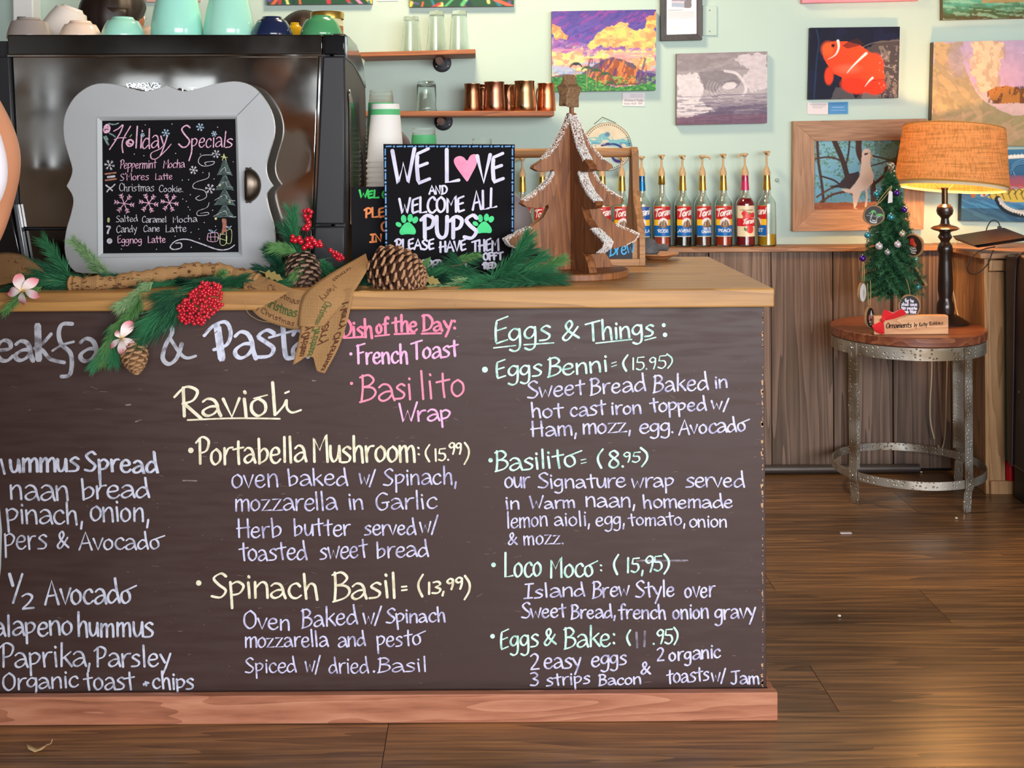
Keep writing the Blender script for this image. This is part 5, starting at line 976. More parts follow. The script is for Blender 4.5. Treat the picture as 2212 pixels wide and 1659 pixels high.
pw = lambda w_, reg, words, lines=(), **k: write(pb, wl, sf, w_, reg, words, lines, nib=.2, **k)
pw(8, 'M', [('WE', 990, 1372, 1280, 1358, 240), ('L', 1382, 1365, 1500, 1360, 245), ('VE', 1622, 1358, 1828, 1352, 200)])
pw(5, 'M', [('AND', 1268, 1448, 1402, 1446, 60, 4), ('WELCOME', 1045, 1594, 1535, 1578, 112), ('ALL', 1592, 1568, 1775, 1552, 145)])
pw(8, 'N', [('PUPS', 1460, 452, 1935, 455, 190)])
pw(4.4, 'N', [('PLEASE', 1240, 548, 1572, 548, 85), ('HAVE', 1615, 572, 1845, 556, 88), ('THEM', 1890, 568, 2125, 556, 95), ('WIPED', 1420, 725, 1640, 722, 80), ('OUT', 1740, 700, 1860, 700, 70), ('OFFT', 1990, 640, 2155, 632, 58), ('RED', 1990, 712, 2100, 708, 50)])
hm = MB(); hp = [(1008, 392), (990, 368), (981, 352), (982, 342), (992, 337), (1002, 340), (1009, 347), (1016, 336), (1026, 333), (1031, 340), (1029, 356), (1020, 374), (1011, 391)]
hp = [(p.x, p.y) for p in smoothline([(x, y, 0) for x, y in hp], 3)]; hm.add([sf(*p) for p in hp], [tuple(range(len(hp)))]); hm.build('pink_heart', chalk('pen_pink', '#fb9ec0', '#f28cb2', 25), pb, smooth=False)
for cx, cy, s_ in ((881, 487, 1), (1046, 485, .95)):
    m = MB(); pts = [(p.x, p.y) for p in smoothline([(cx + s_ * a, cy + s_ * b, 0) for a, b in ((0, -7), (9, -2), (17, 10), (15, 19), (5, 19), (-4, 19), (-15, 20), (-18, 12), (-10, -1))], 4, True)]
    m.add([sf(*p) for p in pts], [tuple(range(len(pts)))])
    for a, b, r1, r2, ro in ((-20, -2, 7, 5, .5), (-9, -14, 6, 9, -.1), (5, -16, 6, 9, .1), (16, -12, 6, 8, .5)): blob(m, cx + s_ * a, cy + s_ * b, r1 * s_, sf, r2 * s_, 12, ro)
    m.build('paw_print', gm, pb, smooth=False)
m = MB(); x = 834
while x < 1100: ink(m, [[(x, 316.5), (x + 11, 316)]], 3, sf, 0); blob(m, x + 17, 316.5, 2.4, sf); x += 23.4
y = 322
while y < 590:
    ink(m, [[(832 + (y - 311) * .012, y), (832 + (y - 311) * .012, y + 13)]], 3, sf, 0); blob(m, 832 + (y - 311) * .012, y + 20, 2.6, sf)
    ink(m, [[(1107, y), (1107, y + 13)]], 3, sf, 0); blob(m, 1107, y + 20, 2.6, sf); y += 26
m.build('dashed_border', bd, pb, smooth=False)
# ---------------------------------------------------------------- second black sign behind it
ws_ = thing('chalkboard_sign', 'smaller black board with green and orange words behind the pups sign', 'sign', (P(820, 570, 3.03).x, 3.03, ZC))
wc = [(759, 404), (905, 402), (905, 588), (760, 590)]; wbd = fixn(pp(wc, 3.034, .006).build('board', plain('sign_black2', '#1a1a1e', .75, spec=.15), ws_, smooth=False))
wf = lambda x, y: P(x, y, 3.033)
write(wbd, gn, wf, 4.4, 'N', [('WEL', 930, 108, 1100, 108, 62), ('COME', 1125, 108, 1330, 108, 62)], nib=.1)
write(wbd, om, wf, 4.4, 'N', [('PLEASE', 975, 275, 1340, 268, 78), ('ORDER', 1120, 390, 1400, 385, 80), ('IN', 1022, 485, 1130, 480, 62)], nib=.1)
# ---------------------------------------------------------------- paper and clear cups in stacks, tall canister, lid
paper = plain('paper_cup', '#ece9e4', .6); pgreen = plain('cup_green_print', '#58b877', .6)
def stacks(name, px, ytop, rt, rb, hgt, step, Y, mat, label, lab2, group, band=None, n=None, dy=.03):
    x = P(px, 500, Y).x; z1 = P(px, ytop, Y).z; n = n or int(round((z1 - ZC - hgt) / step)) + 1; step = (z1 - ZC - hgt - .0005) / (n - 1)
    t = thing(name, label, 'cup', (x, Y, z1 - hgt), group)
    pr = [(.0005, hgt - .006), (rt * .93, hgt - .006), (rt * .95, hgt), (rt, hgt), (rb * .985, .008), (rb + .0015, .007), (rb + .003, .004), (rb + .0015, 0), (rb - .001, .002)]
    sh_ = fixn(MB().lathe([(r, z + z1 - hgt) for r, z in pr], (x, Y, 0), 28).build('wall', mat, t, ang=50))
    if band:
        for (za, zb) in band: f = lambda z: rt + (rb * .985 - rt) * (hgt - z) / (hgt - .008) + .0005; fixn(MB().lathe([(f(za), za + z1 - hgt), (f(zb), zb + z1 - hgt)], (x, Y, 0), 28).build('green_print', pgreen, t, ang=50))
    for i in range(1, n):
        dup(t, (x, Y, z1 - hgt - step * i), lab2, group)
stacks('paper_cup', 834, 225, .040, .0535, .165, .0145, 3.30, paper, 'topmost white paper cup with green print, upside down on its stack', 'white paper cup nested in the upside-down stack behind the signs', 'paper cups stacked upside down', band=[(.134, .150)])
clr = plain('clear_plastic', '#e9f0ea', .08, trans=.85, ior=1.12, spec=.5, alpha=.55)
stacks('clear_cup', 825, 195, .034, .044, .115, .0135, 3.43, clr, 'topmost clear plastic cup of the tall stack behind paper cups', 'clear plastic cup nested in tall stack behind the paper cups', 'tall stack of clear cups behind paper cups', band=[(.062, .078)])
stacks('clear_cup', 917, 276, .033, .041, .115, .0135, 3.36, clr, 'topmost clear plastic cup peeking over the pups sign, left stack', 'clear plastic cup nested in the left stack behind the pups sign', 'left stack of clear cups behind the pups sign', band=[(.070, .094)])
stacks('clear_cup', 1042, 299, .028, .035, .105, .0135, 3.36, clr, 'topmost short clear cup peeking over the pups sign, right stack', 'clear plastic cup nested in the right stack behind the pups sign', 'right stack of clear cups behind the pups sign')
cx_ = P(834, 300, 3.74).x; can = thing('canister', 'dark mauve dome-topped canister half hidden behind the paper cups', 'canister', (cx_, 3.74, ZC)); zc_ = P(834, 272, 3.74).z
fixn(MB().lathe([(.001, ZC), (.078, ZC), (.08, ZC + .01), (.08, zc_ - .12)], (cx_, 3.74, 0), 32).build('body', plain('mauve_dark', '#544650', .4), can))
fixn(MB().lathe([(.081, zc_ - .12)] + [(.083 * math.cos(a), zc_ - .085 + .085 * math.sin(a)) for a in [k * PI / 20 for k in range(10)]] + [(.001, zc_)], (cx_, 3.74, 0), 32).build('dome_lid', plain('mauve_dark2', '#4c3f48', .35), can))
lc = P(1062, 490, 3.155); r_ = lc.z - ZC; tag(fixn(MB().lathe([(.001, -.003), (r_ * .8, -.003), (r_ * .82, -.006), (r_ * .99, -.006), (r_, 0), (r_ * .98, .004), (.001, .003)], lc, 40, Matrix.Rotation(PI / 2, 4, 'X')).build('round_tray', plain('pale_lid', '#b9b4b6', .4))), 'round pale grey tray standing on edge behind the pups sign', 'tray')
# ---------------------------------------------------------------- wooden caddy with a dowel handle
cad_m = wood('caddy_wood', '#6f4a30', '#b58358', axis=2, scale=8, rough=.6, bands=.3, mid='#96683f')
cad_x = wood('caddy_rail', '#7d5636', '#bd8d61', axis=0, scale=8, rough=.6, bands=.3, mid='#a07247')
xr_ = .447; cad = thing('wooden_caddy', 'wooden tote caddy with dowel handle and blue chalk lettering behind the tree', 'caddy', (.26, 3.32, ZC))
ep = [(3.19, ZC), (3.19, 1.09), (3.215, 1.135), (3.265, 1.165), (3.29, 1.21), (3.298, 1.30)] + [(3.33 + .033 * math.cos(a), 1.30 + .024 * math.sin(a)) for a in (PI * .8, PI * .6, PI * .5, PI * .4, PI * .2)] + [(3.362, 1.30), (3.37, 1.21), (3.395, 1.165), (3.445, 1.135), (3.43, 1.09), (3.43, ZC)]
for xx in (.08, xr_): fixn(MB().prism([(xx - .020, y, z) for y, z in ep], [(xx, y, z) for y, z in ep]).build('end_board', cad_m, cad, bevel=.002))
MB().tube([(.062, 3.33, 1.308), (xr_ - .004, 3.33, 1.308)], .0135, 16).build('dowel_handle', cad_x, cad)
MB().box((.08, 3.20, ZC), (xr_ - .021, 3.425, ZC + .012)).build('bottom_board', cad_x, cad)
MB().box((.08, 3.415, ZC + .012), (xr_ - .021, 3.425, 1.085)).build('back_board', cad_x, cad)
MB().box((.08, 3.192, ZC), (xr_ - .0205, 3.20, 1.085)).build('front_board', cad_x, cad)
cs_ = MB().box((.09, 3.1905, ZC + .019), (xr_ - .034, 3.1918, 1.075)).build('slate', plain('slate_grey', '#33333a', .7, noise=.3, nscale=25), cad)
for lo, hi in (((.08, 3.183, ZC), (xr_, 3.1915, ZC + .019)), ((.08, 3.183, 1.073), (xr_, 3.1915, 1.09)), ((xr_ - .016, 3.182, ZC + .001), (xr_ + .0005, 3.190, 1.089)), ((.08, 3.182, ZC + .001), (.096, 3.190, 1.089))): MB().box(lo, hi).build('frame_rail', cad_x, cad, bevel=.0015)
m = MB(); cbw = chalk('pen_sky', '#4fb4ee', '#459fd6', 20); cf = lambda x, y: P(x, y, 3.1898)
for wd in (('Island', 1180, 556, 1300, 556, 30), ('Brew', 1316, 552, 1370, 546, 28)): ink(m, word_strokes(*wd), 3, cf, .1)
m.build('lettering', cbw, cs_, smooth=False)
# ---------------------------------------------------------------- wooden dish with grey stone scoop
dc = P(1420, 553, 3.36); dc.z = ZC
dsh = fixn(MB().lathe([(.001, .001), (.03, .001), (.034, .004), (.062, .016), (.0625, .019), (.058, .018), (.032, .008), (.001, .007)], (dc.x, 3.362, ZC), 36).build('wooden_dish', wood('dish_wood', '#8a5230', '#c98e5c', axis=0, scale=8, rough=.4), None, origin=(dc.x, 3.362, ZC))); tag(dsh, 'shallow turned wooden dish at the back edge of the counter', 'dish')
sd = MB().lathe([(.001, .009), (.024, .009), (.034, .022), (.032, .040), (.022, .056), (.010, .062), (.001, .063)], (dc.x - .028, 3.362, ZC), 24).build('grey_stone', plain('stone_grey', '#5c5a5c', .7, noise=.4, nscale=60, bump=.3), None, origin=(dc.x - .028, 3.362, ZC)); fixn(sd); tag(sd, 'rounded dark grey stone piece sitting in the wooden dish', 'stone')
MB().tube([(dc.x - .01, 3.355, ZC + .035), (dc.x + .018, 3.345, ZC + .036), (dc.x + .028, 3.34, ZC + .034)], [.010, .011, .009], 10).build('lug', MC['stone_grey'], sd)
# ---------------------------------------------------------------- crossed wooden tree with glitter edges
YT = 2.965; tx = P(1237, 590, YT).x
wt = thing('wooden_tree', 'brown wooden tabletop tree of crossed boards with silver glitter and star', 'decoration', (tx, YT, ZC))
tw = wood('tree_wood', '#3a2115', '#a46a38', axis=2, scale=9, rough=.5, bands=.25, mid='#7c4a29', stretch=9)
half = [(0, 245), (7, 247), (22, 278), (46, 318), (76, 346), (97, 358), (100, 364), (88, 370), (68, 372), (52, 367), (50, 371), (62, 390), (90, 414), (122, 431), (128, 438), (116, 445), (92, 449), (72, 446), (64, 441), (63, 448), (76, 468), (106, 488), (146, 503), (166, 512), (158, 524), (130, 536), (100, 542), (72, 541), (62, 537), (76, 548), (88, 562), (97, 592), (40, 592), (0, 592)]
half = [(x * .97, y) for x, y in half]
zy = lambda y: H - (y - CY) * YT / F
kx = YT / F; phi = math.radians(23)
def half_board(ang, th=.022, name='wing_board', base=0):
    c, s = math.cos(ang), math.sin(ang); off = (-s * th / 2, c * th / 2)
    pts = [(r * kx + (0 if r > 0 else base), max(zy(y), ZC + .0165)) for r, y in half]
    mk = lambda o: [(tx + r * c + o * off[0], YT + r * s + o * off[1], z) for r, z in pts]
    fixn(MB().prism(mk(-1), mk(1)).build(name, tw, wt, bevel=.001))
    return c, s, off, pts
rg_ = random.Random(12)
gl_m = plain('silver_glitter', '#f4f1ee', .3, metal=.1, spec=.9)
def glit(c, s, off, pts, w_edge, amount):
    m = MB()
    for (i0, i1) in ((1, 5), (10, 14), (21, 26)):
        seg = pts[i0:i1]
        for _ in range(amount):
            q = rg_.randrange(len(seg) - 1); t_ = rg_.random(); r = seg[q][0] + (seg[q + 1][0] - seg[q][0]) * t_; z = seg[q][1] + (seg[q + 1][1] - seg[q][1]) * t_
            o = rg_.uniform(-w_edge, w_edge); dn = abs(rg_.gauss(0, .0022)); 
            side = rg_.choice([-1, 1]) if rg_.random() < .35 else 0
            if side: o = side * 1.03; dn = rg_.uniform(0, .008) ** 1
            ctrp = Vector((tx + (r - dn * .7 + .001) * c + o * off[0], YT + (r - dn * .7 + .001) * s + o * off[1], z - dn * .6 + .0014))
            a = Vector((rg_.gauss(0, 1), rg_.gauss(0, 1), rg_.gauss(0, 1))).normalized() * .0019; b = a.orthogonal().normalized() * .0019
            m.add([ctrp + a, ctrp + b, ctrp - a, ctrp - b], [(0, 1, 2, 3)])
    tag(m.build('glitter', gl_m, wt, smooth=False), None, None, kind='stuff')
for ang, am in ((phi, 900), (PI + phi, 900), (phi - PI / 2, 1900), (phi + PI / 2, 150)):
    c, s, off, pts = half_board(ang, base=.0); glit(c, s, off, pts, 1.0, am)
fixn(MB().lathe([(.001, ZC), (.140, ZC), (.142, ZC + .002), (.142, ZC + .015), (.140, ZC + .017), (.001, ZC + .017)], (tx, YT, 0), 48).build('round_base', tw, wt))
sp_ = []
for k in range(10):
    a = PI / 2 + k * PI / 5 - .06; r = (.047 if k % 2 == 0 else .027) ; sp_.append((r * math.cos(a) * .62, r * math.sin(a)))
so = Vector((tx - .004, YT, zy(201))); ca, sa = math.cos(.9), math.sin(.9)
fixn(MB().prism([(so.x + x * ca - .019 * sa - .004, so.y + x * -sa * .5 - .019 * ca, so.z + z) for x, z in sp_], [(so.x + x * ca + .019 * sa, so.y - x * sa * .5 + .019 * ca, so.z + z) for x, z in sp_]).build('star', wood('star_wood', '#5d4530', '#8f6c49', axis=1, scale=14, rough=.6, stretch=3), wt, bevel=.003))
MB().tube([(tx, YT, zy(252)), (tx, YT, zy(225))], .006, 8).build('star_peg', tw, wt)
# ================================================================ the garland along the counter edge
rg = random.Random(44)
pine = [plain('pine_needles_%d' % i, c, .6, spec=.25) for i, c in enumerate(('#245a3c', '#35794f', '#5c8c50', '#86a878', '#1a4533'))]
stem_m = plain('pine_stem', '#6b4f35', .8)
def spray(p0, p1, L, n, mat, parent, wid=.0017, ang=.6, droop=.12, kind='pine_spray', bare=0.0):
    p0, p1 = Vector(p0), Vector(p1); d = (p1 - p0); T = d.length; d.normalize(); side = d.cross(Vector((0, 1, .2))).normalized(); up = side.cross(d)
    mid = (p0 + p1) / 2 + side * rg.uniform(-.1, .1) * T; pts = smoothline([p0, mid, p1], 5)
    m = MB(); m.tube(pts, .0016, 4)
    for i in range(n):
        t = bare + (1 - bare) * (i / n) ** .8; q = min(int(t * (len(pts) - 1)), len(pts) - 2); f = t * (len(pts) - 1) - q; o = pts[q].lerp(pts[q + 1], f)
        dd = (pts[q + 1] - pts[q]).normalized(); a = rg.uniform(0, 2 * PI); sp = ang * rg.uniform(.5, 1.25) * (1 - .3 * (i / n))
        v = (dd * math.cos(sp) + (side * math.cos(a) + up * math.sin(a)) * math.sin(sp)).normalized(); l = L * rg.uniform(.7, 1.1)
        L_ = l; w = v.cross(Vector((rg.gauss(0, .4), -1, rg.gauss(0, .4)))).normalized() * wid * rg.uniform(.7, 1.2) * .5
        m1 = o + v * l * .55 + Vector((0, 0, -droop * l * .2)); e = o + v * l + Vector((0, 0, -droop * l))
        m.add([o - w, o + w, m1 + w * .8, m1 - w * .8, e], [(0, 1, 2, 3), (3, 2, 4)])
    ob = m.build(kind, mat, parent, smooth=False); ob['kind'] = 'stuff'; return ob
gar = thing('pine_garland', 'green pine garland draped along the front edge of the counter', 'garland', (-.45, 2.75, ZC))
YG = 2.76
def S(x0, y0, x1, y1, L, n, mi, Ya=YG, Yb=None, **k): return spray(P(x0, y0, Ya), P(x1, y1, Yb if Yb else Ya - .01), L, n, pine[mi], gar, **k)
MB().tube([P(x, y, 2.80) for x, y in ((-40, 618), (120, 612), (300, 620), (480, 610), (640, 605), (800, 612), (1000, 610), (1180, 606))], .006, 8).build('main_stem', stem_m, gar)
lg = dict(L=.062, n=330)
# left
S(150, 600, 102, 530, .05, 260, 1, 2.86); S(160, 602, 75, 572, .05, 240, 0, 2.86); S(235, 596, 160, 522, .028, 520, 3, 2.84, ang=.9, wid=.0016); S(215, 590, 180, 540, .028, 340, 2, 2.85, ang=.9)
S(190, 605, 95, 598, .06, 260, 0); S(230, 618, 120, 606, .06, 240, 1); S(90, 620, 15, 668, .025, 260, 2, 2.68, 2.63, ang=.8); S(60, 610, -20, 640, .03, 220, 4, 2.70); S(250, 625, 130, 632, .05, 260, 4, 2.74)
# the big branch hanging in front of the menu
S(310, 625, 262, 700, .034, 700, 2, 2.68, 2.635, ang=.8, wid=.0017); S(268, 690, 222, 770, .034, 700, 2, 2.64, 2.63, ang=.75, wid=.0018); S(236, 742, 208, 782, .032, 460, 1, 2.635, 2.625, ang=.6, wid=.0018); S(330, 610, 262, 660, .032, 420, 3, 2.69, 2.65, ang=.85)
S(240, 700, 246, 775, .032, 380, 1, 2.64, 2.63, ang=.9, wid=.0016)
S(455, 598, 360, 640, .065, 380, 0, 2.72, 2.66); S(440, 610, 330, 690, .065, 420, 1, 2.70, 2.635); S(420, 620, 318, 720, .062, 380, 0, 2.68, 2.63); S(480, 600, 370, 660, .06, 320, 4, 2.71, 2.65); S(380, 640, 300, 735, .05, 260, 1, 2.66, 2.63)
S(440, 600, 402, 580, .02, 260, 2, 2.84, ang=.9); S(460, 612, 480, 590, .02, 220, 2, 2.76, ang=.9); S(430, 625, 520, 605, .05, 260, 0); S(460, 635, 525, 640, .035, 220, 1, 2.70)
# middle cluster around the cones
S(655, 560, 632, 470, .055, 320, 1, 2.88); S(640, 560, 618, 500, .05, 240, 0, 2.88); S(700, 600, 640, 548, .04, 260, 0, 2.86); S(620, 600, 590, 560, .04, 240, 4, 2.88); S(620, 600, 560, 580, .035, 220, 4, 2.86)
S(690, 560, 746, 602, .028, 420, 1, 2.84, 2.80, ang=.9); S(680, 575, 735, 615, .028, 340, 0, 2.82, ang=.9); S(640, 545, 600, 535, .04, 240, 2, 2.84); S(665, 560, 640, 590, .032, 260, 2, 2.80, 2.76); S(690, 625, 740, 598, .03, 260, 2, 2.78, ang=.7); S(600, 590, 690, 590, .045, 320, 4, 2.9)
S(600, 600, 640, 560, .045, 300, 1, 2.87); S(720, 612, 775, 600, .04, 260, 0, 2.84); S(610, 570, 585, 545, .04, 240, 0, 2.88); S(700, 585, 760, 570, .03, 260, 4, 2.88); S(780, 612, 730, 600, .035, 220, 2, 2.80); S(570, 612, 640, 606, .04, 240, 1, 2.84)
S(690, 640, 650, 615, .03, 200, 2, 2.79)
# right: long soft sprays up to the wooden tree
S(1000, 565, 925, 612, .05, 260, 1, 2.86); S(910, 590, 1010, 560, .05, 260, 0, 2.88); S(905, 600, 1000, 590, .05, 260, 1, 2.86); S(890, 620, 960, 618, .05, 240, 0, 2.8); S(930, 555, 905, 590, .03, 200, 2, 2.88)
S(1060, 600, 1135, 520, .055, 420, 1, 2.80); S(1070, 610, 1140, 545, .05, 300, 0, 2.80); S(1050, 602, 990, 570, .055, 260, 0, 2.84); S(1085, 600, 985, 606, .055, 300, 1, 2.80); S(1060, 612, 1000, 632, .055, 280, 1, 2.74, 2.70)
S(1070, 605, 1175, 585, .055, 420, 1, 2.80); S(1075, 610, 1200, 603, .055, 420, 0, 2.76); S(1120, 600, 1210, 562, .035, 380, 2, 2.80, ang=.7); S(1090, 600, 1165, 560, .05, 300, 1, 2.82); S(1010, 600, 940, 622, .03, 260, 3, 2.76, ang=.8); S(1160, 612, 1060, 620, .05, 300, 0, 2.74, 2.71); S(1040, 592, 1105, 600, .045, 260, 4, 2.84); S(985, 560, 1025, 552, .025, 200, 2, 2.86)
for i in range(26):
    x = rg.uniform(-10, 1150); 
    if 540 < x < 770: continue
    a = rg.choice([-1, 1]) * rg.uniform(50, 90); S(x, rg.uniform(604, 620), x + a, rg.uniform(600, 622), .042, 200, rg.choice([0, 1, 4, 1, 0]), 2.80, 2.76)
for (x0, y0, x1, y1) in ((470, 715, 452, 718), (455, 700, 420, 712), (450, 712, 425, 725), (1015, 560, 975, 575)):
    MB().tube(smoothline([P(x0, y0, 2.64), P((x0 + x1) / 2, (y0 + y1) / 2 + 4, 2.64), P(x1, y1, 2.64)], 4), .0008, 4).build('twig', stem_m, gar)
# ---------------------------------------------------------------- pine cones with every scale a piece
def cone_m(name, a, b):
    return plain(name, a, .75, noise=.35, nscale=70), plain(name + '_tip', b, .7, noise=.25, nscale=90)
def pinecone(cx, cy, Y, axis, Lpx, Rpx, ns, mats, label, size=1.0, open_=.9, flip=1):
    c = P(cx, cy, Y); k = Y / F; L = Lpx * k; R = Rpx * k; ax = Vector(axis).normalized(); u = ax.orthogonal().normalized(); v = ax.cross(u)
    t = thing('pine_cone', label, 'pine cone', c, 'pine cones on the garland')
    core = MB(); M = Matrix((( *u, ), (*v,), (*ax,))).transposed().to_4x4()
    prof = lambda s: R * (math.sin(PI * min(1, .12 + s * .86)) ** .62) * (1.0 - .25 * s)
    core.lathe([(max(prof(s / 10) * .55, .0005), L * (s / 10 - .5)) for s in range(11)], c, 14, M); core.build('core', mats[0], t)
    sw = 2.0 * R * math.sqrt(3.2 / ns) * 1.5 * size; base = MB()
    sl = R * .62
    vs = [(-.28, 0, 0), (.28, 0, 0), (-.5, .62, .02), (.5, .62, .02), (-.36, .93, .10), (.36, .93, .10), (0, 1.04, .14),
          (-.28, 0, -.10), (.28, 0, -.10), (-.46, .62, -.12), (.46, .62, -.12), (-.30, .94, -.06), (.30, .94, -.06), (0, 1.02, -.02)]
    base.add([(x * sw, y * sl, z * sw) for x, y, z in vs], [(0, 1, 3, 2), (2, 3, 5, 4), (4, 5, 6), (7, 9, 10, 8), (9, 11, 12, 10), (11, 13, 12), (0, 2, 9, 7), (1, 8, 10, 3), (2, 4, 11, 9), (3, 10, 12, 5), (4, 6, 13, 11), (5, 12, 13, 6)])
    first = None
    for i in range(ns):
        s = (i + .5) / ns; az = i * 2.39996; r = prof(s); o = ax * (L * (s - .5)) + (u * math.cos(az) + v * math.sin(az)) * r * .45
        rad = (u * math.cos(az) + v * math.sin(az)); tilt = open_ * (1 - s * .75) if flip > 0 else open_
        y_ = (rad * math.cos(.5 - tilt * .3 + s * .9) + ax * math.sin(.5 - tilt * .3 + s * .9)).normalized(); x_ = y_.cross(rad.cross(ax)).normalized(); x_ = rad.cross(ax).normalized(); z_ = x_.cross(y_)
        sc = .55 + .6 * math.sin(PI * min(1, .15 + .8 * s))
        if first is None:
            first = base.build('scale', mats[0], t, smooth=False); first.data.materials.append(mats[1])
            # undo the world-to-local shift made by build
            for vtx in first.data.vertices: vtx.co += c
            for fi in (2, 5, 10, 11, 1): first.data.polygons[fi].material_index = 1
            ob = first
        else: ob = first.copy(); COL.objects.link(ob); ob.parent = t
        ob.matrix_local = Matrix.Translation(o) @ Matrix((( *(x_ * sc),), (*(y_ * sc),), (*(z_ * sc),))).transposed().to_4x4()
    return t
dk = cone_m('cone_dark', '#5f3d2b', '#b08664'); md = cone_m('cone_mid', '#4c352a', '#8f7460'); lt_ = cone_m('cone_tan', '#8a6444', '#b98f66')
pinecone(853, 585, 2.74, (.86, -.30, -.25), 108, 56, 120, dk, 'large brown pine cone lying right of the burlap bow', 1.0)
pinecone(655, 588, 2.80, (.25, -.5, -.8), 82, 40, 90, md, 'dark pine cone nestled under the red berry sprig', 1.0)
pinecone(290, 765, 2.63, (.25, -.35, -.9), 66, 30, 62, lt_, 'small tan pine cone hanging over the menu below pink flower', 1.1, 1.0)
# ---------------------------------------------------------------- red berries
red = plain('berry_red', '#c3152a', .12, coat=.8); red_t = plain('berry_stem', '#4a1f1c', .7)
b0 = MB().ball((0, 0, 0), 1.0, 10, 7)
def berries(label, pts, r, Y, stems, group='red berry picks on the garland', jitter=.004):
    c = P(*pts[0], Y); t = thing('berry_pick', label, 'berries', c, group); first = None
    for x, y in pts:
        p = P(x, y, Y + rg.uniform(-jitter, jitter))
        if first is None:
            first = b0.build('berry', red, t)
            for v in first.data.vertices: v.co += c
            ob = first
        else: ob = first.copy(); COL.objects.link(ob); ob.parent = t
        ob.location = p - c; s = r * Y / F * rg.uniform(.85, 1.12); ob.scale = (s, s, s)
    for st in stems: MB().tube(smoothline([P(x, y, Y + .004) for x, y in st], 4), .0012, 5).build('stem', red_t, t)
big = []; tries = 0
while len(big) < 135 and tries < 9000:
    tries += 1; x, y = rg.uniform(384, 480), rg.uniform(610, 700); X, Y_ = x - 436, y - 656; a = .75; u_ = X * math.cos(a) - Y_ * math.sin(a); v_ = X * math.sin(a) + Y_ * math.cos(a)
    if abs(u_) / 58 > 1 or abs(v_) / 33 > 1 or (u_ / 58) ** 4 + (v_ / 33) ** 4 > 1: continue
    if all(math.hypot(x - p[0], y - p[1]) > 4.9 for p in big): big.append((x, y))
berries('dense oval cluster of small red berries hanging over counter edge', big, 4.4, 2.64, [[(455, 625), (430, 660), (400, 690)]], jitter=.012)
berries('upright sprig of glossy red berries rising beside the espresso machine', [(658, 456), (666, 454), (672, 458), (659, 466), (670, 467), (664, 474), (667, 480), (661, 489), (668, 486), (656, 494), (664, 494)], 5.4, 2.86, [[(664, 455), (664, 500), (660, 520)]])
berries('row of glossy red berries above the dark pine cone', [(632, 511), (637, 520), (646, 515), (650, 522), (664, 517), (668, 525), (673, 515), (678, 521), (663, 530), (681, 526), (686, 530), (693, 530), (657, 535), (672, 533), (631, 519), (690, 523)], 6.2, 2.85, [[(634, 516), (660, 525), (695, 530)]])
berries('small row of red berries at the right end near black cover', [(714, 541), (720, 545), (726, 546), (722, 552), (731, 550), (737, 552), (728, 558), (741, 558), (733, 560)], 5.0, 2.84, [[(700, 530), (722, 548), (742, 560)]])
# ---------------------------------------------------------------- plumeria flowers
def flower(cx, cy, Y, R, rots, label, yaw=0, pitch=0):
    c = P(cx, cy, Y); k = Y / F; t = thing('plumeria', label, 'flower', c, 'pink plumeria flowers on the garland'); Rm = Matrix.Rotation(yaw, 4, 'Z') @ Matrix.Rotation(pitch, 4, 'X')
    for (a, ln, wd, cup_) in rots:
        p = Paint(0, 0, 1, 1, .06, '#ffffff'); tt = p.y; p.grad([(0, '#f7d25c'), (.14, '#fbeee0'), (.5, '#fdeef0'), (.8, '#f6a9b4'), (1, '#f08498')])
        ca, sa = math.cos(a), math.sin(a)
        def fn(u, v, a=a, ln=ln, wd=wd, cup_=cup_, ca=ca, sa=sa):
            w = wd * R * (math.sin(PI * (v * .93 + .04)) ** .7) * (.35 + .65 * v); s = (u - .5) * 2 * w; r = ln * R * v
            z = .10 * R * math.sin(v * PI) * 1 + cup_ * R * ((u - .5) * 2) * .16 - .22 * R * v * v
            q = Vector((r * ca - s * sa, -z - .05 * R + .0, r * sa + s * ca)) * k; return c + Rm @ q
        p.build('petal', fn, vcol('petal', .5), t, rev=True)
    MB().tube([c + Vector((0, .014, -.002)), c + Vector((0, -.002 * 0, 0))], [.002, .004], 8).build('throat', plain('throat_yellow', '#e8b83c', .6), t)
A = math.radians
flower(50, 627, 2.63, 37, [(A(112), 1.0, .42, 1), (A(42), 1.0, .40, 1), (A(-22), .98, .40, 1), (A(-95), .86, .42, 1), (A(188), .95, .38, 1)], 'white and pink plumeria flower at the left end of counter')
flower(263, 730, 2.615, 40, [(A(62), 1.0, .42, 1), (A(-40), .85, .42, 1), (A(-88), .95, .36, 1), (A(-142), .8, .24, 1), (A(120), .5, .3, 1)], 'pink plumeria flower hanging on the drooping pine branch', .15, -.15)
# small gilded holly leaves
hl = plain('gilt_leaf', '#a8965a', .4, metal=.5)
for x0, y0, x1, y1, lb in ((905, 597, 952, 612, 'gilded holly leaf sticking out right of the large pine cone'), (560, 585, 612, 604, 'gilded holly leaf lying on the burlap left of dark cone')):
    m = MB(); a_, b_ = P(x0, y0, 2.745), P(x1, y1, 2.735); d_ = b_ - a_; n_ = Vector((d_.z, 0, -d_.x)).normalized() * .012; prof_ = [(0, .08), (.25, .1), (.35, .9), (.45, .45), (.58, 1), (.68, .5), (.8, .75), (.88, .3), (1, 0)]
    m.prism([a_ + d_ * t + n_ * w for t, w in prof_] + [a_ + d_ * t - n_ * w for t, w in prof_[::-1][1:]], [a_ + d_ * t + n_ * w + Vector((0, .001, 0)) for t, w in prof_] + [a_ + d_ * t - n_ * w + Vector((0, .001, 0)) for t, w in prof_[::-1][1:]])
    o = m.build('holly_leaf', hl, None, smooth=False, origin=a_); tag(o, lb, 'leaf')
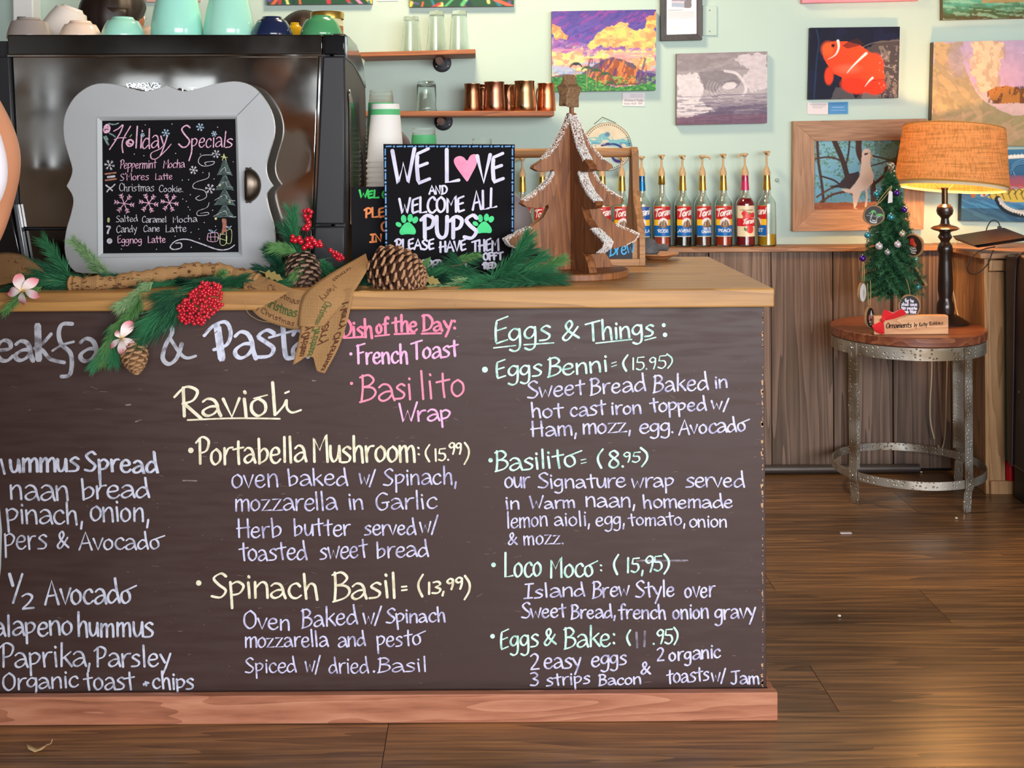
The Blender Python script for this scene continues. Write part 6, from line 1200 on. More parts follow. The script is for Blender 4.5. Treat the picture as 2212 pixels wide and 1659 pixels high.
# ---------------------------------------------------------------- burlap ribbon with printed greetings
bm_, nt, bs = newmat('burlap'); tc = N(nt, 'ShaderNodeTexCoord'); ck = N(nt, 'ShaderNodeTexWave'); ck.inputs['Scale'].default_value = 130; ck.inputs['Distortion'].default_value = 1.5; ck2 = N(nt, 'ShaderNodeTexWave', bands_direction='Z'); ck2.inputs['Scale'].default_value = 130; ck2.inputs['Distortion'].default_value = 1.5
ad = N(nt, 'ShaderNodeMath', operation='ADD'); nt.links.new(tc.outputs['Object'], ck.inputs['Vector']); nt.links.new(tc.outputs['Object'], ck2.inputs['Vector']); nt.links.new(ck.outputs['Fac'], ad.inputs[0]); nt.links.new(ck2.outputs['Fac'], ad.inputs[1])
cr = N(nt, 'ShaderNodeValToRGB'); cr.color_ramp.elements[0].position = .2; cr.color_ramp.elements[0].color = C4('#7e5a35'); cr.color_ramp.elements[1].position = .9; cr.color_ramp.elements[1].color = C4('#c99d68'); mdv = N(nt, 'ShaderNodeMath', operation='MULTIPLY'); mdv.inputs[1].default_value = .5
nt.links.new(ad.outputs[0], mdv.inputs[0]); nt.links.new(mdv.outputs[0], cr.inputs[0]); nt.links.new(cr.outputs[0], bs.inputs['Base Color']); bs.inputs['Roughness'].default_value = .9
bpn = N(nt, 'ShaderNodeBump'); bpn.inputs['Strength'].default_value = .6; bpn.inputs['Distance'].default_value = .001; nt.links.new(mdv.outputs[0], bpn.inputs['Height']); nt.links.new(bpn.outputs[0], bs.inputs['Normal'])
rib = thing('burlap_ribbon', 'tan burlap ribbon printed with greetings, twisted along garland into bow tails', 'ribbon', P(660, 640, 2.70))
inkb = plain('brown_ink', '#5a3420', .9); inkg = plain('green_ink', '#4c5a2c', .9)
def rail(L, Ys):
    pts = smoothline([P(x, y, Yv) for (x, y), Yv in zip(L, Ys)], 8); return pts
def strip(A_, B_, bulge=.006, name='ribbon_panel', words=()):
    n = min(len(A_), len(B_))
    def S_(u, v):
        i = min(int(u * (n - 1)), n - 2); f = u * (n - 1) - i; a = A_[i].lerp(A_[i + 1], f); b = B_[i].lerp(B_[i + 1], f); p = a.lerp(b, v); p.y -= bulge * math.sin(PI * v) + .0025 * math.sin(u * 9 + v * 5); return p
    o = MB().grid(S_, 40, 10).build(name, bm_, rib, solid=.0012, ang=80)
    for (t, u0, v0, u1, v1, h_, mt, w_) in words:
        m = MB(); m.k = 0
        def f2(x, y):
            p = S_(min(max(x, 0), 1), min(max(y, 0), 1)); p.y -= .0016; return p
        asp = 3.2
        sts = word_strokes(t, u0 * asp, v0, u1 * asp, v1, h_, .25)
        ink(m, sts, w_, lambda x, y: f2(x / asp, y), .3); m.build('printed_word', mt, o, smooth=False)
strip(rail([(528, 588), (565, 596), (605, 613), (640, 625), (700, 628)], [2.80, 2.76, 2.70, 2.665, 2.66]), rail([(530, 645), (552, 678), (592, 700), (635, 712), (668, 706)], [2.70, 2.66, 2.645, 2.64, 2.64]), .014, 'left_loop', [('Merry', .02, .45, .30, .50, .2, inkb, .03), ('Christmas', .30, .60, .78, .66, .24, inkg, .045), ('Merry Christmas', .05, .82, .75, .9, .14, inkb, .022), ('Christmas', .35, .25, .8, .34, .15, inkb, .02)])
strip(rail([(700, 705), (735, 665), (768, 625), (800, 572)], [2.632, 2.64, 2.66, 2.74])[::-1], rail([(645, 704), (655, 640), (706, 596), (790, 548)], [2.63, 2.64, 2.70, 2.80])[::-1], .010, 'right_loop', [('Christmas', .08, .80, .34, .78, .14, inkb, .022), ('Merry', .38, .62, .62, .58, .16, inkb, .024), ('Christmas', .62, .42, .95, .38, .18, inkg, .03)])
def tail():
    A_ = rail([(652, 640), (651, 700), (642, 750), (633, 787)], [2.655, 2.632, 2.63, 2.628]); B_ = rail([(766, 622), (752, 690), (732, 750), (702, 806)], [2.655, 2.634, 2.632, 2.63]); n = len(A_)
    def S_(u, v):
        cut = 1 - .20 * (1 - abs(2 * v - 1.12) / 1.0) if u > .8 else 1; uu = u if u < .8 else .8 + (u - .8) * max(0, 1 - 1.35 * max(0, 1 - abs(v - .38) / .38))
        i = min(int(uu * (n - 1)), n - 2); f = uu * (n - 1) - i; p = A_[i].lerp(A_[i + 1], f).lerp(B_[i].lerp(B_[i + 1], f), v); p.y -= .006 * math.sin(v * 7 + u * 2) * .5 + .002; return p
    o = MB().grid(S_, 36, 16).build('tail', bm_, rib, solid=.0012, ang=80)
    for (t, u0, u1, v, h_, mt) in (('Merry Christmas', .2, .80, .22, .16, inkb), ('Merry', .25, .62, .60, .2, inkb), ('Christmas', .35, .78, .42, .16, inkg), ('Merry Christmas', .15, .95, .93, .13, inkb)):
        m = MB(); 
        for st in word_strokes(t, u0 * 1.6, v, u1 * 1.6, v, h_, .2):
            ink(m, [st], .026, lambda x, y: S_(min(max(x / 1.6, 0), 1), min(max(y, 0), 1)) + Vector((0, -.0018, 0)), .3)
        m.build('printed_word', mt, o, smooth=False)
tail()
rp_ = smoothline([P(x, y, Yv) for x, y, Yv in ((150, 613, 2.74), (185, 612, 2.74), (240, 610, 2.75), (300, 600, 2.76), (360, 591, 2.78), (420, 583, 2.79), (470, 584, 2.79), (520, 594, 2.78), (560, 606, 2.76))], 6)
MB().tube(rp_, [.0165 + .002 * math.sin(i * .9) + .0022 * math.sin(i * 2.3) for i in range(len(rp_))], 14).build('twisted_roll', bm_, rib)
m = MB()
for i in range(90):
    q = rg.randrange(2, len(rp_) - 2); c_ = rp_[q]; a = rg.uniform(-1.3, 1.0); d = .0215; o = c_ + Vector((0, -d * math.cos(a), d * math.sin(a)))
    m.tube(smoothline([o, o + Vector((rg.uniform(.002, .006), 0, rg.uniform(-.004, .004))), o + Vector((rg.uniform(.004, .01), .0005, rg.uniform(-.003, .003)))], 3), .0008, 4)
x_ = m.build('printed_marks', inkb, rib); x_['kind'] = 'stuff'
strip(rail([(-40, 552), (15, 545), (60, 556), (100, 588)], [2.90, 2.88, 2.86, 2.82]), rail([(-40, 625), (20, 612), (60, 606), (112, 606)], [2.78, 2.76, 2.75, 2.74]), .012, 'end_loop', [('Merry', .35, .30, .75, .35, .25, inkb, .035), ('Christmas', .60, .52, .98, .62, .2, inkb, .03)])
m_tube = MB().tube(smoothline([P(x, y, 2.64) for x, y in ((528, 648), (535, 675), (560, 692), (590, 697))], 5), .0006, 4).build('loose_thread', plain('jute', '#b08c5c', .9), rib)
# ================================================================ side table, lamp, little tree, booth
tc_ = Vector((1.61, 4.395, 0)); zt_b = .635
tb = thing('side_table', 'round wood-topped side table on hammered steel legs and hoops', 'table', (tc_.x, tc_.y, 0))
tt_m = wood('table_top_wood', '#4a281c', '#9a6244', axis=0, scale=6, rough=.38, bands=.35, mid='#743f2b', coat=.2)
fixn(MB().lathe([(.001, zt_b - .036), (.274, zt_b - .036), (.28, zt_b - .032), (.281, zt_b - .003), (.278, zt_b), (.001, zt_b)], tc_, 72).build('top', tt_m, tb))
mm, nt, bs = newmat('hammered_steel'); bs.inputs['Base Color'].default_value = C4('#86837c'); bs.inputs['Metallic'].default_value = .7; bs.inputs['Roughness'].default_value = .42
tx_ = N(nt, 'ShaderNodeTexCoord'); vo = N(nt, 'ShaderNodeTexVoronoi'); vo.inputs['Scale'].default_value = 70; vo.inputs['Randomness'].default_value = .55; nt.links.new(tx_.outputs['Object'], vo.inputs['Vector'])
mr = N(nt, 'ShaderNodeMapRange'); mr.inputs[1].default_value = .12; mr.inputs[2].default_value = .34; mr.interpolation_type = 'SMOOTHSTEP'; nt.links.new(vo.outputs['Distance'], mr.inputs[0]); bp = N(nt, 'ShaderNodeBump'); bp.inputs['Strength'].default_value = .9; bp.inputs['Distance'].default_value = .003; nt.links.new(mr.outputs[0], bp.inputs['Height']); nt.links.new(bp.outputs[0], bs.inputs['Normal'])
nz = N(nt, 'ShaderNodeTexNoise'); nz.inputs['Scale'].default_value = 9; cr = N(nt, 'ShaderNodeValToRGB'); cr.color_ramp.elements[0].position = .35; cr.color_ramp.elements[0].color = C4('#8a7a66'); cr.color_ramp.elements[1].position = .6; cr.color_ramp.elements[1].color = C4('#c2bfb6'); nt.links.new(tx_.outputs['Object'], nz.inputs['Vector']); nt.links.new(nz.outputs[0], cr.inputs[0]); nt.links.new(cr.outputs[0], bs.inputs['Base Color'])
def hoop(r, z0, z1, name): return fixn(MB().lathe([(r, z0), (r, z1), (r - .003, z1), (r - .003, z0), (r, z0)], tc_, 72).build(name, mm, tb))
hoop(.277, zt_b - .082, zt_b - .037, 'upper_hoop'); hoop(.277, .092, .122, 'lower_hoop')
riv = plain('rivet', '#cfccc4', .25, metal=1)
a0 = math.atan2(4.28 - tc_.y, 1.385 - tc_.x)
for k in range(4):
    a = a0 + k * PI / 2; c, s = math.cos(a), math.sin(a); tg = Vector((-s, c, 0)); rd = Vector((c, s, 0))
    prof_ = [(.2785, zt_b - .038), (.2785, .135), (.281, .122), (.281, .090), (.274, .078), (.268, .002)]
    m = MB(); pts = [tc_ + rd * r + Vector((0, 0, z)) for r, z in prof_]
    for i in range(len(pts) - 1):
        p0, p1 = pts[i], pts[i + 1]; w = tg * .019; d = rd * .003
        m.add([p0 - w, p0 + w, p0 + w + d, p0 - w + d, p1 - w, p1 + w, p1 + w + d, p1 - w + d], [(0, 1, 5, 4), (1, 2, 6, 5), (2, 3, 7, 6), (3, 0, 4, 7), (0, 3, 2, 1), (4, 5, 6, 7)])
    # the folded flange that stiffens each leg
    for i in range(1):
        p0, p1 = pts[0] + tg * .019, pts[1] + tg * .019; d = -rd * .014
        m.add([p0, p0 + tg * -.002, p0 + tg * -.002 + d, p0 + d, p1, p1 + tg * -.002, p1 + tg * -.002 + d, p1 + d], [(0, 1, 5, 4), (1, 2, 6, 5), (2, 3, 7, 6), (3, 0, 4, 7)])
    lg_ = fixn(m.build('leg', mm, tb, smooth=False))
    for z in (zt_b - .058, .107): MB().ball(tc_ + rd * .284 + Vector((0, 0, z)), .005, 8, 5).build('rivet', riv, lg_)
    MB().lathe([(.004, .0), (.005, .002), (.005, .018), (.003, .02)], tc_ + rd * .268 + tg * (.016 if k % 2 == 0 else -.016) + Vector((0, 0, 0)) + rd * .004, 8).build('foot_pin', riv, lg_)
# ---------------------------------------------------------------- lamp
YL = 4.46; lx = P(2042, 600, YL).x; kL = YL / F; zz = lambda y: H - (y - CY + 6.5) * kL
lamp = thing('table_lamp', 'lit table lamp, turned dark wood column and amber linen shade', 'lamp', (lx, YL, zt_b))
dkw = plain('ebony_turned', '#2a1e1a', .28, coat=.3); zb0 = zt_b
pf_ = [(.001, 0), (46, 0), (47, .006), (44, .010), (30, .030), (22, .036)]
pr = [(.001, zb0), (46 * kL, zb0), (47 * kL, zb0 + .006), (43 * kL, zb0 + .012), (30 * kL, zb0 + .026), (22 * kL, zb0 + .034)]
for hw, y in ((20, 690), (17, 677), (18.5, 668), (17, 655), (13, 646), (13.5, 640), (16, 627), (15.5, 600), (13.5, 565), (13, 549), (15.5, 543), (16, 536), (14, 529), (9, 522), (10, 519), (15, 512), (10.5, 503), (13, 500), (24, 497), (30, 493.5), (24, 489), (12, 486), (9.5, 483), (8, 472), (10, 468.5), (15.5, 463), (17.5, 455), (15.5, 447), (9.5, 441)): pr.append((hw * kL, zz(y)))
pr = pr[:6] + [(r, z) for r, z in pr[6:] if z > zb0 + .034]; pr.append((.001, pr[-1][1]))
fixn(MB().lathe(pr, (lx, YL, 0), 32).build('turned_column', dkw, lamp, ang=30))
ztop = pr[-1][1]
fixn(MB().lathe([(.0115, ztop - .002), (.0115, ztop + .055), (.014, ztop + .058), (.014, ztop + .064), (.001, ztop + .064)], (lx, YL, 0), 16).build('socket', plain('bronze', '#5c4a38', .3, metal=.9), lamp))
sc0 = P(2054, 402, YL); tilt = math.radians(5.5); Ms = Matrix.Translation((sc0.x, YL, sc0.z)) @ Matrix.Rotation(tilt, 4, 'Y') @ Matrix.Rotation(math.radians(-5.5), 4, 'X'); Rb, Rt, hS = 117 * kL, 104 * kL, 128 * kL
sm, nt, bs = newmat('linen_shade'); nt.nodes.remove(bs); out = nt.nodes['Material Output']; df = N(nt, 'ShaderNodeBsdfDiffuse'); tr = N(nt, 'ShaderNodeBsdfTranslucent'); mx = N(nt, 'ShaderNodeMixShader'); mx.inputs[0].default_value = .30
tcn = N(nt, 'ShaderNodeTexCoord'); n1 = N(nt, 'ShaderNodeTexNoise'); n1.inputs['Scale'].default_value = 9; n1.inputs['Detail'].default_value = 8; mp1 = N(nt, 'ShaderNodeMapping'); mp1.inputs['Scale'].default_value = (1, 1, 22); n2 = N(nt, 'ShaderNodeTexNoise'); n2.inputs['Scale'].default_value = 9; n2.inputs['Detail'].default_value = 8; mp2 = N(nt, 'ShaderNodeMapping'); mp2.inputs['Scale'].default_value = (22, 22, 1)
nt.links.new(tcn.outputs['Object'], mp1.inputs[0]); nt.links.new(mp1.outputs[0], n1.inputs['Vector']); nt.links.new(tcn.outputs['Object'], mp2.inputs[0]); nt.links.new(mp2.outputs[0], n2.inputs['Vector'])
mlt = N(nt, 'ShaderNodeMath', operation='MULTIPLY'); nt.links.new(n1.outputs[0], mlt.inputs[0]); nt.links.new(n2.outputs[0], mlt.inputs[1]); crs = N(nt, 'ShaderNodeValToRGB'); crs.color_ramp.elements[0].position = .14; crs.color_ramp.elements[0].color = C4('#c08a4e'); crs.color_ramp.elements[1].position = .30; crs.color_ramp.elements[1].color = C4('#eab070')
nt.links.new(mlt.outputs[0], crs.inputs[0]); nt.links.new(crs.outputs[0], df.inputs[0]); nt.links.new(crs.outputs[0], tr.inputs[0]); nt.links.new(df.outputs[0], mx.inputs[1]); nt.links.new(tr.outputs[0], mx.inputs[2]); nt.links.new(mx.outputs[0], out.inputs[0])
fixn(MB().lathe([(Rb, 0), (Rt, hS), (Rt - .0015, hS), (Rb - .0015, 0), (Rb, 0)], (0, 0, 0), 64, Ms).build('shade', sm, lamp))
for r_, z_ in ((Rb + .0006, .001), (Rt + .0006, hS - .006)): fixn(MB().lathe([(r_ - .0005, z_), (r_ + .0006 - .0004, z_ + .002), (r_ - .0005 - .0004, z_ + .006)], (0, 0, 0), 64, Ms).build('trim_band', plain('shade_trim', '#a5742f', .7), lamp))
lm_, nt, bs = newmat('shade_lining'); bs.inputs['Base Color'].default_value = C4('#f6e4c0'); bs.inputs['Roughness'].default_value = .6; bs.inputs['Transmission Weight'].default_value = .0
fixn(MB().lathe([(Rb - .012, -.010), (Rb - .008, -.004), (Rb - .002, .001)], (0, 0, 0), 64, Ms).build('lining', lm_, lamp))
bl = Vector((lx, YL, ztop + .115)); MB().ball(bl, .028, 16, 10, (1, 1, 1.25)).build('bulb', plain('bulb_glow', '#fff0d0', .4, emit='#ffc878', estr=14), lamp)
for sx in (-1, 1): MB().tube(smoothline([(lx + sx * .014, YL, ztop + .055), (lx + sx * .04, YL, ztop + .085), (lx + sx * .05, YL, ztop + .14), (lx + sx * .02, YL, ztop + .21), (lx, YL, ztop + .215)], 5), .0022, 8).build('harp', plain('harp_metal', '#e0c080', .3, metal=.8), lamp)
for k in range(3):
    a = 2 * PI * k / 3 + .4; MB().tube([(lx, YL, ztop + .215), Ms @ Vector(((Rt - .002) * math.cos(a), (Rt - .002) * math.sin(a), hS - .004))], .0016, 6).build('spider_wire', MC['harp_metal'], lamp)
pl = bpy.data.lights.new('lamp_light', 'POINT'); pl.energy = 115; pl.color = (1.0, .50, .16); pl.shadow_soft_size = .03; po = bpy.data.objects.new('lamp_light', pl); COL.objects.link(po); po.parent = lamp; po.location = bl + Vector((0, 0, .0)) - Vector(lamp.location)
# lamp cord
cordm = plain('cord_cream', '#c9b795', .6)
o = MB().tube(smoothline([(P(2074, 700, 4.60)), P(2066, 665, 4.648), P(2059, 630, 4.655), P(2052, 590, 4.655), P(2050, 558, 4.655), P(2056, 536, 4.70), P(2075, 518, 4.78), P(2100, 507, 4.80), P(2128, 504, 4.805), P(2143, 516, 4.80)], 6), .0028, 8).build('lamp_cord', cordm, None, origin=P(2062, 700, 4.6)); tag(o, 'cream lamp cord rising behind the lamp and looping right above ledge', 'cord')
for pts, lb in (([(2013, 770), (2012, 820), (2009, 870), (2010, 910), (2018, 948)], 'pale cord hanging beneath the side table, the left one'), ([(2046, 780), (2044, 850), (2043, 910), (2040, 950), (2033, 972), (2026, 962)], 'tan cord hanging beneath the side table, the right one')):
    o = MB().tube(smoothline([P(x, y, 4.655) for x, y in pts], 6), .0028, 8).build('hanging_cord', cordm, None, origin=P(*pts[0], 4.655)); tag(o, lb, 'cord')
# ---------------------------------------------------------------- block sign and bow
YS_ = 4.20; bsn = thing('block_sign', 'wooden block sign reading Ornaments in dark pen on table front', 'sign', (P(1968, 700, YS_).x, YS_, zt_b))
zb_ = zt_b; xl_, xr2 = P(1888, 700, YS_).x, P(2049, 700, YS_).x
blk = MB().box((xl_, YS_, zb_ + .0005), (xr2, YS_ + .035, zb_ + .068)).build('block', wood('pine_block', '#b97a4c', '#e6b284', axis=0, scale=7, rough=.55, bands=.55, bump=.1, stretch=5), bsn, bevel=.002)
wy = lambda y: P(1968, y, YS_).z
m = MB(); yo = (P(1968, 716, YS_).z - zb_); ff = lambda x, y: P(x, y, YS_ - .0008)
yb_ = 712 - 0
for (t, x0, x1, y, h_, w_) in (('Ornaments', 1914, 1969, 709, 11, 1.6), ('by', 1974, 1981, 707, 9, 1.0), ('Kathy', 1985, 2003, 705.5, 8.5, 1.0), ('Robbins', 2007, 2037, 703, 8.5, 1.0)): ink(m, word_strokes(t, x0, y, x1, y - 2, h_, .1), w_, ff, .25)
m.build('lettering', plain('burnt_ink', '#24160e', .8), blk, smooth=False)
felt = plain('red_felt', '#d81420', .85, sheen=.4)
bow = thing('ribbon_bow', 'red felt bow tied on the left end of wooden block sign', 'bow', P(1908, 692, YS_ - .01))
q0 = (1907.5, 692)
for nm, pts in (('loop', [(1905, 692), (1906, 680), (1911, 668), (1918, 671), (1929, 675), (1938, 671), (1948, 667), (1954, 672), (1959, 679), (1945, 684), (1930, 689), (1915, 692)]), ('loop', [(1908, 693), (1897, 697), (1884, 704), (1888, 711), (1893, 718), (1903, 722), (1911, 721), (1910, 708), (1909, 698)])):
    n = len(pts); cxx = sum(p[0] for p in pts) / n; cyy = sum(p[1] for p in pts) / n; m = MB()
    fr = [P(x, y, YS_ - .006 + .004 * math.sin(i * 1.7)) for i, (x, y) in enumerate(pts)]; bk = [v + Vector((0, .004, 0)) for v in fr]; cen = P(cxx, cyy, YS_ - .016)
    m.add(fr + bk + [cen], [(i, (i + 1) % n, 2 * n) for i in range(n)] + [(i, n + i, n + (i + 1) % n, (i + 1) % n) for i in range(n)] + [tuple(range(n, 2 * n))]); fixn(m.build(nm, felt, bow))
MB().ball(P(*q0, YS_ - .013), .0075, 10, 7, (1, .7, 1)).build('knot', felt, bow)
# ---------------------------------------------------------------- little Christmas tree
YX = 4.34; txx = P(1926, 640, YX).x; kx_ = YX / F; zX = lambda y: H - (y - CY + 6) * kx_
xt = thing('small_christmas_tree', 'small artificial green Christmas tree standing on the round side table', 'Christmas tree', (txx, YX, zt_b))
MB().tube([(txx, YX, zt_b + .012), (txx, YX, zX(360))], .006, 8).build('trunk', stem_m, xt)
MB().box((txx - .05, YX - .035, zt_b + .0005), (txx + .045, YX + .035, zt_b + .030)).build('wood_base', wood('tree_base', '#6b4a35', '#a77c5a', axis=0, scale=8), xt, bevel=.003)
rt2_ = random.Random(77); fol = [MB(), MB(), MB()]
def fir(m, p0, p1, L, n, wid=.0022):
    d = (p1 - p0); T = d.length; d.normalize(); a_ = d.orthogonal().normalized(); b_ = d.cross(a_)
    for i in range(n):
        t = i / n; o = p0.lerp(p1, t); a = rt2_.uniform(0, 2 * PI); v = (d * .45 + (a_ * math.cos(a) + b_ * math.sin(a))).normalized() * L * rt2_.uniform(.7, 1.1); w = v.cross(Vector((rt2_.gauss(0, .5), -1, rt2_.gauss(0, .5)))).normalized() * wid * .5
        m.add([o - w, o + w, o + v], [(0, 1, 2)])
for i in range(420):
    t = (i / 420) ** .8; y = 375 + t * 265; rad = (6 + 72 * (t ** .8)) * kx_ * (1 - .25 * max(0, (t - .88) / .12)); a = i * 2.39996; z = zX(y); rr_ = rad * rt2_.uniform(.72, 1.12)
    p0 = Vector((txx + .1 * rr_ * math.cos(a), YX + .1 * rr_ * math.sin(a), z + .02)); p1 = Vector((txx + rr_ * math.cos(a), YX + rr_ * math.sin(a), z - .01 + rt2_.uniform(-.012, .012)))
    fir(fol[i % 3], p0, p1, .017, 95)
for m, c_ in zip(fol, ('#1f4a34', '#2b5c3c', '#3a6b4a')): x_ = m.build('foliage', plain('fir_' + c_[1:], c_, .7, spec=.2), xt, smooth=False); x_['kind'] = 'stuff'
m = MB()
for i in range(140): p = Vector((txx + .004 + rt2_.gauss(0, .005), YX + rt2_.gauss(0, .005), zX(rt2_.uniform(352, 392)))); a = Vector((rt2_.gauss(0, 1), rt2_.gauss(0, 1), rt2_.gauss(0, 1))).normalized() * .004; b = a.orthogonal() * .6; m.add([p + a, p + b, p - a, p - b], [(0, 1, 2, 3)])
x_ = m.build('silver_tip', plain('tip_silver', '#d9d2c2', .4, metal=.4), xt, smooth=False); x_['kind'] = 'stuff'
capm = plain('ornament_cap', '#cfc8b8', .25, metal=1)
def bauble(x, y, r, c_, lb, Yd, name):
    Y = YX - Yd; p = P(x, y, Y); t = thing('bauble', lb, 'ornament', p, 'glass baubles on the small tree'); R = r * Y / F
    MB().ball(p, R, 18, 12).build('ball', plain(name, c_, .12, metal=.55, coat=.4), t); MB().lathe([(R * .28, R * .93), (R * .28, R * 1.25), (.0005, R * 1.25)], p, 10).build('cap', capm, t)
pu_, te_, wh_ = ('#4a1e8c', 'bauble_purple'), ('#3f9ab0', 'bauble_teal'), ('#e6e0ea', 'bauble_white')
for x, y, r, (c_, nm), lb, Yd in ((1937, 417, 7, pu_, 'purple bauble at upper right of the small tree near tag', .05), (1953, 453, 6.5, pu_, 'purple bauble on the right side below the lamp shade', .06), (1863, 558, 7, pu_, 'purple bauble on the far left, over two hanging strings', .07),
    (1893, 419, 6.5, te_, 'teal bauble at the upper left above the palm slice', .05), (1924, 469, 7.5, te_, 'teal bauble in the centre beside the palm slice', .09), (1874, 508, 7, te_, 'teal bauble at the middle left of the tree', .09), (1977, 560, 6, ('#7fb8ac', 'bauble_seafoam'), 'pale seafoam bauble below the red-painted slice', .05), (1982, 619, 7, te_, 'teal bauble at the lower right of the tree', .05),
    (1899, 532, 8, wh_, 'white bauble left of centre on the tree', .12), (1939, 528, 7.5, wh_, 'white bauble right of centre on the tree', .12), (1949, 505, 7, ('#cbbfae', 'bauble_silver'), 'champagne bauble above the right white bauble', .10), (1917, 545, 6.5, ('#a9b0b4', 'bauble_grey'), 'silvery bauble low between two white ones', .13)):
    bauble(x, y, r, c_, lb, Yd, nm)
bark = plain('bark_edge', '#a07c56', .85, noise=.4, nscale=90); twine = plain('jute_string', '#b99a6c', .9)
def slice_(x, y, rx, ry, Yd, face, lb, strings, painter=None, yaw=0, tilt_=0):
    Y = YX - Yd; c = P(x, y, Y); t = thing('wood_slice_ornament', lb, 'ornament', c, 'painted wood slices on the small tree'); k = Y / F; R = ry * k; th = .007
    M = Matrix.Translation(c) @ Matrix.Rotation(tilt_, 4, 'Y') @ Matrix.Rotation(yaw, 4, 'Z')
    rim = [(R * (1 + .03 * math.sin(5 * a + x)) * math.cos(a), R * (1 + .03 * math.sin(5 * a + x)) * math.sin(a)) for a in [2 * PI * i / 28 for i in range(28)]]
    if not yaw: M = M @ Matrix.Diagonal((rx / ry, 1, 1, 1))
    fixn(MB().prism([M @ Vector((a, 0, b)) for a, b in rim], [M @ Vector((a, th, b)) for a, b in rim]).build('slice', bark, t))
    fq = Paint(-1, -1, 1, 1, .07, face)
    if painter: painter(fq)
    def fn(u, v): s = max(abs(u), abs(v)) / max(math.hypot(u, v), 1e-6); return M @ Vector((u * s * R * .88, -.0007, -v * s * R * .88))
    fq.build('painted_face', fn, vcol('slice_paint', .5), t)
    for st in strings: MB().tube(smoothline([P(a, b, Y - .001 if i == len(st) - 1 else Y) for i, (a, b) in enumerate(st)], 4), .0011, 5).build('string', twine, t)
def palms(p):
    for (a, b, cx2, cy2) in ((-.55, .75, -.15, -.35), (.2, .8, .6, .05)):
        p.line([(a, b), (cx2, cy2)], .08, '#cfcac0')
        for k in range(7): an = PI + PI * k / 6; p.line([(cx2, cy2), (cx2 + .25 * math.cos(an), cy2 + .15 * math.sin(an) - .05), (cx2 + .42 * math.cos(an), cy2 + .3 * math.sin(an) + .15)], .09, '#5fae62')
    p.line([(-.8, .0), (.8, .2)], .05, '#8fa0a8').line([(-.5, .78), (.25, .85)], .1, '#e8e4e0', smooth=False).line([(-.2, .58), (.1, .6)], .08, '#e8e4e0', smooth=False)
slice_(1888, 465, 23, 22, .11, '#17161a', 'wood slice painted with two green palms on black', [[(1891, 444), (1905, 425), (1925, 402)], [(1893, 444), (1912, 425), (1927, 403)]], palms)
def cardinal(p): p.ell(-.1, -.35, .3, .35, '#c8322a').ell(.2, -.1, .2, .3, '#d8563c').line([(-.5, .2), (.4, .35)], .12, '#e6ddd0').line([(-.4, .45), (.5, .6)], .12, '#e6ddd0').line([(-.2, .7), (.3, .8)], .1, '#e6ddd0')
slice_(1972, 530, 13, 25, .08, '#2b1d18', 'oval-looking wood slice with a red bird, at right of tree', [[(1972, 505), (1966, 480), (1962, 460)]], cardinal, yaw=math.radians(-55))
slice_(1864, 632, 11, 22, .10, '#e8e4e4', 'wood slice with a white painted face, lower left', [[(1862, 608), (1863, 590), (1863, 566)], [(1866, 608), (1867, 590), (1866, 566)]], lambda p: p.ell(.2, .1, .3, .5, '#c9bcc4'), yaw=math.radians(52))
def mugp(p): p.ell(-.3, .1, .2, .5, '#c86a72').ell(.3, -.2, .25, .5, '#dfe4e6').line([(-.3, .55), (.5, .5)], .12, '#e6ddd0').line([(-.1, .8), (.5, .78)], .1, '#e6ddd0')
slice_(1880, 685, 11, 23, .12, '#141316', 'dark wood slice hanging lowest at left beside the red bow', [[(1876, 660), (1875, 635), (1874, 612)], [(1880, 660), (1881, 635), (1880, 606)]], mugp, yaw=math.radians(50))
def verse(p):
    for i, t in enumerate(('for he', 'shall save', 'his people', 'from their', 'sins')): wv = .11 * len(t) / 1.5; p.text(t, -wv, -.45 + .36 * i, wv, -.45 + .36 * i, .3, .085, '#f2f0ee')
def verse2(p): verse(p)
tmpstep = None
def slice_fine():
    pass
slice_(1965, 661, 24, 25, .10, '#141318', 'black wood slice lettered with a white verse, lower right', [[(1966, 636), (1962, 616), (1956, 598)]], None)
pf2 = P(1965, 661, YX - .10); mv = MB(); fv = lambda x, y: P(x, y, YX - .1025)
for i, (t, wv) in enumerate((('for he', 10), ('shall save', 17), ('his people', 17), ('from their', 16))): ink(mv, word_strokes(t, 1964 - wv, 652 + 8 * i, 1964 + wv, 653 + 8 * i, 7, 0), 1.5, fv, .1)
so_ = [o for o in bpy.data.objects if o.name.startswith('wood_slice_ornament')][-1]
mv.build('lettering', wl, [c for c in so_.children if c.name.startswith('painted_face')][0], smooth=False)
# gift tag and edge-on slice
tg_ = thing('gift_tag', 'small white price tag tied near the top of the tree', 'tag', P(1923, 425, YX - .07)); fixn(pp([(1920, 414), (1924, 412), (1928, 415), (1928, 437), (1918, 439)], YX - .07, .001).build('tag_card', plain('tag_white', '#d8d4d6', .6), tg_)); MB().tube([P(1924, 414, YX - .07), P(1926, 400, YX - .05)], .0008, 4).build('string', twine, tg_)
es = thing('wood_slice_ornament', 'wood slice seen edge-on, sticking out at right of tree', 'ornament', P(1990, 598, YX - .03)); fixn(pp([(1976, 578), (1981, 576), (2005, 616), (1999, 619)], YX - .05, .05).build('slice', bark, es, bevel=.002)); MB().tube([P(1977, 578, YX - .03), P(1973, 568, YX - .03)], .001, 5).build('string', twine, es)
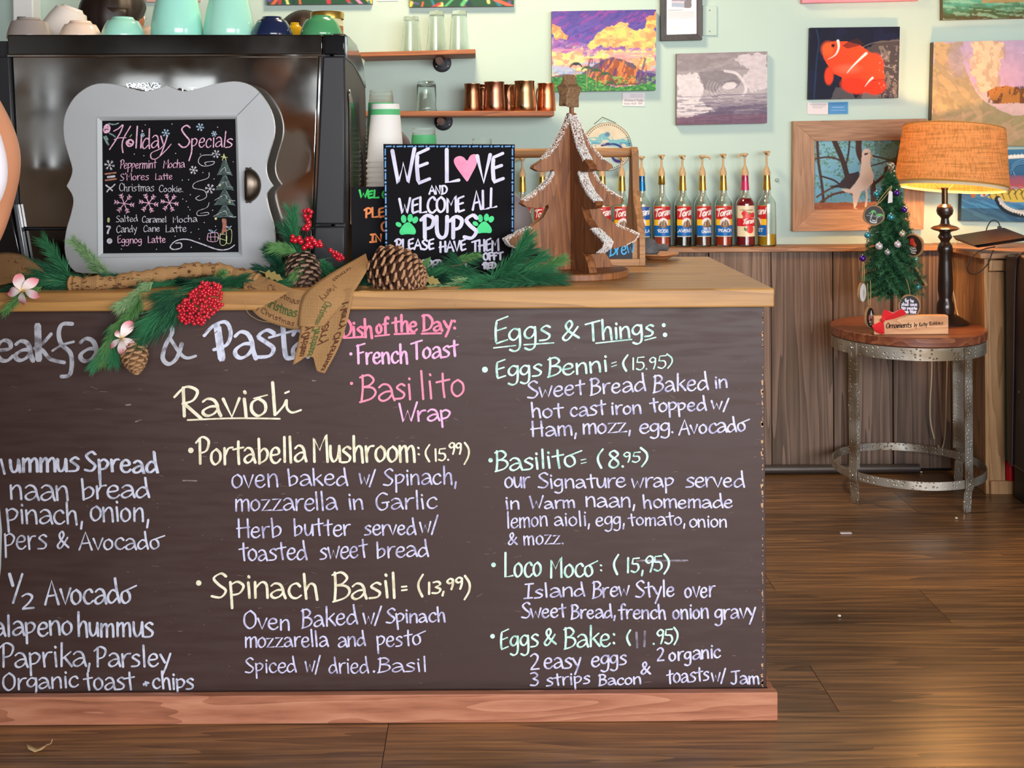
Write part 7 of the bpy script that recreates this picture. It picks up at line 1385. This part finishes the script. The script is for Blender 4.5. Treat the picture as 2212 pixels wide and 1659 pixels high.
# ---------------------------------------------------------------- booth
lea = plain('brown_leather', '#2a1f1f', .38, noise=.25, nscale=12, bump=.25, spec=.6); leb = plain('booth_base', '#0e0e10', .5)
bo = thing('booth_seat', 'dark brown leather booth back with black base at right edge', 'booth', (2.35, 4.1, 0))
sec = [(4.335, .13), (4.335, .90), (4.31, .915), (4.22, .925), (4.12, .915), (4.08, .87), (4.02, .50), (3.6, .47), (3.55, .44), (3.55, .13)]
fixn(MB().prism([(1.955, y, z) for y, z in sec], [(2.85, y, z) for y, z in sec]).build('upholstery', lea, bo, bevel=.012))
fixn(MB().box((1.985, 3.62, .0), (2.85, 4.33, .129)).build('base', leb, bo))
MB().tube(smoothline([(1.952, 4.28, .135), (1.951, 4.26, .5), (1.951, 4.24, .85), (1.956, 4.215, .918), (1.99, 4.21, .928)], 6), .0045, 8).build('piping', plain('leather_piping', '#332627', .35), bo)
MB().ball((1.953, 4.22, .42), .005, 8, 5, (.5, 1, 1)).build('stud', chrome, bo)
o = fixn(MB().lathe([(.001, .05 + .0), (.016, .05), (.017, .055), (.017, .12), (.001, .122)], (1.994, 4.387, .0012), 16).build('red_canister', plain('red_gloss', '#b3141e', .35), None, origin=(1.994, 4.387, .05))); tag(o, 'small red cylinder tucked between the booth and timber post', 'canister')
# tablet, charger and cables on the booth's ledge
zl2 = .914
o = fixn(MB().prism([P(2104, 530, 4.36), P(2222, 512, 4.20), P(2228, 518, 4.20), P(2112, 535, 4.36)], [P(2104, 530, 4.36) + Vector((0, .2, .02)), P(2222, 512, 4.20) + Vector((0, .2, .02)), P(2228, 518, 4.20) + Vector((0, .2, .012)), P(2112, 535, 4.36) + Vector((0, .2, .012))]).build('tablet', plain('device_black', '#19191c', .25), None, origin=P(2170, 530, 4.3))); tag(o, 'flat black tablet lying on top of the booth ledge', 'tablet')
ch_ = thing('charger', 'black charging plug standing upright behind the tablet', 'charger', P(2159, 520, 4.55)); MB().box(tuple(P(2150, 526, 4.55)), tuple(P(2169, 505, 4.55) + Vector((0, .03, 0)))).build('plug_body', black_pl, ch_, bevel=.002); MB().box(tuple(P(2157, 505, 4.56)), tuple(P(2164, 489, 4.56) + Vector((0, .012, 0)))).build('plug_head', black_pl, ch_, bevel=.001)
MB().tube(smoothline([P(2160, 490, 4.56), P(2156, 480, 4.56), P(2143, 476, 4.56), P(2132, 492, 4.55), P(2129, 515, 4.52), P(2131, 529, 4.5)], 6), .0022, 6).build('cable', black_pl, ch_)
o = MB().tube(smoothline([P(2150, 533, 4.335), P(2118, 541, 4.332), P(2098, 558, 4.33), P(2089, 580, 4.33), P(2098, 592, 4.33), P(2115, 588, 4.33), P(2134, 570, 4.33), P(2141, 552, 4.33), P(2146, 540, 4.332)], 6), .0022, 6).build('cable_loop', plain('cable_brown', '#2a1b15', .5), None, origin=P(2118, 541, 4.33)); tag(o, 'thin dark cable looping down from the tablet over timber wall', 'cable')
# ---------------------------------------------------------------- bits on the floor
def fl(px, py): Y = H * F / (py - CY - (px - CX) * ROLL * -1 * 0 + 0); return P(px, py, Y)
lf = fl(80, 1616); m = MB(); cv = [(-.026, .002), (-.018, .006), (0, .009), (.014, .006), (.024, .001), (.014, -.006), (0, -.008), (-.016, -.005)]
m.add([(lf.x + x, lf.y + y * 1.6, .004 + .012 * (abs(x) / .026) ** 2) for x, y in cv] + [(lf.x, lf.y, .003)], [(i, (i + 1) % 8, 8) for i in range(8)])
m.tube(smoothline([(lf.x + .022, lf.y, .014), (lf.x + .030, lf.y, .016), (lf.x + .034, lf.y, .026)], 3), .0008, 4)
o = m.build('dry_leaf', plain('dry_leaf', '#c9a878', .7), None, origin=lf, solid=.0006); tag(o, 'pale dry curled leaf on the floor at bottom left', 'leaf')
q = fl(1827, 1158); o = MB().box((q.x - .020, q.y - .007, .0002), (q.x + .020, q.y + .007, .005), None).build('plastic_scrap', plain('scrap', '#b9aeb4', .2, spec=.8), None, origin=q, bevel=.002); tag(o, 'small translucent scrap on the floor left of the table', 'scrap')
for x, y, lb in ((2066, 1128, 'white crumb on the floor just before the right table leg'), (1990, 1028, 'white crumb on the floor inside the lower hoop'), (1813, 1338, 'tiny pale crumb on the floor planks right of the counter')):
    q = fl(x, y); o = MB().ball((q.x, q.y, .004), .0045, 8, 5, (1.2, 1, .7)).build('crumb', plain('crumb', '#d9cfc0', .8), None, origin=(q.x, q.y, 0)); tag(o, lb, 'crumb')
# ================================================================ people
def skinned(name, joints, bones, mat, parent, sub=2, root=0):
    me = bpy.data.meshes.new(name); base = Vector(parent.location)
    me.from_pydata([tuple(Vector(j[0]) - base) for j in joints], bones, []); me.update(); o = bpy.data.objects.new(name, me); COL.objects.link(o); o.parent = parent; me.materials.append(mat)
    sk = o.modifiers.new('skin', 'SKIN'); sk.use_smooth_shade = True; sl = me.skin_vertices[0].data
    for i, j in enumerate(joints): r = j[1]; sl[i].radius = r if isinstance(r, tuple) else (r, r); sl[i].use_root = (i == root)
    ss = o.modifiers.new('sub', 'SUBSURF'); ss.levels = sub; ss.render_levels = sub; return o
skin_t = plain('skin_tan', '#c98a68', .5, spec=.3); skin_b = plain('skin_brown', '#a36a4c', .5, spec=.3); hair_m = plain('hair_dark', '#241713', .45, noise=.4, nscale=14, stretch=(3, 3, .4), bump=.4)
def head(c, R, mat, hair, parent, yaw=0, longh=True):
    M = Matrix.Translation(c) @ Matrix.Rotation(yaw, 4, 'Z')
    def f(u, v):
        a = u * 2 * PI; b = v * PI; x = math.sin(b) * math.cos(a); y = math.sin(b) * math.sin(a); z = math.cos(b)
        jaw = 1 - .28 * max(0, -z) ** 1.2; X = x * .78 * jaw; Y = y * .95 * (jaw if y < 0 else 1); Z = z * 1.12
        if y < -.6 and abs(x) < .22 and -.35 < z < .12: Y -= .16 * (1 - abs(x) / .22) * (1 - abs(z + .12) / .25 if abs(z + .12) < .25 else 0)
        if y < -.5 and .05 < z < .3 and .12 < abs(x) < .5: Y += .05
        return M @ Vector((X * R, Y * R, Z * R))
    hd = MB().grid(f, 36, 24).build('head', mat, parent, ang=80)
    eye = plain('eye_white', '#e8e4de', .3); lip = plain('lips', '#8f4a42', .5)
    for s in (-1, 1):
        MB().ball(M @ Vector((s * .30 * R, -.80 * R, .10 * R)), .10 * R, 10, 7).build('eye', eye, hd); MB().ball(M @ Vector((s * .30 * R, -.885 * R, .10 * R)), .045 * R, 8, 5).build('pupil', plain('pupil', '#1d120e', .3), hd)
        MB().ball(M @ Vector((s * .78 * R, .05 * R, -.02 * R)), .2 * R, 10, 7, (.35, .7, 1.1)).build('ear', mat, hd)
    MB().ball(M @ Vector((0, -.84 * R, -.48 * R)), .17 * R, 12, 6, (1.2, .4, .32)).build('mouth', lip, hd)
    def g(u, v):
        a = u * 2 * PI; b = v * PI * .66; x = math.sin(b) * math.cos(a); y = math.sin(b) * math.sin(a); z = math.cos(b); lim = .42 if y < -.15 else 1.0
        if y < -.15 and z < .35: k = max(0, min(1, (.35 - z) / .5)); x, y = x * (1 - .0 * k), y + .35 * k
        wv = 1 + .02 * math.sin(a * 14) ; return M @ Vector((x * .95 * R * wv, (y * 1.06 + .06) * R * wv, (z * 1.2 + .04) * R))
    MB().grid(g, 48, 20).build('hair', hair, hd, solid=.01, ang=80)
    if longh:
        def q(u, v): a = PI * (.02 + .96 * u); r = 1 - .25 * v; return M @ Vector((math.cos(a) * .92 * R * r, (math.sin(a) * .9 + .1) * R * r, (.3 - 2.1 * v) * R))
        MB().grid(q, 24, 10).build('hair_length', hair, hd, solid=.02, ang=80)
def hand(wrist, d, mat, parent, side=1):
    d = Vector(d).normalized(); n = Vector((0, -1, .1)).normalized(); s = d.cross(n).normalized() * side; W0 = Vector(wrist); J = [(W0, (.024, .018)), (W0 + d * .045, (.036, .016)), (W0 + d * .085, (.038, .014))]; B = [(0, 1), (1, 2)]
    for k, L in enumerate((.068, .078, .072, .058)):
        b = W0 + d * .085 + s * (.027 - .018 * k); i = len(J); J += [(b, .0095), (b + d * L * .5 + n * .006, .0085), (b + d * L * .85 + n * .02, .0072)]; B += [(2, i), (i, i + 1), (i + 1, i + 2)]
    i = len(J); b = W0 + d * .02 + s * .03; J += [(b, .012), (b + d * .03 + s * .022, .010), (b + d * .06 + s * .026, .0085)]; B += [(0, i), (i, i + 1), (i + 1, i + 2)]
    skinned('hand', J, B, mat, parent, 1)
# ---- customer at the left edge of the picture, only an arm, back and hip show
Yp = 1.45; k = Yp / F
px = lambda x, y, Y=Yp: P(x, y, Y)
cu = thing('person', 'person in white sleeveless top and light jeans at left edge, cropped by frame', 'person', (-.849, Yp, 0))
hx = -.849; ysh = 1.43
cu_top = plain('white_cotton', '#ece6f2', .8, sheen=.2); jean = plain('light_denim', '#c3cfdf', .8, noise=.12, nscale=60)
J = [((hx, Yp, .98), (.155, .11)), ((hx, Yp, 1.12), (.125, .09)), ((hx, Yp, 1.26), (.15, .105)), ((hx, Yp, 1.38), (.13, .085)), ((hx, Yp - .005, 1.46), (.055, .05)), ((hx, Yp - .01, 1.53), (.048, .048)),
     ((hx + .165, Yp, 1.44), .05), ((hx + .222, Yp + .01, 1.32), .055), ((hx + .196, Yp + .02, 1.215), .042), ((hx + .10, Yp + .11, 1.15), .034), ((hx + .04, Yp + .22, 1.12), .024),
     ((hx - .155, Yp, 1.435), .044), ((hx - .20, Yp, 1.32), .045), ((hx - .22, Yp, 1.16), .038), ((hx - .21, Yp - .06, .98), .030), ((hx - .2, Yp - .1, .90), .022)]
skinned('body', J, [(0, 1), (1, 2), (2, 3), (3, 4), (4, 5), (3, 6), (6, 7), (7, 8), (8, 9), (9, 10), (3, 11), (11, 12), (12, 13), (13, 14), (14, 15)], skin_t, cu, 3)
hand((hx + .04, Yp + .22, 1.12), (-.4, .8, .1), skin_t, cu); hand((hx - .2, Yp - .1, .90), (0, -.2, -1), skin_t, cu, -1)
J = [((hx, Yp, 1.00), (.165, .12)), ((hx, Yp, 1.12), (.138, .102)), ((hx + .0, Yp, 1.26), (.166, .122)), ((hx, Yp, 1.37), (.135, .098)), ((hx + .17, Yp - .05, 1.45), .052), ((hx + .215, Yp - .07, 1.36), .054), ((hx + .244, Yp - .07, 1.29), .052), ((hx + .21, Yp - .065, 1.235), .034), ((hx - .11, Yp, 1.42), .045)]
skinned('top', J, [(0, 1), (1, 2), (2, 3), (3, 4), (4, 5), (5, 6), (6, 7), (3, 8)], cu_top, cu, 3)
J = [((hx + .02, Yp, 1.08), (.175, .125)), ((hx + .03, Yp, .94), (.208, .15)), ((hx + .13, Yp, .84), .138), ((hx + .125, Yp, .70), .105), ((hx + .11, Yp, .48), .068), ((hx + .10, Yp + .01, .28), .060), ((hx + .10, Yp + .01, .08), .045),
     ((hx - .09, Yp, .84), .112), ((hx - .10, Yp, .70), .09), ((hx - .10, Yp, .48), .068), ((hx - .10, Yp + .01, .28), .060), ((hx - .10, Yp + .01, .08), .045)]
skinned('jeans', J, [(0, 1), (1, 2), (2, 3), (3, 4), (4, 5), (5, 6), (1, 7), (7, 8), (8, 9), (9, 10), (10, 11)], jean, cu)
for s in (-1, 1): skinned('shoe', [((hx + s * .10, Yp - .03, .045), (.038, .04)), ((hx + s * .10, Yp + .06, .035), (.042, .032)), ((hx + s * .105, Yp + .15, .027), (.038, .025))], [(0, 1), (1, 2)], plain('shoe_white', '#d9d4cc', .6), cu, 2)
head((hx, Yp - .01, 1.66), .105, skin_t, plain('hair_brown', '#3a271c', .5, noise=.4, nscale=20, stretch=(3, 3, .4)), cu, PI - .3)
# ---- barista behind the machine
def barista(px_, ytop, Y, yaw, label, shirt):
    c = P(px_, ytop + 72, Y); t = thing('person', label, 'person', (c.x, Y, 0)); z = c.z; x = c.x; s = 1.0
    J = [((x, Y, z - .78), (.15, .11)), ((x, Y, z - .60), (.13, .095)), ((x, Y, z - .42), (.16, .11)), ((x, Y, z - .29), (.14, .085)), ((x, Y, z - .20), .055), ((x, Y, z - .10), .05),
         ((x + .17, Y, z - .28), .05), ((x + .20, Y - .02, z - .55), .040), ((x + .14, Y - .18, z - .70), .028), ((x - .17, Y, z - .28), .05), ((x - .20, Y - .02, z - .55), .040), ((x - .14, Y - .18, z - .70), .028)]
    skinned('body', J, [(0, 1), (1, 2), (2, 3), (3, 4), (4, 5), (3, 6), (6, 7), (7, 8), (3, 9), (9, 10), (10, 11)], skin_b, t, 2)
    J = [((x, Y, z - .80), (.165, .125)), ((x, Y, z - .60), (.145, .11)), ((x, Y, z - .42), (.175, .125)), ((x, Y, z - .30), (.15, .095)), ((x + .17, Y, z - .29), .062), ((x + .19, Y, z - .42), .058), ((x - .17, Y, z - .29), .062), ((x - .19, Y, z - .42), .058)]
    skinned('shirt', J, [(0, 1), (1, 2), (2, 3), (3, 4), (4, 5), (3, 6), (6, 7)], shirt, t, 2)
    J = [((x, Y, z - .78), (.16, .12)), ((x, Y, z - .88), (.17, .13))]; B = [(0, 1)]
    for q in (-1, 1): i = len(J); J += [((x + q * .095, Y, z - .98), .10), ((x + q * .1, Y, (z - .98) * .55), .066), ((x + q * .1, Y, .30), .058), ((x + q * .1, Y, .09), .045)]; B += [(1, i), (i, i + 1), (i + 1, i + 2), (i + 2, i + 3)]
    skinned('trousers', J, B, plain('dark_trousers', '#23242a', .8), t, 1)
    for q in (-1, 1):
        skinned('shoe', [((x + q * .10, Y + .03, .045), (.038, .04)), ((x + q * .10, Y - .06, .035), (.042, .032)), ((x + q * .105, Y - .15, .027), (.038, .025))], [(0, 1), (1, 2)], black_pl, t, 1); hand((x + q * .14, Y - .18, z - .70), (0, -.8, -.3), skin_b, t, q)
    head(Vector((x, Y, z)), .112, skin_b, hair_m, t, yaw)
barista(249, -28, 4.14, PI - .7, 'person behind the espresso machine, only dark hair showing above cups', plain('shirt_grey', '#4a4d52', .8))
barista(656, 34, 4.28, PI + .5, 'second person further back, dark hair glimpsed beside the green bowl', plain('shirt_teal', '#3f5a5c', .8))
